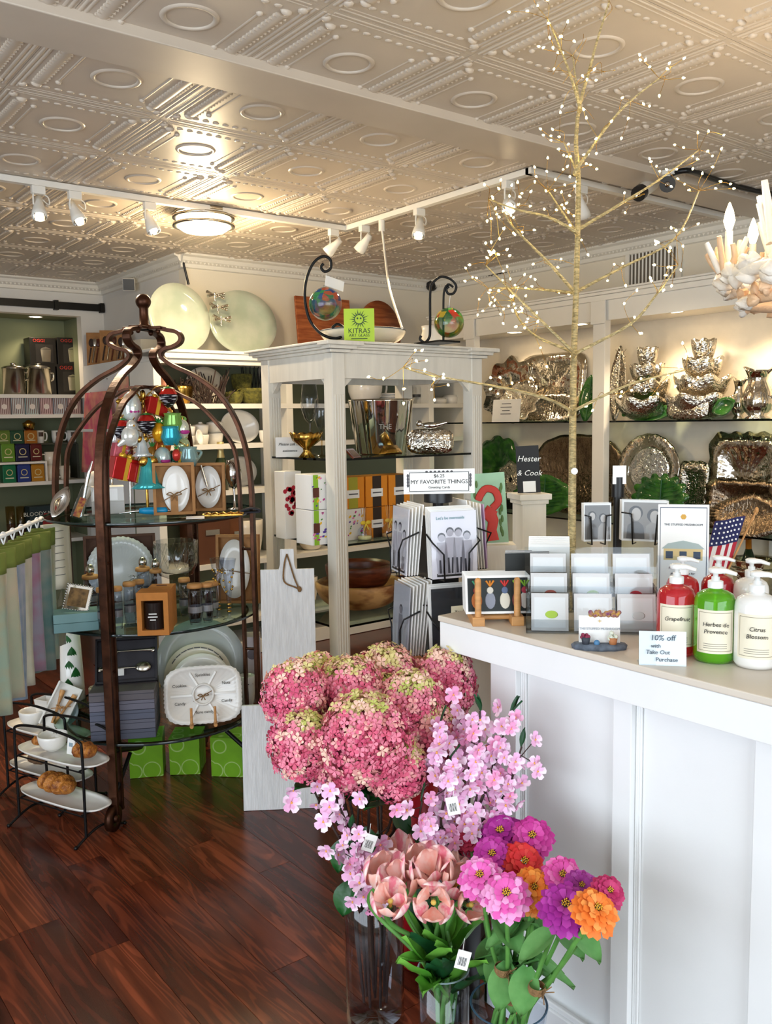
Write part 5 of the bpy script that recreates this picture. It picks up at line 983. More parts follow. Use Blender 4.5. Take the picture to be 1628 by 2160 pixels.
for bb in ((-W/2,-W/2+.012,-.01,.02,0,H),(W/2-.012,W/2,-.01,.02,0,H),(-W/2+.012,W/2-.012,-.01,.02,H-.012,H)): MB(T).box(*bb).build('box_side',plain('5A3A28',.7),t)
rr=min(W,H)*.97; dish(MB(),sup(rr,rr,2,.012,40),((.02,.015),(.62,.014),(.68,.006),(1,-.004)),120,T@TR(0,-.012,rr*.5)).build('platter','ceramic_grey',t); bow(t,T,W*.2,H*.35,.03,'chrome')
c,W,H=E1(328,420,1140,1262); t=thing('trifle_bowl','large cut crystal trifle bowl on the middle shelf','bowl',c,0); r=W/2
MB().lathe([(.0001,0),(r*.55,0),(r*.5,.006),(r*.16,H*.18),(r*.16,H*.32),(r*.75,H*.42),(r*.95,H*.6),(r,H),(r*.95,H),(r*.9,H*.62),(r*.6,H*.46),(.0001,H*.42)],48,fn=lambda rr_,z,a:(rr_*(1+.025*(1 if int(a*24/PI)%2 else -1)*(1 if z>H*.4 else 0)),z)).build('bowl','cut_glass',t)
b=MB()
for i in range(16):
    a=2*PI*i/16; a2=a+2*PI/16
    for (u,v) in ((a,a2),(a2,a)): b.tube([((r+.001)*math.cos(u),(r+.001)*math.sin(u),H*.58),((r+.002)*math.cos(v),(r+.002)*math.sin(v),H*.92)],.0016,5)
stuff(b.build('cut_pattern','cut_glass',t))
t,W,H,T=shadow_frame('large oval white plate in a kraft box at the right of the middle shelf',456,548,1128,1272,e1,(.74,.86,-.08),.1,-.25); MB(T).tube([(-W/2,-.017,H*.5),(W/2,-.017,H*.42)],.002,5).build('twine','twine',t)
for k,(x0,x1,y0) in enumerate(((446,478,1176),(466,502,1178))):
    c,W,H=E1(x0,x1,y0,1302+4*k); t=thing('champagne_flute','gold dotted champagne flute, %s of two before the oval plate'%['left','right'][k],'glass',c); r=W*.5
    MB().lathe([(.0001,0),(r*.75,0),(.008,.006),(.006,H*.1)],20).build('foot','glass_bluish',t); MB().lathe([(.006,H*.08),(.009,H*.3),(r*.55,H*.7),(r,H),(r*.94,H),(r*.5,H*.7),(.0001,H*.35)],24).build('bowl','glass_bluish',t)
    b=MB(); rnd=random.Random(k)
    for i in range(14): z=H*rnd.uniform(.45,.85); a=rnd.random()*6.28; rz_2=.009+(r*.8-.009)*(z/H-.3)/.6; b.sphere((rz_2*math.cos(a),rz_2*math.sin(a),z),.005,8,6)
    stuff(b.build('gold_dots','gold',t))
    for z in (.12,.18,.24): MB().lathe([(.007,H*z),(.011,H*(z+.015)),(.007,H*(z+.03))],14).build('ring','gold',t)
def corkjar(label,x0,x1,y0,yb,tall=0):
    c,W,H=E1(x0,x1,y0,yb); r=W*.48; t=thing('cork_jar',label,'jar',c)
    MB().lathe([(.0001,0),(r*.75,0),(r*.98,H*.3),(r*.9,H*.75),(r*.82,H*.9),(r*.8,H*.9),(r*.86,H*.72),(r*.9,H*.3),(r*.7,.008),(.0001,.008)],22).build('jar','glass_bluish',t)
    MB().lathe([(.0001,H*.9),(r*1.0,H*.9),(r*1.02,H*.95),(r*.95,H),(.0001,H)],20).build('cork_lid','wood_lt',t)
    MB().lathe([(r*.965,H*.3),(r*.96,H*.45)],20).build('print',plain('8A8A88',.4),t)
    if tall: MB(TR(0,0,H)).sphere((0,0,.022),.02,12,8,(1,1,1.3)).tube([(0,0,0),(0,0,.012)],.01,8).build('metal_knob','chrome',t)
for k,(x0,x1,y0,yb) in enumerate(((206,236,1238,1330),(236,262,1236,1326),(262,290,1226,1316),(282,308,1222,1306))): corkjar('slim glass jar with a flat cork lid in the left group, %s from left'%ORD[k],x0,x1,y0,yb)
for k,(x0,x1,y0,yb) in enumerate(((378,404,1218,1300),(396,430,1230,1316),(424,452,1228,1312),(432,464,1226,1304))): corkjar('slim glass jar with a flat cork lid in the right group, %s from left'%ORD[k],x0,x1,y0,yb)
for k,(x0,x1,y0,yb) in enumerate(((176,212,1212,1290),(288,320,1196,1272),(318,344,1200,1276))): corkjar('glass canister with a silver knob on its cork lid, %s of three at the back'%['left','middle','right'][k],x0,x1,y0,yb,1)
c,W,H=E1(296,362,1244,1334); t=thing('candle_box','orange brown kraft box with a window showing a dark jar candle','candle box',c,face_at(c)-.2); d=.10
for bb in ((-W/2,-W/2+.018,-d/2,d/2,0,H),(W/2-.018,W/2,-d/2,d/2,0,H),(-W/2+.018,W/2-.018,-d/2,d/2,0,.02),(-W/2+.018,W/2-.018,-d/2,d/2,H-.03,H),(-W/2+.018,W/2-.018,d/2-.004,d/2,.02,H-.03)): MB().box(*bb).build('box_side','kraft_orange',t)
MB(TR(0,-.01,.021)).cyl(W*.3,0,H*.62,20).build('candle_jar',plain('251D1B',.15),t); [scribble(t,w_,.004,'paper',(0,-W*.3-.0115,H*z_)) for w_,z_ in ((.03,.5),(.036,.43),(.022,.36))]
c2=Vector(c)+Vector((.07,.09,0)); t=carton('candle_box','second kraft candle box just behind the windowed one',c2,face_at(c2)-.2,W*.8,.09,H*.98,'kraft_orange'); MB().box(-.02,.02,-.002,.002,H*.98,H*1.0).build('slot',plain('5A3418',.7),t)
# ---- bottom tier
c,W,H=E2(182,344,1462,1570); n=5; h1=H/n; rzB=FACE+.16
for j in range(n):
    t=carton('slate_box','slate grey presentation box, %s from the bottom of the stack'%ORD[j],c+FH*.15-RH*.035+Vector((0,0,j*h1)),rzB,W*.86,.2,h1*.96,plain(['4B4E5C','5C5C68','565A6A','686774','5F5A5E'][j],.6)); MB().box(-W*.431,W*.431,-.101,.101,h1*.62,h1*.66).build('lid_line',plain('33343E',.7),t)
q=c+FH*.16-RH*.03+Vector((0,0,H+.001)); t=thing('cutlery_case','open slate case with two silver serving spoons on top of the box stack','cutlery case',q,rzB+.05); T=RX(-.5); w2,h2=W*.84,.185
MB(T).box(-w2/2,w2/2,.012,.03,0,h2).build('case','slate_in' if False else plain('3C3A40',.7),t)
for bb in ((-w2/2,-w2/2+.008,-.012,.012,0,h2),(w2/2-.008,w2/2,-.012,.012,0,h2),(-w2/2,w2/2,-.012,.012,0,.008),(-w2/2,w2/2,-.012,.012,h2-.008,h2)): MB(T).box(*bb).build('case_rim',plain('2B2A30',.6),t)
for k,(z,flip) in enumerate(((.06,1),(.13,-1))):
    b=MB(T@TR(0,.0,z)); b.tube([(-flip*w2*.42,0,.0),(-flip*w2*.2,-.004,0),(flip*w2*.16,-.002,0)],[.008,.004,.003],8); b.sphere((flip*w2*.27,-.002,0),.026,16,10,(1.25,.35,.85)); b.sphere((-flip*w2*.43,0,0),.011,10,6,(1.3,.5,1)); b.build('serving_spoon','steel',t)
MB(T).box(-.06,-.01,-.004,.0,.03,.06).build('tag','paper',t)
# divided platter on easel
c,W,H=E2(348,514,1416,1532); t=thing('divided_platter','white fluted sectioned snack platter lettered Cookies Nuts Candy on an easel','platter',c+Vector((0,0,.012)),face_at(c)); T=RX(-.25)
PH=H*1.05; dish(MB(),sup(W,PH,4.,.012,44),((.02,.0),(.8,.0),(.86,-.008),(1,-.016)),132,T@TR(0,0,PH/2)).build('platter','ceramic',t)
for a in (0,PI/3.0,2*PI/3.0,PI,4*PI/3,5*PI/3): MB(T@TR(0,-.004,PH/2)).bar((.042*math.cos(a),0,.042*math.sin(a)),(W*.42*math.cos(a)*(1 if abs(math.cos(a))>.9 else .8),0,PH*.42*math.sin(a)*1.05),.008,.006,up=(0,1,0)).build('divider','ceramic',t)
MB(T@TR(0,-.004,PH/2)@RX(PI/2)).lathe([(.036,0),(.038,.008),(.044,.008),(.046,0)],28).build('center_ring','ceramic',t)
for (tx_,x,z) in (('Sprinkles',.0,.82),('Cookies',-.3,.66),('Nuts',.3,.66),('Candy',-.3,.36),('Candy',.3,.36),('More candy',.0,.2)): text('lettering',tx_,.017,'ink',t,(W*x,-.006+.25*PH*z,PH*z),(PI/2-.25,0,0))
bow(t,T,.0,PH*.48,.022)
for x in (-.05,.045): MB().tube([(x,-.05,.006),(x,.08,.006)],.008,6).tube([(x,-.035,0),(x,-.02,.075)],.006,6).tube([(x,.07,0),(x,.055,.12)],.005,6).build('easel_arm','wood_lt',t)
MB().tube([(-.05,.0,.007),(.045,0,.007)],.005,6).build('easel_bar','wood_lt',t)
for k,(x0,x1,y0,m_,lab,dy) in enumerate(((308,508,1331,'ceramic_grey','large pale grey plate at the back of the bottom tier',.20),(332,482,1346,'ceramic_cream','cream plate with a printed rim in the middle of the standing plates',.15),(352,486,1364,'ceramic','white plate with a finely fluted rim in front of the standing plates',.10))):
    c,W,H=E2(x0,x1,y0,1520); c=c+FH*(dy-.02); c.z=e2+.002; Wd=W; t=thing('dinner_plate',lab,'plate',c,face_at(c)); T=RX(-.14)
    dish(MB(),sup(Wd,Wd,2.,.006 if k==2 else 0,70),((.02,.014),(.62,.014),(.68,.006),(1,0)),140 if k==2 else 64,T@TR(0,0,Wd/2)).build('dish',m_,t)
    if k==1:
        for i in range(9):
            a=PI*(.2+.6*i/8); scribble(t,.026,.004,'ink_soft',(Wd*.43*math.cos(a),.14*(Wd/2+Wd*.43*math.sin(a))-.004,Wd/2+Wd*.43*math.sin(a)),(-.14,-(a-PI/2),0))
c,W,H=E2(500,537,1430,1502); t=thing('dip_bowl','white footed bowl with small lettering at the right of the bottom tier','bowl',c+FH*.05); bowl(MB(),W*.5,H,.005,28,foot=.45).build('bowl','ceramic',t); scribble(t,.03,.005,'ink_soft',(-.005,-W*.5+.002,H*.8))
c,W,H=E2(176,204,1438,1500); t=thing('ruffled_dish','small ruffled white dish left of the slate box stack','dish',c+FH*.1); bowl(MB(),W*.62,H*.6,.005,40,lambda r_,z,a:(r_*(1+.05*math.sin(9*a)),z),foot=.5).build('bowl','ceramic_cream',t)
c,W,H=E2(504,542,1345,1500); c=c+FH*.16; c.z=e2+.001; t=carton('wrapped_soap','pair of mauve paper wrapped boxes with a dark leaf print behind the dip bowl',c,face_at(c),W,.1,H*.95,plain('B9AEB2',.7)); MB(TR(0,-.051,H*.7)@RX(PI/2)).disc(W*.3,0,18).build('leaf_print',plain('6A6268',.7),t)
c,W,H=E2(206,244,1338,1480); c=c+FH*.22; c.z=e2+.001; t=carton('lemon_panel','white and yellow lettered carton behind the front etagere leg',c,face_at(c),W,.06,H,plain('ECEAE2',.6)); decal(t,'yellow_field',-W*.5,W*.5,0,H*.45,-.03,plain('D3BC3A',.6)); text('lettering','NT, LI',.024,'ink',t,(0,-.032,H*.82)); scribble(t,W*.7,.006,'ink',(0,-.0312,H*.7))
c,W,H=E2(238,312,1330,1480); c=c+FH*.22; c.z=e2+.001; t=carton('kraft_carton','plain kraft carton standing behind the standing plates',c,face_at(c),W,.08,H*.95,plain('A98A5C',.7)); MB().box(-W*.5,W*.5,-.041,.041,H*.9,H*.95).build('lid','kraft',t)
# botanical cloth hanging under the middle shelf at left
q=P(152,1430,D=3.78); zt_=P(152,1325,D=3.78).z; c=Vector((q.x,q.y,e2)); t=thing('botanical_canister','tall white canister printed with green leaves at the left of the bottom tier','canister',c+RH*.0,face_at(c)); hh_=zt_-e2-.02; hh_=min(hh_,e1-e2-.03)
MB().lathe([(.0001,0),(.055,0),(.05,hh_*.35),(.042,hh_),(.0001,hh_)],26).build('body','ceramic',t)
b=MB()
for k,(a,z,s_) in enumerate(((-.3,.9,.04),(.1,.72,.05),(-.2,.55,.045),(.35,.42,.06),(-.35,.3,.05),(.05,.2,.05))):
    R_=.053-.012*z; b.grid(lambda u,v:((R_+.001)*math.sin(a+(u-.5)*.9*(math.sin(PI*v)+.02)),-(R_+.001)*math.cos(a+(u-.5)*.9*(math.sin(PI*v)+.02)),hh_*z+(v-.5)*s_*1.6),4,6)
stuff(b.build('leaf_print','leaf_dark',t)); MB().lathe([(.0562,.0),(.0562,.035)],26).build('band',mat('tapestry','8C8A55',.6,h2='3E4A32',scale=70),t)
# green gift boxes on the floor under the stand
lime=mat('lime_swirl','7CB518',.5,var=.06)
nt=lime.node_tree; wv=nt.nodes.new('ShaderNodeTexVoronoi'); wv.feature='F1'; wv.inputs['Scale'].default_value=11; tcn=nt.nodes.new('ShaderNodeTexCoord'); nt.links.new(tcn.outputs['Object'],wv.inputs['Vector']); r_=nt.nodes.new('ShaderNodeValToRGB'); e_=r_.color_ramp.elements; e_[0].position=.40; e_[0].color=(0,0,0,1); e_[1].position=.43; e_[1].color=(1,1,1,1); e3=r_.color_ramp.elements.new(.47); e3.color=(0,0,0,1); nt.links.new(wv.outputs['Distance'],r_.inputs[0]); mx=nt.nodes.new('ShaderNodeMixRGB'); mx.inputs[2].default_value=hexc('C4E08A'); bb_=nt.nodes['Principled BSDF']; src=bb_.inputs['Base Color'].links[0].from_socket; nt.links.new(r_.outputs[0],mx.inputs[0]); nt.links.new(src,mx.inputs[1]); nt.links.new(mx.outputs[0],bb_.inputs['Base Color'])
for k,(x0,x1,y0,yb) in enumerate(((272,350,1556,1643),(352,424,1556,1637),(434,512,1556,1642))):
    c,W,H=fz(x0,x1,y0,yb,0.001); H=min(H,SZ[2]-.14); a=[.35,.05,-.25][k]; t=carton('lime_gift_box','lime green gift box with pale swirls under the etagere, %s of three'%['left','middle','right'][k],c+FH*.09+RH*(.02*(k-1)),FACE+a*.5,W*.92,.15,H,lime); MB().box(-W*.463,W*.463,-.0755,.0755,H*.72,H*1.004).build('lid',lime,t)
# ================================================================== bread racks
fa,fb,fc_,fd=P(40,1697,z=0),P(50,1735,z=0),P(170,1792,z=0),P(250,1748,z=0)
mid0,mid1=(fa+fb)/2,(fc_+fd)/2; ax=(mid1-mid0); RL=ax.length; ax.normalize(); wd=Vector((-ax.y,ax.x,0)); rzR=math.atan2(ax.y,ax.x); ctr=(mid0+mid1)/2+RH*.03
uz=P(155,1592,D=depth(ctr)).z; lz_=P(150,1682,D=depth(ctr)).z; tz_=uz+.115
def bread_rack(label,loc):
    t=thing('tiered_rack',label,'rack',loc,rzR); hl=RL*.42; hw=.07
    for s in (-1,1):
        MB().tube(bez([(-hl,s*hw,.03),(-hl,s*hw,uz*.5),(-hl,s*hw,tz_-.05),(-hl*.9,s*hw,tz_-.005),(-hl*.3,s*hw,tz_+.012),(hl*.3,s*hw,tz_+.012),(hl*.9,s*hw,tz_-.005),(hl,s*hw,tz_-.05),(hl,s*hw,uz*.5),(hl,s*hw,.03)],60),.0055,8).build('arch','black_metal',t)
        MB().tube(bez([(s*hl,-hw-.05,.004),(s*hl,-hw*.9,.03),(s*hl,0,.045),(s*hl,hw*.9,.03),(s*hl,hw+.05,.004)],24),.005,8).sphere((s*hl,-hw-.05,.006),.008,8,6).sphere((s*hl,hw+.05,.006),.008,8,6).build('foot','black_metal',t)
        for z in (lz_,uz): MB().tube([(s*hl*.9,-hw,z-.008),(s*hl*.9,hw,z-.008)],.004,6).build('cross_rod','black_metal',t)
    for z in (lz_,uz):
        for s in (-1,1): MB().tube([(-hl,s*hw,z-.012),(hl,s*hw,z-.012)],.003,6).build('side_rod','black_metal',t)
    return t
def boat(label,loc,L=None,w=.15,m='ceramic',rz=None):
    t=thing('boat_tray',label,'tray',loc,rzR if rz is None else rz); L=L or RL*.98
    dish(MB(),sup(L,w,3.2),((.02,-.002),(.78,-.002),(.9,.003),(1,.012)),56,RX(PI/2),-.006).build('tray',m,t); return t
rack=bread_rack('black wire two tier bread rack on the floor before the etagere',(ctr.x,ctr.y,0))
up_=Vector((ctr.x,ctr.y,uz)); lo_=Vector((ctr.x,ctr.y,lz_))
boat('long white tray on the upper tier of the bread rack',up_); boat('long white tray on the lower tier under the braided loaf',lo_)
def bread(label,c,L,w,h,rz,nseg=4,name='bread_loaf',m='bread'):
    t=thing(name,label,'bread',c,rz); b=MB()
    def fn(u,v):
        a=2*PI*v; x=(u-.5)*L; e=max(.0,1-abs(2*u-1)**3)**.5; br=1+.16*math.sin(nseg*2*PI*u+ (1.2 if math.sin(a)>0 else 0)+a); return (x,w/2*math.cos(a)*e*br,h/2+h/2*math.sin(a)*e*(br if math.sin(a)>0 else 1.))
    b.grid(fn,40,20); b.build('crust',m,t); return t
bread('golden braided loaf sprinkled with seeds on the lower tray',lo_-ax*.045+Vector((0,0,.012)),.19,.09,.075,rzR)
bread('small glossy bread knot at the right end of the upper tray',up_+ax*.125+Vector((0,0,.012)),.10,.07,.06,rzR+.3,3,'bread_roll')
bread('small croissant beside the white bowl on the upper tray',up_-ax*.14+wd*.015+Vector((0,0,.012)),.08,.045,.04,rzR+.9,5,'croissant')
t=thing('dip_bowl','white dipping bowl with lettering inside its rim on the upper tray','bowl',up_-ax*.055+Vector((0,0,.012)),FACE); bowl(MB(),.058,.062,.004,32,foot=.4).build('bowl','ceramic',t); text('lettering','Dip & Boo',.014,'ink',t,(.012,.0505,.052),(PI/2-.2,0,0))
t=thing('recipe_card','small white card standing beside the bread knot','card',up_+ax*.05+Vector((0,0,.012)),FACE-.5); MB(RX(-.15)).box(-.02,.02,-.006,.006,0,.062).build('card','paper',t); MB(RX(-.15)).box(-.01,.01,-.0065,-.006,.03,.045).build('print',plain('8FA4B0',.6),t)
ctr2=Vector(P(108,1640,D=3.62)); ctr2.z=0; r2=bread_rack('second black wire rack partly hidden behind the bread rack',(ctr2.x,ctr2.y,0))
u2=Vector((ctr2.x,ctr2.y,uz)); l2=Vector((ctr2.x,ctr2.y,lz_)); boat('white tray on the upper tier of the rear rack',u2); boat('white tray holding a brown roll on the lower tier of the rear rack',l2)
bread('brown roll on the rear rack lower tray',l2-ax*.08+Vector((0,0,.012)),.1,.06,.05,rzR,3,'bread_roll',plain('6E5138',.7))
t=thing('serving_bowl','white handled bowl on the left of the rear rack','bowl',u2-ax*.10+Vector((0,0,.012)),FACE); bowl(MB(),.055,.06,.004,30,foot=.5).build('bowl','ceramic',t); MB().tube(bez([(.05,0,.05),(.085,0,.055),(.08,0,.02),(.045,0,.02)],10),.006,6).build('handle','ceramic',t)
t=thing('cracker_tray','angular white tray tied with wooden spreaders leaning on the rear rack','tray',u2+ax*.02+Vector((0,.0,.014)),FACE+.2); T=RX(-.35)@RY(.45)
MB(T).box(-.05,.05,0,.008,0,.19).build('tray_floor','ceramic',t,bev=.002); MB(T).box(-.054,-.046,-.03,.008,0,.19).build('tray_side','ceramic',t,bev=.002); MB(T).box(.046,.054,-.03,.008,0,.19).build('tray_side','ceramic',t,bev=.002)
for i in range(2): MB(T@RY(.2-.35*i)).tube([(0,-.014,.02),(0,-.014,.10),(0,-.012,.16)],[.007,.005,.012],8).build('spreader','wood_lt',t)
bow(t,T,0,.09,.02,'wood_lt')
t=thing('white_cup','angular white cup behind the cracker tray on the rear rack','cup',u2-ax*.055+wd*.04+Vector((0,0,.012)),FACE+.4); MB().lathe([(.0001,0),(.035,0),(.05,.11),(.046,.11),(.032,.006),(.0001,.006)],4,smooth=False).build('cup','ceramic',t)
t=thing('grey_plate','grey blue glass plate leaning behind the cracker tray','plate',u2+ax*.045+wd*.035+Vector((0,0,.012)),FACE); dish(MB(),sup(.13,.13),((.02,.01),(.7,.01),(1,0)),40,RX(-.3)@TR(0,0,.065)).build('dish',plain('8FA0A2',.2),t)
# ================================================================== towel rail
zr=P(87,1095,D=3.55).z; ra=P(84,1096,z=zr); rb=P(13,1127,z=zr); dv=(rb-ra).normalized(); rend=ra+dv*1.0-RH*.55
t=thing('towel_rack','white freestanding towel rail at the left edge','rack',(rend.x,rend.y,0)); T0=TR(-rend.x,-rend.y,0)
MB(T0).tube([ra-dv*.02,ra+dv*1.0,rend],.008,10).sphere(ra-dv*.02,.012,10,8).build('rail','white_paint',t)
MB(T0).tube([(rend.x,rend.y,.02),rend],.012,10).box(rend.x-.16,rend.x+.16,rend.y-.16,rend.y+.16,0,.02).build('post','white_paint',t)
sidev=Vector((-dv.y,dv.x,0))
tow=mat('towel_sage','9BA58C',.9,h2='B9A98F',scale=3.2,stretch=(2,2,1.6),lo=.35,hi=.65,bump=.1,bscale=200,sheen=.3)
tows=[tow]
for i,(a_,b_) in enumerate((('8A9A86','A8926E'),('56736E','8E8A7C'),('8C8794','9A4E68'),('A9A690','C3B7A4'),('6E8290','A8A6B8'))): tows.append(mat('towel_%d'%i,a_,.9,h2=b_,scale=3.0,stretch=(1.5,1.5,2.4),lo=.38,hi=.62,bump=.1,bscale=200,sheen=.3))
for k in range(8):
    p=ra+dv*(.05+k*.115); L=.51+.015*(k%3); w_=.17 if k else .2; ph=random.random()*6
    t=thing('tea_towel','hanging %s linen tea towel with an olive top band, %s from the etagere'%(['sage','greyish green','teal','mauve','oatmeal','slate blue','sage','teal'][k],ORD[k]),'towel',(p.x,p.y,zr)); t.rotation_euler=(0,0,math.atan2(-dv.y,-dv.x)-.42-.05*(k%3))
    def fn(u,v,L=L,w_=w_,ph=ph): 
        return ((u-.15)*w_*(1-.12*v),.018*math.sin(u*7+ph)*(.4+.6*v)+.010*math.sin(u*15+ph*2)*v,-.03-v*L)
    MB().slab(fn,20,14,.006).build('cloth',tows[k%6],t)
    MB().slab(lambda u,v:(fn(u,v*.13)[0]*1.003,fn(u,v*.13)[1]-.001,fn(u,v*.13)[2]+.001),20,3,.008).build('top_band',plain('6E7A34',.9),t)
    MB().tube(bez([(0,0,-.03),(.012,0,0),(0,0,.012),(-.012,0,0),(0,0,-.03)],16),.003,6).build('loop','white_paint',t)
q=ra-dv*.02+RH*.06; t=thing('ruler_towel','long cream towel printed with measuring marks hanging at the rail end','towel',(q.x,q.y,zr),math.atan2(-dv.y,-dv.x)-.75)
MB().slab(lambda u,v:((u-.5)*.13*(1+.15*v),.014*math.sin(u*8)*(.3+v),-.02-v*.27),12,10,.012).build('cloth',plain('DDD3BE',.9),t)
for i in range(7): MB().box(-.05,.02,-.018,-.0145,-.05-i*.03,-.0485-i*.03).build('mark','ink_soft',t)
# pink apron hung on the side shelving
c,W,H=fit(188,240,826,1000,None,X=JX-.05); t=thing('pink_apron','pink fringed cloth with yellow flowers hanging on the side shelving','cloth',(c.x,c.y,c.z+H),R90); MB().slab(lambda u,v:((u-.5)*W*1.3*(.7+.5*v),.02*math.sin(u*9)*v-.01,-v*H),16,12,.01).build('cloth',mat('pinkcloth','E0607E',.9,h2='F0A08A',scale=9),t)
c,W,H=fit(262,345,790,900,None,X=JX-.05); t=thing('pink_towel','pink and orange striped towel hanging behind the ornament tree','cloth',(c.x,c.y,c.z+H),R90); MB().slab(lambda u,v:((u-.5)*W*1.2,.02*math.sin(u*9)*v-.01,-v*H*1.6),16,12,.01).build('cloth',mat('pinkcloth2','EE8F86',.9,h2='F4C9A0',scale=9),t)
# ================================================================== leaning cutting boards
def lean_board(name,label,xb0,xb1,yb,ytop,hand=None,back=.0):
    a=P(xb0,yb,z=.001); b_=P(xb1,yb-6,z=.001); c=(a+b_)/2; W=(b_-a).length; return c,W,math.atan2((b_-a).y,(b_-a).x)
c,W,rz_b=lean_board('','',514,650,1711,1487); s=depth(c)/FPX; H=(1711-1487)*s*1.03
t=thing('cutting_board','plain whitewashed wooden board leaning in front of the handled board','board',c,rz_b); MB(RX(-.10)).box(-W/2,W/2+.04,0,.022,0,H).build('board','board_white',t,bev=.002)
c2=c+FH*.11+RH*.055; H2=(1711-1222)*s*1.06; W2=.225; t=thing('cutting_board','tall whitewashed board with a handle and twine loop','board',c2,rz_b); T=RX(-.10)
poly=[(-W2/2,0),(W2/2,0),(W2/2,H2),(.036,H2),(.030,H2+.02),(.028,H2+.085),(-.028,H2+.085),(-.030,H2+.02),(-.036,H2),(-W2/2,H2)]
MB(T@TR(0,.022,0)@RX(PI/2)).prism(poly,0,.022).build('board','board_white',t,bev=.002)
MB(T).tube(bez([(0,-.003,H2+.065),(-.012,-.006,H2+.02),(-.014,-.006,H2-.05),(.03,-.006,H2-.075),(.045,-.006,H2-.08),(.03,-.006,H2-.04),(.01,-.004,H2+.03),(0,-.003,H2+.065)],40),.0035,6).sphere((.05,-.006,H2-.085),.009,8,6,(1,.7,1.4)).build('twine_loop','twine',t)
# ================================================================== card spinner
SP=P(925,1200,D=2.57); spx,spy=SP.x,SP.y; zA1,zA0=P(950,1075,D=2.44).z,P(950,1216,D=2.44).z; zB1,zB0=P(950,1238,D=2.44).z,P(950,1385,D=2.44).z
rz_s=FACE+.32
t=thing('card_spinner','black wire greeting card spinner with a MY FAVORITE THINGS sign beside the counter','card rack',(spx,spy,0),rz_s)
zH=P(923,1050,D=2.57).z
MB().cyl(.135,0,.02,32).tube([(0,0,.02),(0,0,zH-.02)],.013,12).build('pole','black_metal',t); MB().cyl(.042,zH-.012,zH+.016,28).cyl(.016,zH-.045,zH-.012,16).build('hub','black_plastic',t)
MB().box(-.045,.045,-.045,.045,zB0-.02,zH-.05).build('core',plain('16171A',.4),t)
sw,sh=.205,.078; ts=thing('header_sign','white MY FAVORITE THINGS $6.25 sign on top of the card spinner','sign',(spx,spy,zH+.016),FACE+.02); hs=P(923,1000,D=2.55).z-zH-.0
MB().box(-sw/2,sw/2,-.048,-.045,-.0,hs).build('panel','paper',ts); MB().box(-.02,.02,-.045,.02,-.0,.012).build('clip','black_plastic',ts)
for bb in ((-sw*.42,sw*.42,hs*.86,hs*.88),(-sw*.42,sw*.42,hs*.10,hs*.12),(-sw*.42,-sw*.412,hs*.1,hs*.88),(sw*.412,sw*.42,hs*.1,hs*.88),(-sw*.45,sw*.45,hs*.9,hs*.905),(-sw*.45,sw*.45,hs*.075,hs*.08)): MB().box(bb[0],bb[1],-.0488,-.048,bb[2],bb[3]).build('border_line','ink',ts)
text('lettering','$6.25',.014,'ink',ts,(0,-.0485,hs*.72)); text('lettering','MY FAVORITE THINGS',.0165,'ink',ts,(0,-.0485,hs*.48)); text('lettering','Greeting Cards',.010,'ink',ts,(0,-.0485,hs*.26))
sc_b=MB()
for i in range(7): sc_b.sphere((-.036+.012*i,-.0482,hs*.9),.004,6,4,(1,.2,.8))
for s in (-1,1):
    for i in range(4): sc_b.sphere((s*sw*.44,-.0482,hs*(.35+.13*i)),.0045,6,4,(.8,.2,1.3))
stuff(sc_b.build('ornament_print','ink_soft',ts))
def figures(t,T,w,h,n,seed,ytop=.8):
    rnd=random.Random(seed); b1=MB(T); b2=MB(T)
    for i in range(n):
        x=w*(-.28+.56*i/max(1,n-1)) if n>1 else 0; hh=h*rnd.uniform(.85,1.0)*ytop; wq=w*.13
        b1.add([(x-wq*.8,-.0008,h*.06),(x+wq*.8,-.0008,h*.06),(x+wq,-.0008,hh*.45),(x+wq*.8,-.0008,hh*.78),(x-wq*.8,-.0008,hh*.78),(x-wq,-.0008,hh*.45)],[(0,1,2,3,4,5)])
        b1.disc(h*.055,0,12,TR(x,-.0010,hh*.87)@RX(PI/2)); b2.disc(h*.06,0,12,TR(x,-.0009,hh*.90)@RX(PI/2),fn=lambda a:h*.062); 
        b2.add([(x-wq*.5,-.0011,h*.08),(x-wq*.1,-.0011,h*.08),(x-wq*.2,-.0011,hh*.4),(x-wq*.5,-.0011,hh*.4)],[(0,1,2,3)]); b2.add([(x+wq*.1,-.0011,h*.08),(x+wq*.4,-.0011,h*.08),(x+wq*.5,-.0011,hh*.4),(x+wq*.2,-.0011,hh*.4)],[(0,1,2,3)])
    return b1,b2
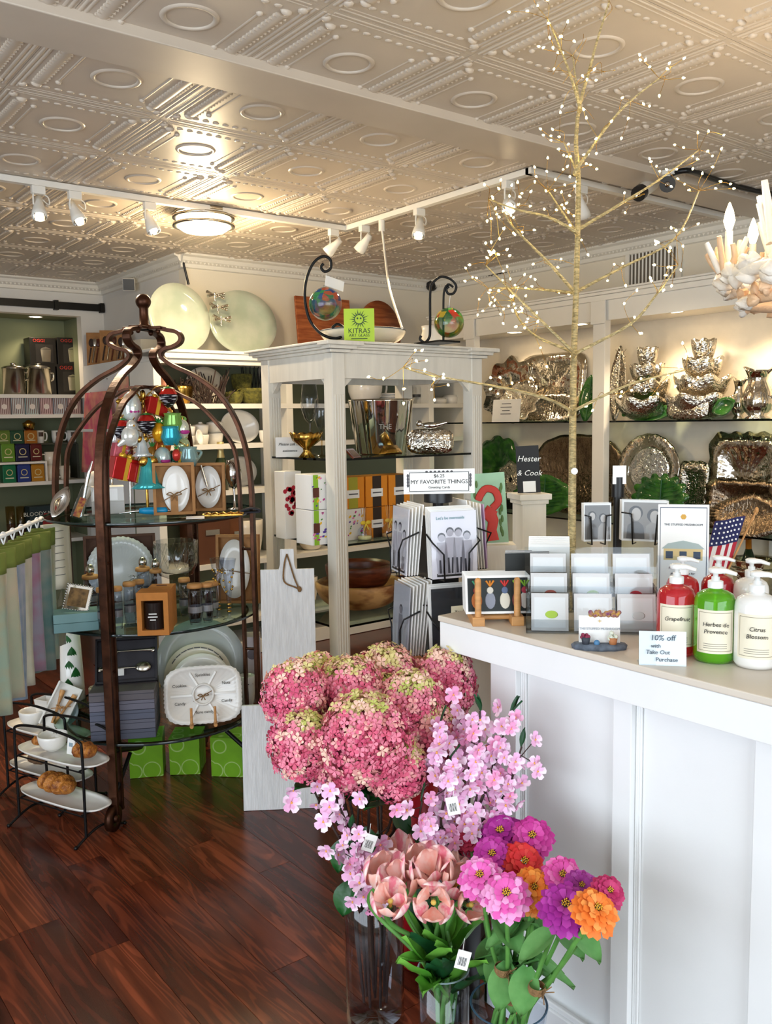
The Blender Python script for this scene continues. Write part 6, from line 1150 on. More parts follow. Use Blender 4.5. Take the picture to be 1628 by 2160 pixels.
def pocket(ang,z0,z1,w,cols,seed,nfig=0,caption=None,dark=False,ncards=6):
    # pocket frame is part of the spinner, the cards are things
    R_=.075; Tp=RZ(ang)
    wy=-R_-.062; b=MB(Tp); h=z1-z0
    b.tube([(-w*.52,wy+.05,z0+h*.62),(-w*.52,wy,z0+h*.52),(-w*.28,wy,z0+h*.34),(-w*.26,wy,z0-.012),(-w*.26,wy+.06,z0-.012)],.0026,6).tube([(w*.52,wy+.05,z0+h*.62),(w*.52,wy,z0+h*.52),(w*.28,wy,z0+h*.34),(w*.26,wy,z0-.012),(w*.26,wy+.06,z0-.012)],.0026,6).tube([(-w*.5,-R_+.0,z0-.012),(w*.5,-R_,z0-.012)],.0026,6).tube([(-w*.5,-R_+.0,z0+h*.7),(w*.5,-R_,z0+h*.7)],.0026,6)
    stuff(b.build('wire_pocket','black_metal',t))
    base=Vector((spx,spy,0))
    for k in range(ncards):
        off=-R_-.052+k*.0085; p=base+(RZ(rz_s+ang)@Vector((0,off,z0-.006)))
        lab=cols['lab']%('front card' if k==0 else 'card %s behind the front'%ORD[k-1])
        ct=thing('greeting_card',lab,'card',p,rz_s+ang,cols['grp']); T=RX(-.06-.01*k)@TR(0,0,.0)
        MB(T).box(-w/2,w/2,0,.0022,0,h+.003*k).build('card',cols['m'] if k==0 else 'paper',ct)
        if k==0:
            if nfig:
                b1,b2=figures(ct,T,w,h,nfig,seed); stuff(b1.build('photo_print',plain('B9B4BC' if not dark else '77767C',.6),ct)); stuff(b2.build('photo_shadows',plain('3A3840',.6),ct)); MB(T).box(-w*.4,w*.4,-.0006,-.0001,h*.03,h*.08).build('ground_print','ink',ct)
            if caption: text('lettering',caption,h*.062,plain('2E7F86',.6),ct,(-w*.08,-.002+.06*h*.9,h*.9),(PI/2-.06,0,0))
            MB(T).box(-w/2-.002,w/2+.002,-.0025,-.0019,-.001,h+.006).build('sleeve','film',ct)
cw=.138
pocket(0.,zA0,zA1,cw,dict(lab='vintage mermaid photo greeting card in the upper front pocket, %s',m=plain('E9E4EA',.55),grp='cards in the upper front spinner pocket'),1,4,"Let's be mermaids",ncards=5)
pocket(-PI/2,zA0+.004,zA1+.006,cw,dict(lab='black and white photo card in the upper left spinner pocket, %s',m=plain('DAD7DA',.55),grp='cards in the upper left spinner pocket'),2,3,None,ncards=5)
pocket(PI/2,zA0+.01,zA1+.01,cw,dict(lab='lilac edged card in the upper right spinner pocket, %s',m=plain('C9A9CF',.55),grp='cards in the upper right spinner pocket'),3,0,None,ncards=6)
pocket(-PI/2,zB0,zB1,cw,dict(lab='grey photo card in the lower left spinner pocket, %s',m=plain('A7A8AE',.55),grp='cards in the lower left spinner pocket'),4,1,None,True,ncards=7)
pocket(0.,zB0,zB1,cw,dict(lab='dark card in the lower front spinner pocket, %s',m=plain('2E3136',.5),grp='cards in the lower front spinner pocket'),5,0,None,True,ncards=4)
q=Vector((spx,spy,0))+(RZ(rz_s)@Vector((.02,-.075-.056,zB0+.07))); t2=thing('note_card','small cream lettered note Yes I have glitter on the lower spinner card','card',q,rz_s); MB().box(-.035,.045,-.001,.001,0,.075).build('note',plain('EFE6C8',.6),t2)
for i,tx_ in enumerate(('Yes, I know','I have glitter','on my bum')): text('lettering',tx_,.0125,'ink',t2,(.005,-.0016,.058-.02*i))
# ================================================================== on the counter
C_=lambda x0,x1,y0,yb: fz(x0,x1,y0,yb,CZ+.0008)
# bird cards on easel
c,W,H=C_(982,1112,1228,1322); s=W/130; c=P(1052,1316,z=CZ); rzq=face_at(c)+.14
t=thing('wooden_easel','small wooden easel holding the bird cards on the counter corner','easel',c,rzq)
for x in (-.055,.045): MB().box(x-.016,x+.016,-.028,.10,0,.024).build('foot','wood_lt',t,bev=.002); MB().tube([(x,-.016,.02),(x,-.012,.115)],.0085,10).sphere((x,-.012,.115),.0085,10,6).build('peg','wood_lt',t)
MB().tube([(-.055,.02,.014),(.045,.02,.014)],.007,8).build('dowel','wood_lt',t)
for k in range(8):
    p=c+(RZ(rzq)@Vector((0,.004+k*.011,.026))); ct=thing('bird_card','dark bird print card on the easel, %s from the front'%ORD[k],'card',p,rzq,'bird cards on the easel'); T=RX(-.25); w,h=.168,.098
    MB(T).box(-w/2,w/2,0,.003,0,h).build('card','paper',ct); MB(T).box(-w/2+.006,w/2-.006,-.0006,0,.006,h-.006).build('picture',plain('16201F',.5),ct)
    if k==0:
        for i,(x,col,col2) in enumerate(((-.055,'B5652A','8A2E22'),(-.02,'8E93A0','D6D2C4'),(.018,'D9D3C2','5B6B8A'),(.05,'7A3A2C','C9602E'),(.07,'D8D4CE','B83A50'))):
            MB(T@TR(x,-.001,.034)).sphere((0,0,0),.0145,12,8,(.95,.08,1.5)).build('bird_print',plain(col,.6),ct); MB(T@TR(x,-.0015,.060)).sphere((0,0,0),.009,10,6,(1,.1,1)).build('bird_head',plain(col2,.6),ct)
            b=MB(T@TR(x,-.0015,.070)); [b.tube([(0,0,0),(.010*(j-1),0,.015)],[.002,.003],5) for j in range(3)]; stuff(b.build('plume_print',plain(['3E8F6A','D8862A','C8342E','7DB02E','7DB02E'][i],.6),ct))
# black floral cards and white cards behind the easel
c=P(1115,1240,z=CZ); rzq2=face_at(c)
for k in range(6):
    p=Vector((*P(1114,1200,D=2.30+.011*k).xy,CZ)); ct=thing('floral_card','black card painted with red poppies and yellow blooms behind the easel, %s from the front'%ORD[k],'card',p,rzq2+.15,'black floral cards'); T=RX(-.12); w,h=.118,.168
    MB(T).box(-w/2,w/2,0,.003,0,h).build('card',plain('141715',.5) if k%2==0 else 'paper',ct)
    if k==0:
        for (x,z,col,r_) in ((.02,.04,'C22A2A',.014),(-.02,.03,'D8553A',.011),(-.01,.08,'E0B81E',.010),(.0,.095,'E0B81E',.006),(.03,.055,'B02030',.008)): MB(T@TR(x,-.001,z)).sphere((0,0,0),r_,10,6,(1,.08,1)).build('bloom_print',plain(col,.6),ct)
        b=MB(T); [b.tube([(x,-.0006,.01),(x+.01,-.0006,.09)],.0015,5) for x in (-.02,-.01,.0,.015)]; stuff(b.build('stem_print',plain('4E8A3A',.6),ct))
for k in range(5):
    p=Vector((*P(1158,1200,D=2.34+.010*k).xy,CZ)); ct=thing('white_card','tall white card in the row behind the acrylic holder, %s from the front'%ORD[k],'card',p,rzq2,'white cards behind the acrylic holder'); MB(RX(-.10)).box(-.055,.055,0,.003,0,.185+.004*k).build('card','paper',ct)
# acrylic holder with nine cards
c=P(1252,1338,z=CZ); rzh=face_at(c)-.02+.12; s=depth(c)/FPX
t=thing('card_holder','clear acrylic three tier holder of white note cards on the counter','card holder',c,rzh); w=.325
for r in range(3):
    y0=.0+r*.05; zz0=r*.042; MB().box(-w/2,w/2,y0,y0+.045,zz0,zz0+.003).box(-w/2,w/2,y0-.003,y0,zz0,zz0+.035).build('tier','acrylic',t); MB(TR(0,y0+.03,zz0)@RX(-.2)).box(-w/2,w/2,0,.003,0,.11).build('back_rest','acrylic',t)
for x in (-w/2,w/2-.003): MB().box(x,x+.003,-.004,.15,0,.10).build('side','acrylic',t)
prn={(0,0):'B9D84A',(0,1):'E4E6E2',(0,2):'E4E6E2',(1,0):'C84A3A',(1,1):'A9D05A',(1,2):'D8434E',(2,0):'F2F2F0',(2,1):'F2F2F0',(2,2):'F2F2F0'}
for r in range(3):
    for k in range(3):
        p=c+(RZ(rzh)@Vector((-.104+k*.104-r*.0,.012+r*.05,.004+r*.042)))
        ct=thing('note_card','boxed white note card, %s of the %s row in the acrylic holder'%(['left','middle','right'][k],['front','middle','back'][r]),'card',p,rzh); T=RX(-.2)
        MB(T).box(-.045,.045,0,.012,0,.092).build('card_pack',plain('E6E1DB',.5),ct); MB(T).box(-.038,.038,-.0008,0,.008,.082).build('card','paper',ct); MB(T@TR(.004,-.0012,.04)).sphere((0,0,0),.012,12,8,(1.3,.06,.8)).build('motif',plain(prn[(r,k)],.6),ct); MB(T).box(-.047,.047,-.003,-.002,-.001,.094).build('sleeve','film',ct)
# business card holder with tiny pots
c=P(1264,1368,z=CZ); rzb=face_at(c)+.12; t=thing('business_card_holder','miniature stone garden holder with a THE STUFFED MUSHROOM business card','card holder',c,rzb)
MB().lathe([(.0001,0),(.06,0),(.062,.008),(.055,.014),(.0001,.014)],36,fn=lambda r_,z,a:(r_*(1+.04*math.sin(11*a)),z),T=Matrix.Scale(.45,4,(0,1,0))).build('stone_base',plain('5B6470',.8,var=.3,scale=60),t)
MB(RX(-.1)).box(-.046,.046,-.001,.001,.012,.075).build('card','paper',t); text('lettering','THE STUFFED MUSHROOM',.0075,plain('7C8A9A',.6),t,(0,-.0065+.1*.05,.046),(PI/2-.1,0,0)); text('emblem','+',.016,plain('C8A44A',.6),t,(0,-.006+.1*.06,.063),(PI/2-.1,0,0))
for (x,mc,fcol) in ((-.032,'3A3F48','8A2E4A'),(.028,'B5764A','D8DCCB')):
    MB(TR(x,-.014,.014)).lathe([(.0001,0),(.008,0),(.0105,.016),(.0001,.016)],14).build('pot',plain(mc,.6),t); b=MB(TR(x,-.014,.034)); rnd=random.Random(int(x*1e4))
    for i in range(12): b.sphere((rnd.gauss(0,.005),rnd.gauss(0,.004),rnd.gauss(0,.005)),.0045,6,4)
    stuff(b.build('blossoms',plain(fcol,.7),t))
MB(TR(-.008,-.018,.018)).sphere((0,0,0),.007,10,6).build('watering_can',plain('4E7FA8',.4),t)
b=MB(); rnd=random.Random(5)
for i in range(26): b.sphere((rnd.uniform(-.02,.045),.006,.078+rnd.uniform(-.003,.006)),.0055,6,4)
stuff(b.build('trellis_flowers',mat('trellis','7A3F6A',.7,h2='C9A03A',scale=90),t))
# discount sign
c=P(1397,1404,z=CZ); t=thing('discount_sign','handwritten 10% off with Take Out Purchase sign in an acrylic stand','sign',c,face_at(c)+.12); MB(RX(-.15)).box(-.048,.048,0,.001,0,.072).build('paper','paper',t); MB(RX(-.15)).box(-.049,.049,-.002,-.0005,0,.073).build('acrylic','acrylic',t); MB().box(-.049,.049,0,.035,0,.002).build('foot','acrylic',t)
for i,(tx_,z,x,sz_) in enumerate((('10% off',.058,0,.017),('with',.041,-.014,.0115),('Take Out',.028,-.01,.0125),('Purchase',.013,.008,.0125))): text('lettering',tx_,sz_,plain('3A4A5A',.6),t,(x,-.0034+.15*z,z),(PI/2-.15,0,0),shear=.12)
# soap bottles
def soap(label,c,r,h,col,words,clear=True,amber=False,front=True):
    t=thing('soap_bottle',label,'bottle',c,face_at(c)+.05)
    liq=mat('liq_'+col+str(random.random()),col,.08,var=.03,trans=.55 if clear else 0.,ior=1.33,coat=.6)
    MB().lathe([(.0001,.002),(r*.9,.002),(r,.010),(r,h*.62),(r*.97,h*.67),(r*.86,h*.72),(r*.58,h*.755),(r*.35,h*.77),(r*.34,h*.79)],36).build('bottle',liq,t)
    MB().lathe([(r*.37,h*.785),(r*.37,h*.855),(r*.33,h*.86),(r*.2,h*.865),(r*.2,h*.90),(.0001,h*.90)],24).build('collar',plain('E9E9E6',.3),t)
    MB().lathe([(.0001,h*.885),(r*.13,h*.885),(r*.13,h*.94),(r*.34,h*.945),(r*.36,h*.985),(r*.2,h),(.0001,h)],20).tube([(0,0,h*.968),(r*.5,-r*.25,h*.972),(r*.95,-r*.45,h*.95)],[r*.17,r*.13,r*.09],10).build('pump',plain('EDEDEA',.25),t)
    MB().tube([(0,0,h*.78),(0,0,.02)],.002,6).build('dip_tube',plain('F4F4F2',.3),t)
    if front:
        A=.95; b=MB().grid(lambda u,v:((r+.0008)*math.sin((u-.5)*2*A),-(r+.0008)*math.cos((u-.5)*2*A),h*(.12+.46*v)),14,1); b.build('label',plain('E9E0C8',.6),t)
        for (u0,u1,v0,v1) in ((.06,.94,.145,.15),(.06,.94,.55,.555),(.06,.07,.145,.555),(.93,.94,.145,.555)): MB().grid(lambda u,v:((r+.0012)*math.sin((u0+(u1-u0)*u-.5)*2*A),-(r+.0012)*math.cos((u0+(u1-u0)*u-.5)*2*A),h*(v0+(v1-v0)*v)),10,1).build('label_border',plain('8A8068',.6),t)
        for i,wd_ in enumerate(words): text('lettering',wd_,.0125,'ink',t,(0,-r-.0016,h*(.43-.075*i)),shear=.15)
        for i in range(3): MB().grid(lambda u,v:((r+.0012)*math.sin((.2+.6*u-.5)*2*A),-(r+.0012)*math.cos((.2+.6*u-.5)*2*A),h*(.175+.022*i+.006*v)),8,1).build('fine_print',plain('8A8478',.6),t)
    return t
h_=lambda x,yt,yb:(P(x,yb,z=CZ),)
c=P(1424,1392,z=CZ); r_=39.5*depth(c)/FPX; hh=(1392-1198)*depth(c)/FPX*1.04
soap('pink red grapefruit hand soap bottle behind the discount sign',P(1424,1378,z=CZ),r_*1.05,hh,'E0323C',['Grapefruit'])
soap('bright green Herbes de Provence soap bottle on the counter',P(1505,1392,z=CZ),r_*1.08,hh,'6FCB1E',['Herbes de','Provence'])
soap('white Citrus Blossom lotion bottle at the right edge of the counter',P(1592,1404,z=CZ),r_*1.1,hh,'EDEBE6',['Citrus','Blossom'],False)
soap('red soap bottle standing behind the grapefruit one',P(1446,1352,z=CZ)+FH*.03,r_*.95,hh*.97,'D22A34',[],front=False)
soap('red soap bottle half hidden behind the green one',P(1528,1354,z=CZ)+FH*.05,r_*.95,hh*.97,'C8242E',[],front=False)
soap('white lotion bottle behind the Citrus Blossom one',P(1596,1362,z=CZ)+FH*.04,r_*.98,hh*.97,'E6E3DC',[],False,front=False)
# brochure stand
c=P(1452,1290,z=CZ)+FH*.05; s=depth(c)/FPX; Wb,Hb=104*s,(1290-1085)*s*1.08; t=thing('brochure_stand','THE STUFFED MUSHROOM brochure with a house picture in an acrylic stand','brochure',c,face_at(c)+.06); T=RX(-.1)
MB(T).box(-Wb/2,Wb/2,0,.004,0,Hb).build('brochure','paper',t); MB(T).box(-Wb/2-.003,Wb/2+.003,-.004,-.002,0,Hb*.5).box(-Wb/2-.003,Wb/2+.003,.006,.008,0,Hb*.9).build('acrylic','acrylic',t); MB().box(-Wb/2,Wb/2,0,.05,0,.003).build('foot','acrylic',t)
Z=lambda z,d=.0012:-d+.1*Hb*z
for bb in ((-.46,.46,.965,.972),(-.46,.46,.03,.037),(-.46,-.45,.03,.97),(.45,.46,.03,.97)): MB(T).box(Wb*bb[0],Wb*bb[1],-.0008,0,Hb*bb[2],Hb*bb[3]).build('border_line',plain('2A3A5A',.6),t)
text('lettering','THE STUFFED MUSHROOM',.0084,plain('5A6472',.6),t,(0,Z(.8),Hb*.8),(PI/2-.1,0,0))
MB(T).box(-Wb*.38,Wb*.38,-.0008,0,Hb*.46,Hb*.57).build('house_print',plain('D8C089',.6),t); MB(T).prism([(0,0)]*0 or [(-Wb*.42,Hb*.57),(Wb*.42,Hb*.57),(Wb*.3,Hb*.62),(0,Hb*.65),(-Wb*.3,Hb*.62)],0,.001,RX(PI/2)).build('roof_print',plain('A9B8B5',.6),t)
for x in (-.27,0,.27): MB(T).box(Wb*(x-.07),Wb*(x+.07),-.0014,-.0008,Hb*.475,Hb*.545).build('window_print',plain('3A4A5E',.5),t)
for i,tx_ in enumerate(('Featuring a charming','place and gifts for','every occasion')): text('lettering',tx_,.0088,plain('4A4A52',.6),t,(0,Z(.38-.05*i),Hb*(.38-.05*i)),(PI/2-.1,0,0),shear=.2)
MB(T).disc(.008,0,6,TR(0,-.001,Hb*.88)@RX(PI/2)).build('emblem',plain('D2A24A',.6),t)
# little flag
p0=P(1520,1262,z=CZ)+FH*.03; p1=P(1596,1076,D=depth(p0)); t=thing('desk_flag','small American flag on a wooden stick behind the brochure','flag',p0); v=p1-p0
MB().cyl(.02,0,.012,16).tube([(0,0,.01),v],.003,8).sphere(v,.006,8,6,(1,1,1.6)).build('stick','wood_lt',t)
fl0=P(1572,1088,D=depth(p0))-p0; fx=P(1508,1100,D=depth(p0))-p0-fl0; fy=P(1536,1212,D=depth(p0))-p0-fl0
fw=lambda u,v_:fl0+fx*u*(1-.12*v_)+fy*v_+FH*(.006*math.sin(u*7+v_*2))
for i in range(7):
    MB().grid(lambda u,v_,i=i:fw((i+u)/7,v_),2,12).build('stripe',plain('B52A3C' if i%2==0 else 'EDE8E6',.8),t)
MB().grid(lambda u,v_:fw(u*1.0,v_*.44)-FH*.0012,8,8).build('canton',plain('272A5A',.8),t)
st=MB()
for i in range(7):
    for j in range(5):
        q=fw(.08+.14*i,.05+.085*j)-FH*.0022; st.disc(.0032,0,5,TR(*q)@RZ(FACE)@RX(PI/2),fn=lambda a:.0034)
stuff(st.build('stars',plain('F2F0F0',.7),t))
# second spinner on the counter
SP2=P(1301,1200,D=2.62); SP2.z=CZ; t=thing('counter_spinner','black counter card spinner with vintage photo cards behind the gold tree','card rack',SP2,FACE)
zt2=P(1301,985,D=2.62).z-CZ; MB().cyl(.09,0,.012,28).tube([(0,0,.01),(0,0,zt2)],.013,12).cyl(.019,zt2-.09,zt2-.03,14).build('pole','black_plastic',t); MB().box(-.02,.02,-.016,-.014,zt2-.05,zt2+.005).build('price_label','paper',t)
def sp2card(label,x0,x1,y0,y1,rz,cols,nf,cap,n=4):
    for k in range(n):
        c,W,H=fit(x0,x1,y0,y1,None,D=2.52); p=c+FH*(.009*k+.0); ct=thing('photo_card',label%('at the front' if k==0 else '%s behind it'%ORD[k-1]),'card',p,face_at(p)+rz,'cards on the counter spinner'); T=RX(-.05); W2=W/max(.5,math.cos(rz)); Tf=T@TR(0,-.0009,0)
        MB(T).box(-W2/2,W2/2,0,.002,0,H).build('card','paper',ct)
        if k==0:
            MB(T).box(-W2*.46,W2*.46,-.0005,0,H*.05,H*.95).build('photo',plain(cols,.6),ct); n_=nf
            for q_ in range(n_):
                x_=W2*(-.2+.4*q_/max(1,n_-1)); hz=H*(.66-.06*q_); sx=min(W2*.13,H*.16)
                MB(Tf@TR(x_,0,hz+sx*.25)).disc(sx*1.2,0,18,RX(PI/2)).build('hair_print',plain('242021',.6),ct)
                MB(Tf@TR(x_+sx*.1,-.0004,hz)).sphere((0,0,0),sx,16,10,(.82,.02,1.1)).build('face_print',plain('C4BDB6',.6),ct)
                MB(Tf@TR(0,-.0002,0)).prism([(x_-W2*.2,H*.06),(x_+W2*.2,H*.06),(x_+W2*.17,H*.38),(x_+W2*.06,H*.48),(x_-W2*.06,H*.48),(x_-W2*.17,H*.38)],0,.0003,RX(PI/2)).build('coat_print',plain(['5A5654','A29C96'][q_%2],.6),ct)
            b=MB(T); [b.tube([(s_*W2*.5,-.012,H*.7),(s_*W2*.28,-.012,H*.66),(s_*W2*.24,-.012,-.008),(s_*W2*.24,.04,-.008)],.0024,6) for s_ in (-1,1)]; stuff(b.build('wire_pocket','black_metal',ct))
            MB(T).box(-W2/2,W2/2,-.0035,-.003,0,H+.004).build('sleeve','film',ct)
sp2card('sepia photo card of two heads leaning together on the counter spinner, %s',1312,1406,1056,1142,-.15,'8C867F',2,None)
sp2card('photo card of small dark figures left of the counter spinner pole, %s',1232,1288,1062,1142,.25,'6E6B68',2,None)
# pedestal with the Hester & Cook sign
pc=P(1116,1040,D=3.0); zc_=pc.z; s=3.0/FPX; t=thing('sign_pedestal','narrow cream wooden pedestal standing behind the counter cards','pedestal',(pc.x,pc.y,0),FACE+.25); pw2=62*s
MB().box(-pw2*.43,pw2*.43,-pw2*.43,pw2*.43,0,zc_-.02).build('shaft','cab_paint',t); MB().box(-pw2*.58,pw2*.58,-pw2*.58,pw2*.58,zc_-.02,zc_).box(-pw2*.5,pw2*.5,-pw2*.5,pw2*.5,zc_-.035,zc_-.02).build('cap','cab_paint',t,bev=.002)
t=thing('chalk_sign','black Hester & Cook sign lettered in white script on the pedestal','sign',(pc.x,pc.y,zc_),face_at(pc)); w,h=48*s,100*s; T=RX(-.08)@RY(-.05)
MB(T).box(-w/2,w/2,0,.006,0,h).build('panel',plain('1A1A1C',.6),t); text('lettering','Hester',w*.36,'paper',t,(-.002,-.003+.08*h*.72,h*.72),(PI/2-.08,0,0),shear=.25); text('lettering','& Cook',w*.34,'paper',t,(0,-.003+.08*h*.42,h*.42),(PI/2-.08,0,0),shear=.25); MB(T).box(-w*.25,w*.3,-.001,0,h*.02,h*.25).build('label','paper',t)
# flamingo placemat on a slim plinth
pc=P(1036,1148,D=2.74); s=2.74/FPX; t=thing('paper_stand','slim white plinth beside the counter end carrying the flamingo print','plinth',(pc.x,pc.y,0),FACE); MB().box(-.075,.075,-.03,.06,0,pc.z).build('plinth','cab_paint',t); MB().box(-.08,.08,-.035,.065,0,.05).build('foot','cab_paint',t)
t=thing('flamingo_print','tall mint green art print of a red flamingo beside the card spinner','art print',pc,face_at(pc)); w,h=74*s,152*s; T=RX(-.12)@RY(-.06)
MB(T).box(-w/2,w/2,0,.006,0,h).build('print',plain('9CC3A2',.6,var=.1),t); MB(T).box(-w/2,w/2,-.0006,-.0001,0,.004).build('edge',plain('E9E6D8',.6),t)
red=plain('C0392F',.6); MB(T@TR(0,-.002,0)).tube([(p_[0]*w,0,p_[1]*h) for p_ in ((.06,.05),(.04,.2),(.1,.32),(-.02,.42),(.1,.5))],[.02,.016,.018,.026,.02],10,T=Matrix.Scale(.12,4,(0,1,0))).build('flamingo_body',red,t)
MB(T@TR(0,-.003,0)).tube(bez([(p_[0]*w,0,p_[1]*h) for p_ in ((.1,.5),(.28,.6),(.2,.74),(-.05,.78),(-.22,.7),(-.3,.62))],24),[.012]*20+[.008]*5,8,T=Matrix.Scale(.12,4,(0,1,0))).build('flamingo_neck',red,t)
b=MB(T@TR(0,-.002,0)); rnd=random.Random(9)
for i in range(16): x=w*(.30+.12*rnd.random())*(1 if i%3 else -1); b.sphere((x,0,h*(.1+.05*i)),.008,8,6,(.5,.1,1.5))
stuff(b.build('foliage_print',plain('55723A',.6),t))
# ================================================================== flowers by the counter
def glass_vase(label,c,r0,r1,h,name='glass_vase',m='glass_bluish',rim=None):
    t=thing(name,label,'vase',c); MB().lathe([(.0001,0),(r0*.96,0),(r0,.006),(r0+(r1-r0)*.5,h*.5),(r1,h),(r1-.004,h),(r0+(r1-r0)*.5-.004,h*.5),(r0-.005,.022),(.0001,.02)],40).build('vase',m,t); MB().lathe([(r1-.0045,h),(r1-.002,h+.0025),(r1+.0005,h)],40).build('rim',rim or plain('A9BCC4',.1),t); return t
V1=P(792,2148,z=0); vase1=glass_vase('tall clear cylinder vase holding the hydrangeas',V1,.076,.08,.43)
V2=P(936,2160,D=1.86); V2.z=0; vase2=glass_vase('clear cylinder vase holding the peach tulips',V2,.055,.058,P(936,2042,D=1.86).z)
V3=P(1073,2115,D=1.74); h3=V3.z; V3.z=0; vase3=glass_vase('flared clear vase with a thin dark rim holding the zinnias',V3,.042,.082,h3,rim=plain('3C5468',.1))
V4=P(962,1850,D=2.22); V4.z=0; t=thing('tall_bucket','tall black flower bucket behind the tulips','bucket',V4); MB().lathe([(.0001,0),(.06,0),(.075,.5),(.071,.5),(.055,.01),(.0001,.01)],28).build('bucket','black_plastic',t); MB().lathe([(.075,.5),(.078,.505),(.074,.51),(.071,.5)],28).build('lip','black_plastic',t)
V5=P(880,1800,D=2.42); V5.z=0; t=thing('red_vase','deep red tall vase hidden behind the hydrangeas','vase',V5); MB().lathe([(.0001,0),(.05,0),(.07,.25),(.06,.62),(.056,.62),(.0001,.02)],28).build('vase',plain('A3121E',.3),t); MB().lathe([(.06,.62),(.062,.626),(.056,.62)],28).build('lip',plain('A3121E',.3),t)
# ---- hydrangeas
hmats=[plain('D95F7C',.6),plain('E8859A',.6),plain('C64A6C',.6),plain('F3C9B4',.6),plain('DDD08A',.6),plain('EFA9A4',.6),plain('B9BE62',.6)]
def hydrangea_head(rx,rz,n,seed):
    rnd=random.Random(seed); b=MB()
    ga=PI*(3-5**.5)
    for i in range(n):
        f=1-1.72*(i+.5)/n; rr=math.sqrt(max(0,1-f*f)); a=i*ga
        nrm=Vector((rr*math.cos(a),rr*math.sin(a),f)); p=Vector((rx*nrm.x,rx*nrm.y,rz*nrm.z))*rnd.uniform(.84,1.12)*(1-.10*max(0,f))
        nv=Vector((nrm.x/rx,nrm.y/rx,nrm.z/rz)).normalized(); nv=(nv+Vector((rnd.gauss(0,.3),rnd.gauss(0,.3),rnd.gauss(0,.3)))).normalized()
        t1=nv.orthogonal().normalized(); t1.rotate(Matrix.Rotation(rnd.random()*6.28,3,nv)); t2=nv.cross(t1); s=rnd.uniform(.0095,.0145)
        u=rnd.random()
        if f>.70: b.mi=rnd.choice((3,4,4,5,6,3))
        elif f>.35: b.mi=rnd.choice((3,5,1,1,1,0))
        else: b.mi=rnd.choice((0,0,1,1,2,5) if u>.06 else (3,))
        for k in range(4):
            d=t1*math.cos(k*PI/2)+t2*math.sin(k*PI/2); e=nv.cross(d)
            b.add([p,p+d*s*.6-e*s*.40+nv*s*.3,p+d*s*1.05-e*s*.22+nv*s*.2,p+d*s*1.05+e*s*.22+nv*s*.2,p+d*s*.6+e*s*.40+nv*s*.3],[(0,1,2,3,4)])
    return b
def mini_leaf(L,w,m,parent,loc,rot,name='leaf',fold=.25,curl=.2,n=8,wave=0.):
    b=MB().grid(lambda u,v:((u-.5)*w*math.sin(PI*min(1,.06+v*.94))**.8*(1+wave*math.sin(v*14)),v*L*math.cos(curl*v),-abs(u-.5)*w*fold*-1+-curl*L*v*v*.6+wave*.02*math.sin(v*14+u*3)),6,n); return b.build(name,m,parent,loc,rot)
hyd=[(622,1462,62,1.0,2.12),(640,1570,66,1.05,2.05),(668,1432,48,1.0,2.30),(735,1465,72,1.0,2.20),(770,1560,88,1.0,2.0),(815,1432,66,1.0,2.32),(868,1486,62,1.05,2.14),(940,1440,58,1.2,2.30),(905,1545,58,1.0,2.12),(690,1560,58,1.0,2.16),(840,1620,62,.95,2.04),(720,1610,60,.9,2.06),(800,1490,64,1.0,2.22)]
for k,(px,py,rp,asp,D) in enumerate(hyd):
    c=P(px,py,D=D); s=D*1.05/FPX; r=rp*s; loc=['far left top','far left below','back left','upper left middle','large front centre','back centre','right of centre','back right','right below the centre','left below the middle','lower right','lower left','centre behind the front'][k]
    t=thing('hydrangea','pink and cream hydrangea bloom, %s of the bunch'%loc,'flower',V1+Vector((0,0,.05)),0,'hydrangeas in the tall vase')
    v=c-Vector(t.location); o=hydrangea_head(r,r*1.12*asp,520 if rp<70 else 760,k).build('florets',hmats,t,v); stuff(o); o.rotation_euler=(random.uniform(-.2,.2),random.uniform(-.2,.2),random.random()*6)
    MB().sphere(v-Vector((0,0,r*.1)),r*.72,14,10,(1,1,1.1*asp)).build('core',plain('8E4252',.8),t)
    a=k*.9; MB().tube(bez([(.03*math.cos(a),.03*math.sin(a),0),(.05*math.cos(a),.05*math.sin(a),.33),(v.x*.6,v.y*.6,.33+(v.z-.33)*.5),v],16),.0035,6).build('stem','stem_dark',t)
    for j in range(2): mini_leaf(.10,.06,'leaf_dark',t,(v.x*.75,v.y*.75,v.z-r*1.5),(.3,.2*j,a*2+j*2.6))
for k,(px,py,rz) in enumerate(((742,1860,2.0),(765,1745,2.6),(825,1700,3.5),(800,1760,.5),(735,1770,1.9),(850,1740,4.6))):
    c=P(px,py,D=2.12); t=thing('vine_leaf','dark green ivy leaf hanging over the tall vase, %s'%['lowest','near the price tag','under the front bloom','beside the vase mouth','at the left rim','towards the red vase'][k],'leaf',c,rz); mini_leaf(.085,.075,'leaf_dark',t,(0,0,0),(-.9,0,0),'blade'); MB().tube([(0,0,0),(0,-.03,.03)],.0015,5).build('stalk','stem_dark',t)
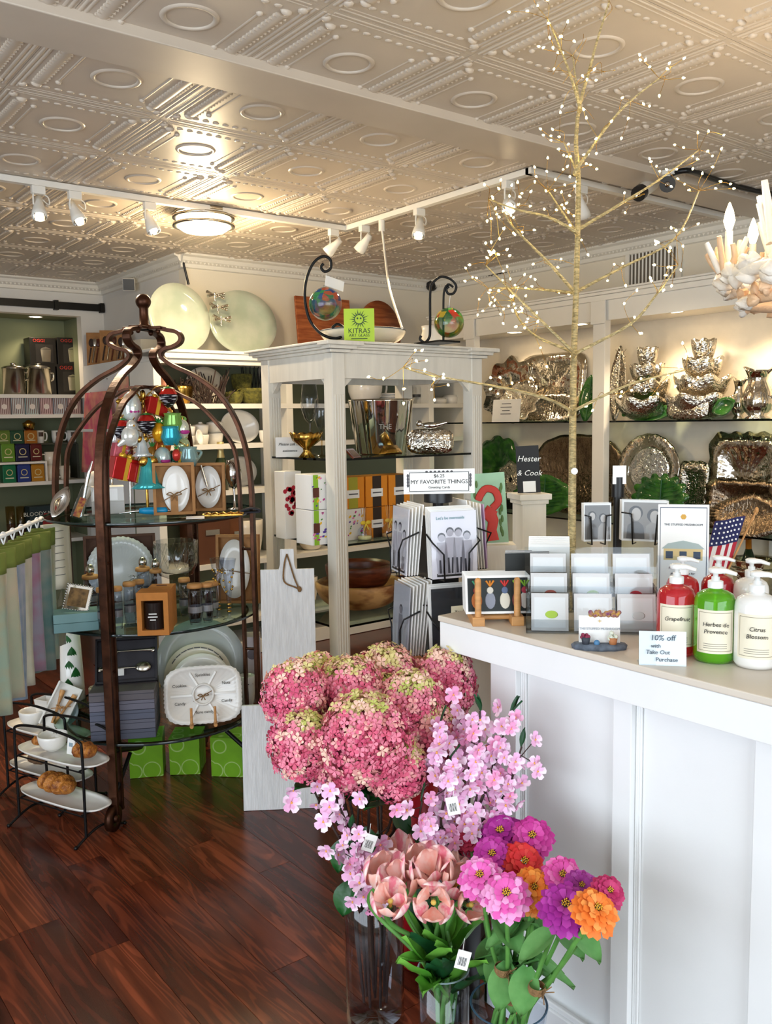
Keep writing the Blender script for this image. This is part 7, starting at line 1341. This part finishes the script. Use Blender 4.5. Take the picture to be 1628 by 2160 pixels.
# ---- cherry branches
cb=MB(); pet=MB()
def petal5(r,seed):
    rnd=random.Random(seed); b=MB()
    for k in range(5):
        a=k*2*PI/5; d=Vector((math.cos(a),math.sin(a),0)); e=Vector((-d.y,d.x,0)); z=rnd.uniform(.15,.4)
        b.mi=0 if k%2 else 1
        pts=[Vector((0,0,0)),d*r*.45-e*r*.34+Vector((0,0,r*z*.4)),d*r*.85-e*r*.36+Vector((0,0,r*z)),d*r*1.0-e*r*.05+Vector((0,0,r*z*.9)),d*r*.86+e*r*.36+Vector((0,0,r*z)),d*r*.45+e*r*.34+Vector((0,0,r*z*.4)),d*r*.55+Vector((0,0,r*z*.2))]
        b.add(pts,[(0,1,6),(1,2,6),(2,3,6),(3,4,6),(4,5,6),(5,0,6)],True)
    for k in range(3):
        a=k*2*PI/3+.5; b.mi=0; d=Vector((math.cos(a),math.sin(a),0)); e=Vector((-d.y,d.x,0)); b.add([Vector((0,0,.002)),d*r*.4-e*r*.25+Vector((0,0,r*.35)),d*r*.62+Vector((0,0,r*.5)),d*r*.4+e*r*.25+Vector((0,0,r*.35))],[(0,1,2,3)],True)
    b.mi=2; b.sphere((0,0,r*.12),r*.13,8,5); return b
bl=[petal5(.0185,i).data('blossom',[plain('F2B9DE',.6),plain('FBE3F2',.6),plain('E8A64E',.6)]) for i in range(3)]+[petal5(.0165,9).data('blossom',[plain('EE9CC6',.6),plain('F6C6E2',.6),plain('E9A25A',.6)])]
leafme=MB().grid(lambda u,v:((u-.5)*.016*math.sin(PI*min(1,.05+.95*v)),v*.045,abs(u-.5)*.008),4,6).data('leaf','leaf_tulip_dark')
chs=[((V1,),((770,1850),(720,1775),(680,1705),(650,1640)),2.02,10,'low left cherry branch under the hydrangeas'),((V1,),((778,1850),(745,1770),(715,1700),(700,1660)),2.0,8,'second cherry branch from the left with a price tag'),((V1,),((775,1850),(756,1815),(748,1780),(740,1750)),1.98,5,'short cherry branch dangling by the vase rim'),
((V4,),((975,1780),(940,1690),(920,1610),(930,1525)),2.03,13,'cherry branch hanging along the right side of the hydrangeas'),((V4,),((985,1770),(990,1660),(985,1570),(960,1490)),2.08,13,'cherry branch rising beside the counter corner'),((V4,),((990,1770),(1030,1650),(1055,1570),(1078,1505)),2.0,13,'tall cherry branch with a leafy tip before the counter panel'),((V4,),((995,1770),(1045,1710),(1080,1640),(1100,1575)),1.98,10,'rightmost cherry branch reaching over the counter panel'),((V4,),((985,1770),(1005,1680),(1010,1590),(1012,1500)),2.0,14,'upright cherry branch with a leafy tip on the counter pilaster'),((V4,),((950,1790),(905,1760),(885,1735),(890,1690)),1.97,7,'short cherry branch above the tulips'),((V4,),((965,1780),(930,1740),(945,1650),(950,1600)),1.98,12,'dense cherry branch in the middle of the right cluster')]
for k,((V,),pts,D,n,lab) in enumerate(chs):
    t=thing('cherry_branch','pink %s'%lab if False else lab+', pink blossoms','flower branch',V+Vector((0,0,.06)),0,'cherry blossom branches'); o_=Vector(t.location); rnd=random.Random(40+k)
    pp=[P(x,y,D=D) -o_ for x,y in pts]; path=bez([(0,0,0),(pp[0]-Vector((0,0,.12)))*.6,*pp],30); MB().tube(path,[.0035]*(len(path)-6)+[.0025]*6,6).build('branch','stem_dark',t)
    half=path[len(path)//3:]
    for i in range(int(n*2.6)):
        q=half[int(rnd.random()*(len(half)-1))]; off=Vector((rnd.gauss(0,.026),rnd.gauss(0,.026),rnd.gauss(0,.026)))-FH*.012
        nv=(-FH+Vector((rnd.gauss(0,.55),rnd.gauss(0,.55),rnd.gauss(.25,.45)))).normalized()
        e=nv.to_track_quat('Z','Y').to_euler(); inst(rnd.choice(bl),'blossom',t,q+off,(e.x,e.y,e.z),(rnd.uniform(1.0,1.42),)*3)
        if i%3==0: MB().tube([q,q+off],.0012,5).build('twig','stem_dark',t)
    for i in range(3 if k in (0,5,7) else 1):
        d=(pp[-1]-pp[-2]).normalized()+Vector((rnd.gauss(0,.5),rnd.gauss(0,.5),.3)); e=d.to_track_quat('Y','Z').to_euler(); inst(leafme,'leaf',t,pp[-1],(e.x,e.y,e.z))
def price_tag(label,px,py,D,rot=.3,w=.028,h=.042):
    c=P(px,py,D=D); t=thing('price_tag',label,'tag',c,face_at(c)); T=RY(rot); MB(T).box(-w/2,w/2,-.0006,.0006,-h/2,h/2).build('card','paper',t)
    for i in range(7): MB(T).box(-w*.3+i*w*.09,-w*.3+i*w*.09+w*(.03+.02*(i%2)),-.001,-.0006,-h*.3,h*.15).build('bar','ink',t)
    MB().tube([(0,0,h*.45),(.004,.01,h*1.0)],.0006,5).build('string','paper',t)
price_tag('white barcode tag among the left cherry blossoms',779,1778,1.95,.35); price_tag('white barcode tag hanging at the tulip vase rim',976,2025,1.72,.25); price_tag('small tag on the right cherry branches',955,1700,1.9,-.2)
# ---- tulips
def tulip_petal(L,w,inner):
    def fn(u,v):
        r=(.010+L*.44*math.sin(PI*(.05+.66*v)))*(.86 if inner else 1.); sp=1.45*math.sqrt(max(.05,1-((v-.5)/.56)**2)); th=(u-.5)*sp
        return (r*math.sin(th),-r*math.cos(th),v*L-.26*L*(2*u-1)**2*v**3)
    return MB().grid(fn,10,12)
tpm=[mat('tulip_out','FFE2DA',.5,h2='F58FA2',scale=12,stretch=(6,6,1.5),lo=.4,hi=.62),mat('tulip_in','FFB9A8',.5,h2='FFD9CC',scale=12,stretch=(6,6,1.5))]
tp=[tulip_petal(.092,.088,False).data('petal',tpm[0]),tulip_petal(.088,.080,True).data('petal',tpm[1])]
tul=[(812,1842,1.0,1.84,.55,'large front tulip at the left, opening right'),(842,1862,1.0,1.80,.6,'large front tulip leaning towards the low one'),(890,1825,1.0,1.84,.55,'tulip in the middle of the bunch'),(915,1838,1.05,1.80,.7,'wide open tulip in the middle front'),(823,1897,.85,1.74,.7,'low tulip at the lower left'),(914,1905,.85,1.72,1.15,'low tulip facing straight out showing its cup'),(995,1908,.75,1.74,1.0,'low tulip at the lower right under the zinnias'),(966,1858,.85,1.80,.6,'tulip tucked behind the pink zinnia'),(842,1795,.9,2.0,.2,'back tulip rising above the left pair'),(955,1800,.85,1.98,.2,'back tulip in the centre standing closed'),(990,1806,.8,1.96,.3,'back tulip beside the magenta zinnias')]
for k,(px,py,sc_,D,tilt,lab) in enumerate(tul):
    c=P(px,py,D=D); t=thing('tulip','peach pink '+lab,'flower',V2+Vector((0,0,.03)),0,'peach tulips'); o_=Vector(t.location); v=c-o_
    ax_=(Vector((0,0,1))*math.cos(tilt)-FH*math.sin(tilt)+RH*random.uniform(-.25,.25)).normalized(); Q=ax_.to_track_quat('Z','Y'); base=v-ax_*.05*sc_
    for i in range(6):
        e=(Q.to_matrix()@Matrix.Rotation(i*PI/3+.2*k,3,'Z')).to_euler(); inst(tp[i%2],'petal',t,base,(e.x,e.y,e.z),(sc_,sc_,sc_*(1 if i%2 else .97)))
    MB(TR(*base)@Q.to_matrix().to_4x4()).tube([(0,0,.005),(0,0,.03)],.004,6).sphere((0,0,.032),.006,8,6).build('pistil',plain('D8C05A',.6),t)
    a=k*.8; MB().tube(bez([(.035*math.cos(a),.035*math.sin(a),0),(.025*math.cos(a+2.6),.025*math.sin(a+2.6),.30),(base-ax_*.10),base+ax_*.006],18),.0055,8).build('stem','stem_green',t)
    for j in range(2):
        p0=Vector((.03*math.cos(a),.03*math.sin(a),.27+.03*j)); d=((v-p0).normalized()+Vector((random.gauss(0,.25),random.gauss(0,.25),0))-FH*.25).normalized(); e=d.to_track_quat('Y','Z').to_euler()
        mini_leaf(random.uniform(.17,.23),.052,'leaf_tulip' if (k+j)%3 else 'leaf_tulip_dark',t,p0,(e.x,e.y,e.z),'leaf',.5,.35,14,.12)
# ---- zinnias
def zinnia_bloom(cols,seed,r):
    rnd=random.Random(seed); b=MB()
    for L_,(n,rr,z,up) in enumerate(((17,1.0,-.16,-.30),(17,.96,-.06,-.10),(15,.84,.04,.06),(13,.68,.11,.22),(11,.50,.16,.42))):
        for i in range(n):
            a=2*PI*(i+.5*(L_%2)+rnd.uniform(-.15,.15))/n; d=Vector((math.cos(a),math.sin(a),0)); e=Vector((-d.y,d.x,0)); w=rr*r*1.9*PI/n*.92; R_=r*rr*rnd.uniform(.92,1.06); z0=z*r; u_=(up+rnd.uniform(-.1,.1))*R_
            b.mi=rnd.choice((0,0,1))
            pts=[d*r*.12+Vector((0,0,z0)),d*R_*.55-e*w*.42+Vector((0,0,z0+u_*.5+.002)),d*R_*.88-e*w*.52+Vector((0,0,z0+u_*.9)),d*R_+Vector((0,0,z0+u_*.9-.002)),d*R_*.88+e*w*.52+Vector((0,0,z0+u_*.9)),d*R_*.55+e*w*.42+Vector((0,0,z0+u_*.5+.002)),d*R_*.6+Vector((0,0,z0+u_*.5+r*.05))]
            b.add(pts,[(0,1,6),(1,2,6),(2,3,6),(3,4,6),(4,5,6),(5,0,6)],True)
    return b
zin=[(1013,1848,50,'E560B4','F29AD2',1.72,'light pink zinnia left of the front pair'),(1068,1886,54,'E45DB0','F4A3D6',1.66,'light pink zinnia in front, right of its twin'),(1126,1872,46,'EE7A22','F5963A',1.70,'orange zinnia in the middle of the bunch'),(1104,1818,48,'D8262A','E2403A',1.80,'scarlet zinnia above the orange one'),(1038,1803,46,'B0268E','C040A0',1.82,'magenta zinnia behind the left pink one'),(1056,1756,50,'A01E86','B83A9C',1.92,'deep magenta zinnia at the top'),(1122,1764,48,'C02E8C','D64CA4',1.88,'rose magenta zinnia at the top right'),(988,1762,40,'B8204A','CC3058',1.96,'crimson zinnia at the far top left'),(1186,1846,46,'D8489C','E872B4',1.70,'rose pink zinnia right of the scarlet one'),(1226,1868,38,'9A2A8A','B04AA0',1.64,'small purple zinnia towards the right'),(1192,1910,58,'A0208E','B83CA6',1.58,'big purple zinnia at the lower right'),(1258,1918,52,'EE7A2A','F59A4A',1.52,'orange zinnia at the far lower right'),(1284,1880,40,'B02058','C4386C',1.56,'crimson zinnia at the far right'),(1130,1900,32,'EE7E2C','F5994A',1.70,'small orange zinnia tucked below the other orange one')]
for k,(px,py,rp,c1_,c2_,D,lab) in enumerate(zin):
    c=P(px,py,D=D); r=rp*D*1.08/FPX; t=thing('zinnia',lab,'flower',V3+Vector((0,0,.03)),0,'zinnias in the flared vase'); o_=Vector(t.location); v=c-o_; rnd=random.Random(k+3)
    if c.x>1.50: v.x-=c.x-1.50
    ax_=(Vector((0,0,1))*.75-FH*.62+RH*(px-1120)/900+Vector((rnd.gauss(0,.1),rnd.gauss(0,.1),0))).normalized(); Q=ax_.to_track_quat('Z','Y').to_matrix().to_4x4()
    zinnia_bloom(0,k,r).build('bloom',[plain(c1_,.6),plain(c2_,.6)],t,v,Q.to_euler())
    b=MB(); [b.sphere((r*.16*math.cos(i*2.4)*(i/14)**.5,r*.16*math.sin(i*2.4)*(i/14)**.5,r*.24),r*.035,6,4) for i in range(14)]; o=b.build('disc_florets',plain('E0B030',.6),t,v,Q.to_euler()); stuff(o); MB().sphere((0,0,r*.2),r*.12,10,6,(1,1,.5)).build('center',plain('3A1A16',.7),t,v,Q.to_euler())
    a=k*1.1; MB().tube(bez([(.028*math.cos(a),.028*math.sin(a),0),(.035*math.cos(a),.035*math.sin(a),h3*.75),(v.x*.55,v.y*.55,h3*.75+(v.z-h3*.75)*.5),v-ax_*.0],18),.0048,8).build('stem','stem_green',t)
    for j in range(2):
        f=.45+.3*j; p0=Vector((v.x*f*.8,v.y*f*.8,h3*.8+(v.z-h3*.8)*f)); az=k*2.1+j*PI; mini_leaf(.10,.062,'leaf_zinnia',t,p0,(-.5,0,az),'leaf',.3,.25,10)
for i,(px,py,D) in enumerate(((1060,2045,1.70),(1075,2105,1.68),(1132,2085,1.64))):
    c=P(px,py,D=D); t=thing('raffia_tie','tan raffia knot around the zinnia stems, %s'%['upper left','lower left','right'][i],'tie',c); MB(RX(.1)).lathe([(.016,-.008),(.0185,0),(.016,.008)],16).build('band','twine',t); b=MB(); [b.tube([(0,-.017,0),(.018*math.cos(j),-.03,.018*math.sin(j))],.0012,5) for j in range(5)]; stuff(b.build('knot','twine',t))
# ================================================================== gold LED tree
TD=2.4; tb=P(1205,1287,z=CZ); tb=Vector((P(1205,1287,D=TD).x,P(1205,1287,D=TD).y,CZ)); tree=thing('led_tree','tall gold wrapped twig tree twinkling with tiny warm lights on the counter','light tree',tb)
ledm=MB().lathe([(.0001,-.0032),(.0024,-.002),(.003,.0005),(.0016,.004),(.0001,.006)],8).data('led_bulb',plain('FFF0C0',.3,emit='FFE08A',es=16.))
rnd=random.Random(11); NLED=[0]
def tp_(px,py,D): return P(px,py,D=D)-tb
MB().cyl(.07,0,.012,28).build('base','gold_wrap',tree)
trunk=[(1205,1280),(1206,1160),(1207,1000),(1208,880),(1210,760),(1214,640),(1218,500),(1220,380),(1215,300),(1222,225),(1245,140),(1258,90),(1285,2)]
tpath=bez([tp_(x,y,TD) for x,y in trunk],60); nT=len(tpath); MB().tube(tpath,[.0125-.0105*(i/nT)**.9 for i in range(nT)],10).build('trunk','gold_wrap',tree)
q=tp_(1208,993,TD)-FH*.016; MB(TR(*q)@RZ(FACE)@RX(PI/2)).cyl(.009,0,.006,16).build('timer_disc',plain('F0F0EE',.4),tree)
def led(p,axis):
    if NLED[0]>=290: return
    NLED[0]+=1; e=axis.to_track_quat('Z','Y').to_euler(); inst(ledm,'led_bulb',tree,p,(e.x,e.y,e.z))
def spray(p,n,spread,r=.09):
    for i in range(n):
        d=Vector((rnd.gauss(0,1),rnd.gauss(0,1),rnd.gauss(.15,1))).normalized(); L=rnd.uniform(.35,1.0)*spread; e=p+d*L+Vector((0,0,-.02*L)); m=(p+e)/2+Vector((rnd.gauss(0,.012),rnd.gauss(0,.012),rnd.gauss(.006,.012)))
        path=bez([p,m,e],8); MB().tube(path,.0007,4).build('twig_wire','gold',tree)
        led(e,d)
        if L>.06: led(path[len(path)//2]+Vector((0,0,.003)),Vector((rnd.gauss(0,1),rnd.gauss(0,1),rnd.gauss(0,1))).normalized())
brs=[([(1219,743),(1330,683),(1386,619),(1430,560)],-.15),([(1231,607),(1310,565),(1422,504),(1474,402)],.1),([(1203,866),(1151,840),(1060,818),(980,804),(900,790),(850,775)],-.3),([(1199,739),(1127,707),(1091,667),(1084,635)],.25),([(1201,735),(1091,627),(1024,560)],-.2),([(1207,611),(1151,548),(1083,480),(1062,445)],.2),([(1203,617),(1111,609),(1028,607)],.3),([(1219,862),(1330,810),(1446,781)],-.1),([(1212,488),(1156,458),(1090,442),(1030,420)],-.15),([(1222,483),(1314,427),(1390,379),(1474,316)],.1),([(1207,478),(1156,402)],.15),([(1217,356),(1303,239),(1390,165)],-.1),([(1212,351),(1189,300)],.1),([(1222,224),(1197,142),(1155,40)],-.1),([(1222,224),(1207,117)],.08)]
for k,(pts,dd) in enumerate(brs):
    y0_=pts[0][1]+10; tx0=next(a[0]+(b_[0]-a[0])*(y0_-a[1])/(b_[1]-a[1]) for a,b_ in zip(trunk,trunk[1:]) if b_[1]<=y0_<=a[1]); pts=[(tx0,y0_)]+pts
    m=len(pts); path=bez([tp_(x,y,TD+dd*i/(m-1)) for i,(x,y) in enumerate(pts)],22); n=len(path)
    MB().tube(path,[.0058-.0045*i/n for i in range(n)],8).build('branch','gold_wrap',tree)
    spray(path[-1],6,.12); spray(path[n*3//4],3,.10); spray(path[n//2],3,.10)
spray(tpath[-1],4,.07); spray(tpath[-12],3,.1)
# ================================================================== shell chandelier at the right edge
HD=2.65; hc_=P(1732,575,D=HD); R_=.26
t=thing('shell_chandelier','white shell and coral chandelier with glowing candle bulbs at the right edge','chandelier',(hc_.x,hc_.y,hc_.z)); rnd=random.Random(3)
shell=[mat('shell_w','ECE6DC',.4,var=.05,bump=.25,bscale=80),mat('shell_p','E2BE9A',.45,var=.1,bump=.25,bscale=80)]
def conch(seed):
    r0=random.Random(seed); return MB().lathe([(.0001,-.03),(.010,-.022),(.021,-.006),(.018,.008),(.010,.02),(.0001,.03)],12,fn=lambda r,z,a:(r*(1+.18*math.sin(3*a+seed)+.08*math.sin(7*a)),z+.003*math.sin(4*a)))
sm=[conch(i).data('shell',shell[0]) for i in range(3)]+[conch(i+5).data('shell',shell[1]) for i in range(2)]
MB().tube([(R_*math.cos(2*PI*i/40),R_*math.sin(2*PI*i/40),0) for i in range(40)],.02,8,closed=True).build('ring',shell[0],t); MB().tube([(R_*.8*math.cos(2*PI*i/40),R_*.8*math.sin(2*PI*i/40),-.075) for i in range(40)],.018,8,closed=True).build('lower_ring',shell[1],t)
for i in range(96):
    a=2*PI*(i/48)+rnd.uniform(-.05,.05); rr=R_+rnd.uniform(-.012,.02); inst(rnd.choice(sm[:3]),'shell',t,(rr*math.cos(a),rr*math.sin(a),rnd.uniform(-.03,.035)),(rnd.random()*6,rnd.random()*6,rnd.random()*6),(rnd.uniform(.8,1.25),)*3)
for i in range(60):
    a=2*PI*i/30; rr=R_*.82+rnd.uniform(-.01,.02); inst(rnd.choice(sm[3:]+[sm[0]]),'shell',t,(rr*math.cos(a),rr*math.sin(a),-.075+rnd.uniform(-.025,.025)),(rnd.random()*6,rnd.random()*6,rnd.random()*6),(rnd.uniform(.7,1.05),)*3)
MB().tube([(0,0,-.05),(0,0,CEIL-hc_.z-.01)],.007,8).cyl(.06,CEIL-hc_.z-.03,CEIL-hc_.z-.005,20).build('hanging_rod','trim',t)
a0=math.atan2((-RH).y,(-RH).x)
for i in range(6):
    a=a0-.12+i*PI/3; d=Vector((math.cos(a),math.sin(a),0)); base=d*R_*1.02+Vector((0,0,.02))
    MB().tube(bez([(0,0,.06),d*R_*.5+Vector((0,0,.0)),base],10),.006,6).build('arm','trim',t)
    MB(TR(*base)).cyl(.011,0,.11,12).build('candle_sleeve',shell[0],t); MB(TR(base.x,base.y,base.z+.11)).lathe([(.0001,0),(.009,.004),(.017,.03),(.012,.055),(.003,.08),(.0001,.084)],16).build('candle_bulb',plain('FFF4E0',.3,emit='FFDCA0',es=9.),t)
    for j in range(9):
        b_=a+j*.75; rr=.026+.012*rnd.random(); p0=base+Vector((rr*.6*math.cos(b_),rr*.6*math.sin(b_),-.01)); p1=p0+Vector((rr*1.1*math.cos(b_),rr*1.1*math.sin(b_),rnd.uniform(.055,.105))); MB().tube(bez([p0,(p0+p1)/2+Vector((rnd.gauss(0,.005),rnd.gauss(0,.005),0)),p1],6),[.011,.011,.010,.009,.009,.008,.007][:len(bez([p0,p0,p1],6))],7).build('coral',shell[1] if j%3 else shell[0],t)
for i in range(4):
    a=a0+.35+i*PI/2; d=Vector((math.cos(a),math.sin(a),0)); base=d*R_*.6+Vector((0,0,.10))
    for j in range(8):
        b_=a+j*.85; rr=.03; p0=base+Vector((rr*math.cos(b_),rr*math.sin(b_),-.02)); p1=p0+Vector((rr*1.2*math.cos(b_),rr*1.2*math.sin(b_),rnd.uniform(.08,.17))); MB().tube([p0,(p0+p1)/2,p1],[.014,.013,.009],7).build('coral',shell[0],t)
point('chandelier_light',hc_+Vector((0,0,.20)),2.5,(1,.8,.55),.08)
point('chandelier_candle',hc_-RH*(R_*1.02)+Vector((0,0,.20)),1.5,(1,.8,.55),.03)
# ================================================================== small pieces hang under the part they sit on
HOST={'lettering':['panel','card','paper','brochure','plaque','label','note','platter','carton','dish','bowl','candle_jar','body'],'border_line':['panel','brochure'],'engraving':['bucket'],'handle':['body','bowl','carton','pot','bucket'],'print':['body','jar','blade'],'label_border':['label'],'fine_print':['label'],
'band':['body','carton'],'label_text':['label'],'stripe_print':['carton'],'midrib':['dish'],'veins':['dish'],'rim':['vase','bowl'],'pump':['collar'],'dip_tube':['bottle'],'sleeve':['card','card_pack'],'photo_print':['card'],'photo_shadows':['card'],'ground_print':['card'],'bird_print':['picture'],'bird_head':['picture'],'plume_print':['picture'],'beading':['frame'],'gold_dots':['bowl'],'ribbon':['body','bottle'],'leaf_cap':['top'],'crown':['body'],'beak':['body'],'bow':['body'],'emblem':['brochure','card'],'house_print':['brochure'],'roof_print':['brochure'],'window_print':['brochure'],'center_ring':['platter'],'divider':['platter'],'bar':['card'],'medallion':['carton'],'reflector':['lamp_body'],'bulb':['lamp_body'],'metal_knob':['cork_lid'],'flower_print':['carton'],'mark':['cloth'],'sun_rays':['panel'],'sun_face':['panel'],'lid_line':['carton'],'logo':['carton'],'frame_print':['carton'],'pot_print':['carton'],'lid_print':['carton'],'bead':['body'],'stars':['canton'],'disc_florets':['center'],'blossoms':['pot']}
for o in list(COL.objects):
    if o.parent or o.type!='EMPTY': continue
    kids={}
    for ch in o.children: kids.setdefault(ch.name.split('.')[0],[]).append(ch)
    for nm,hosts in HOST.items():
        for ch in kids.get(nm,[]):
            h=next((kids[x] for x in hosts if x in kids and x!=nm),None)
            if h:
                host=h[0]
                if len(h)>1: host=min(h,key=lambda q:(q.location-ch.location).length)
                if host.parent is o and not ch.children:
                    ch.parent=host; ch.matrix_parent_inverse=host.matrix_basis.inverted()
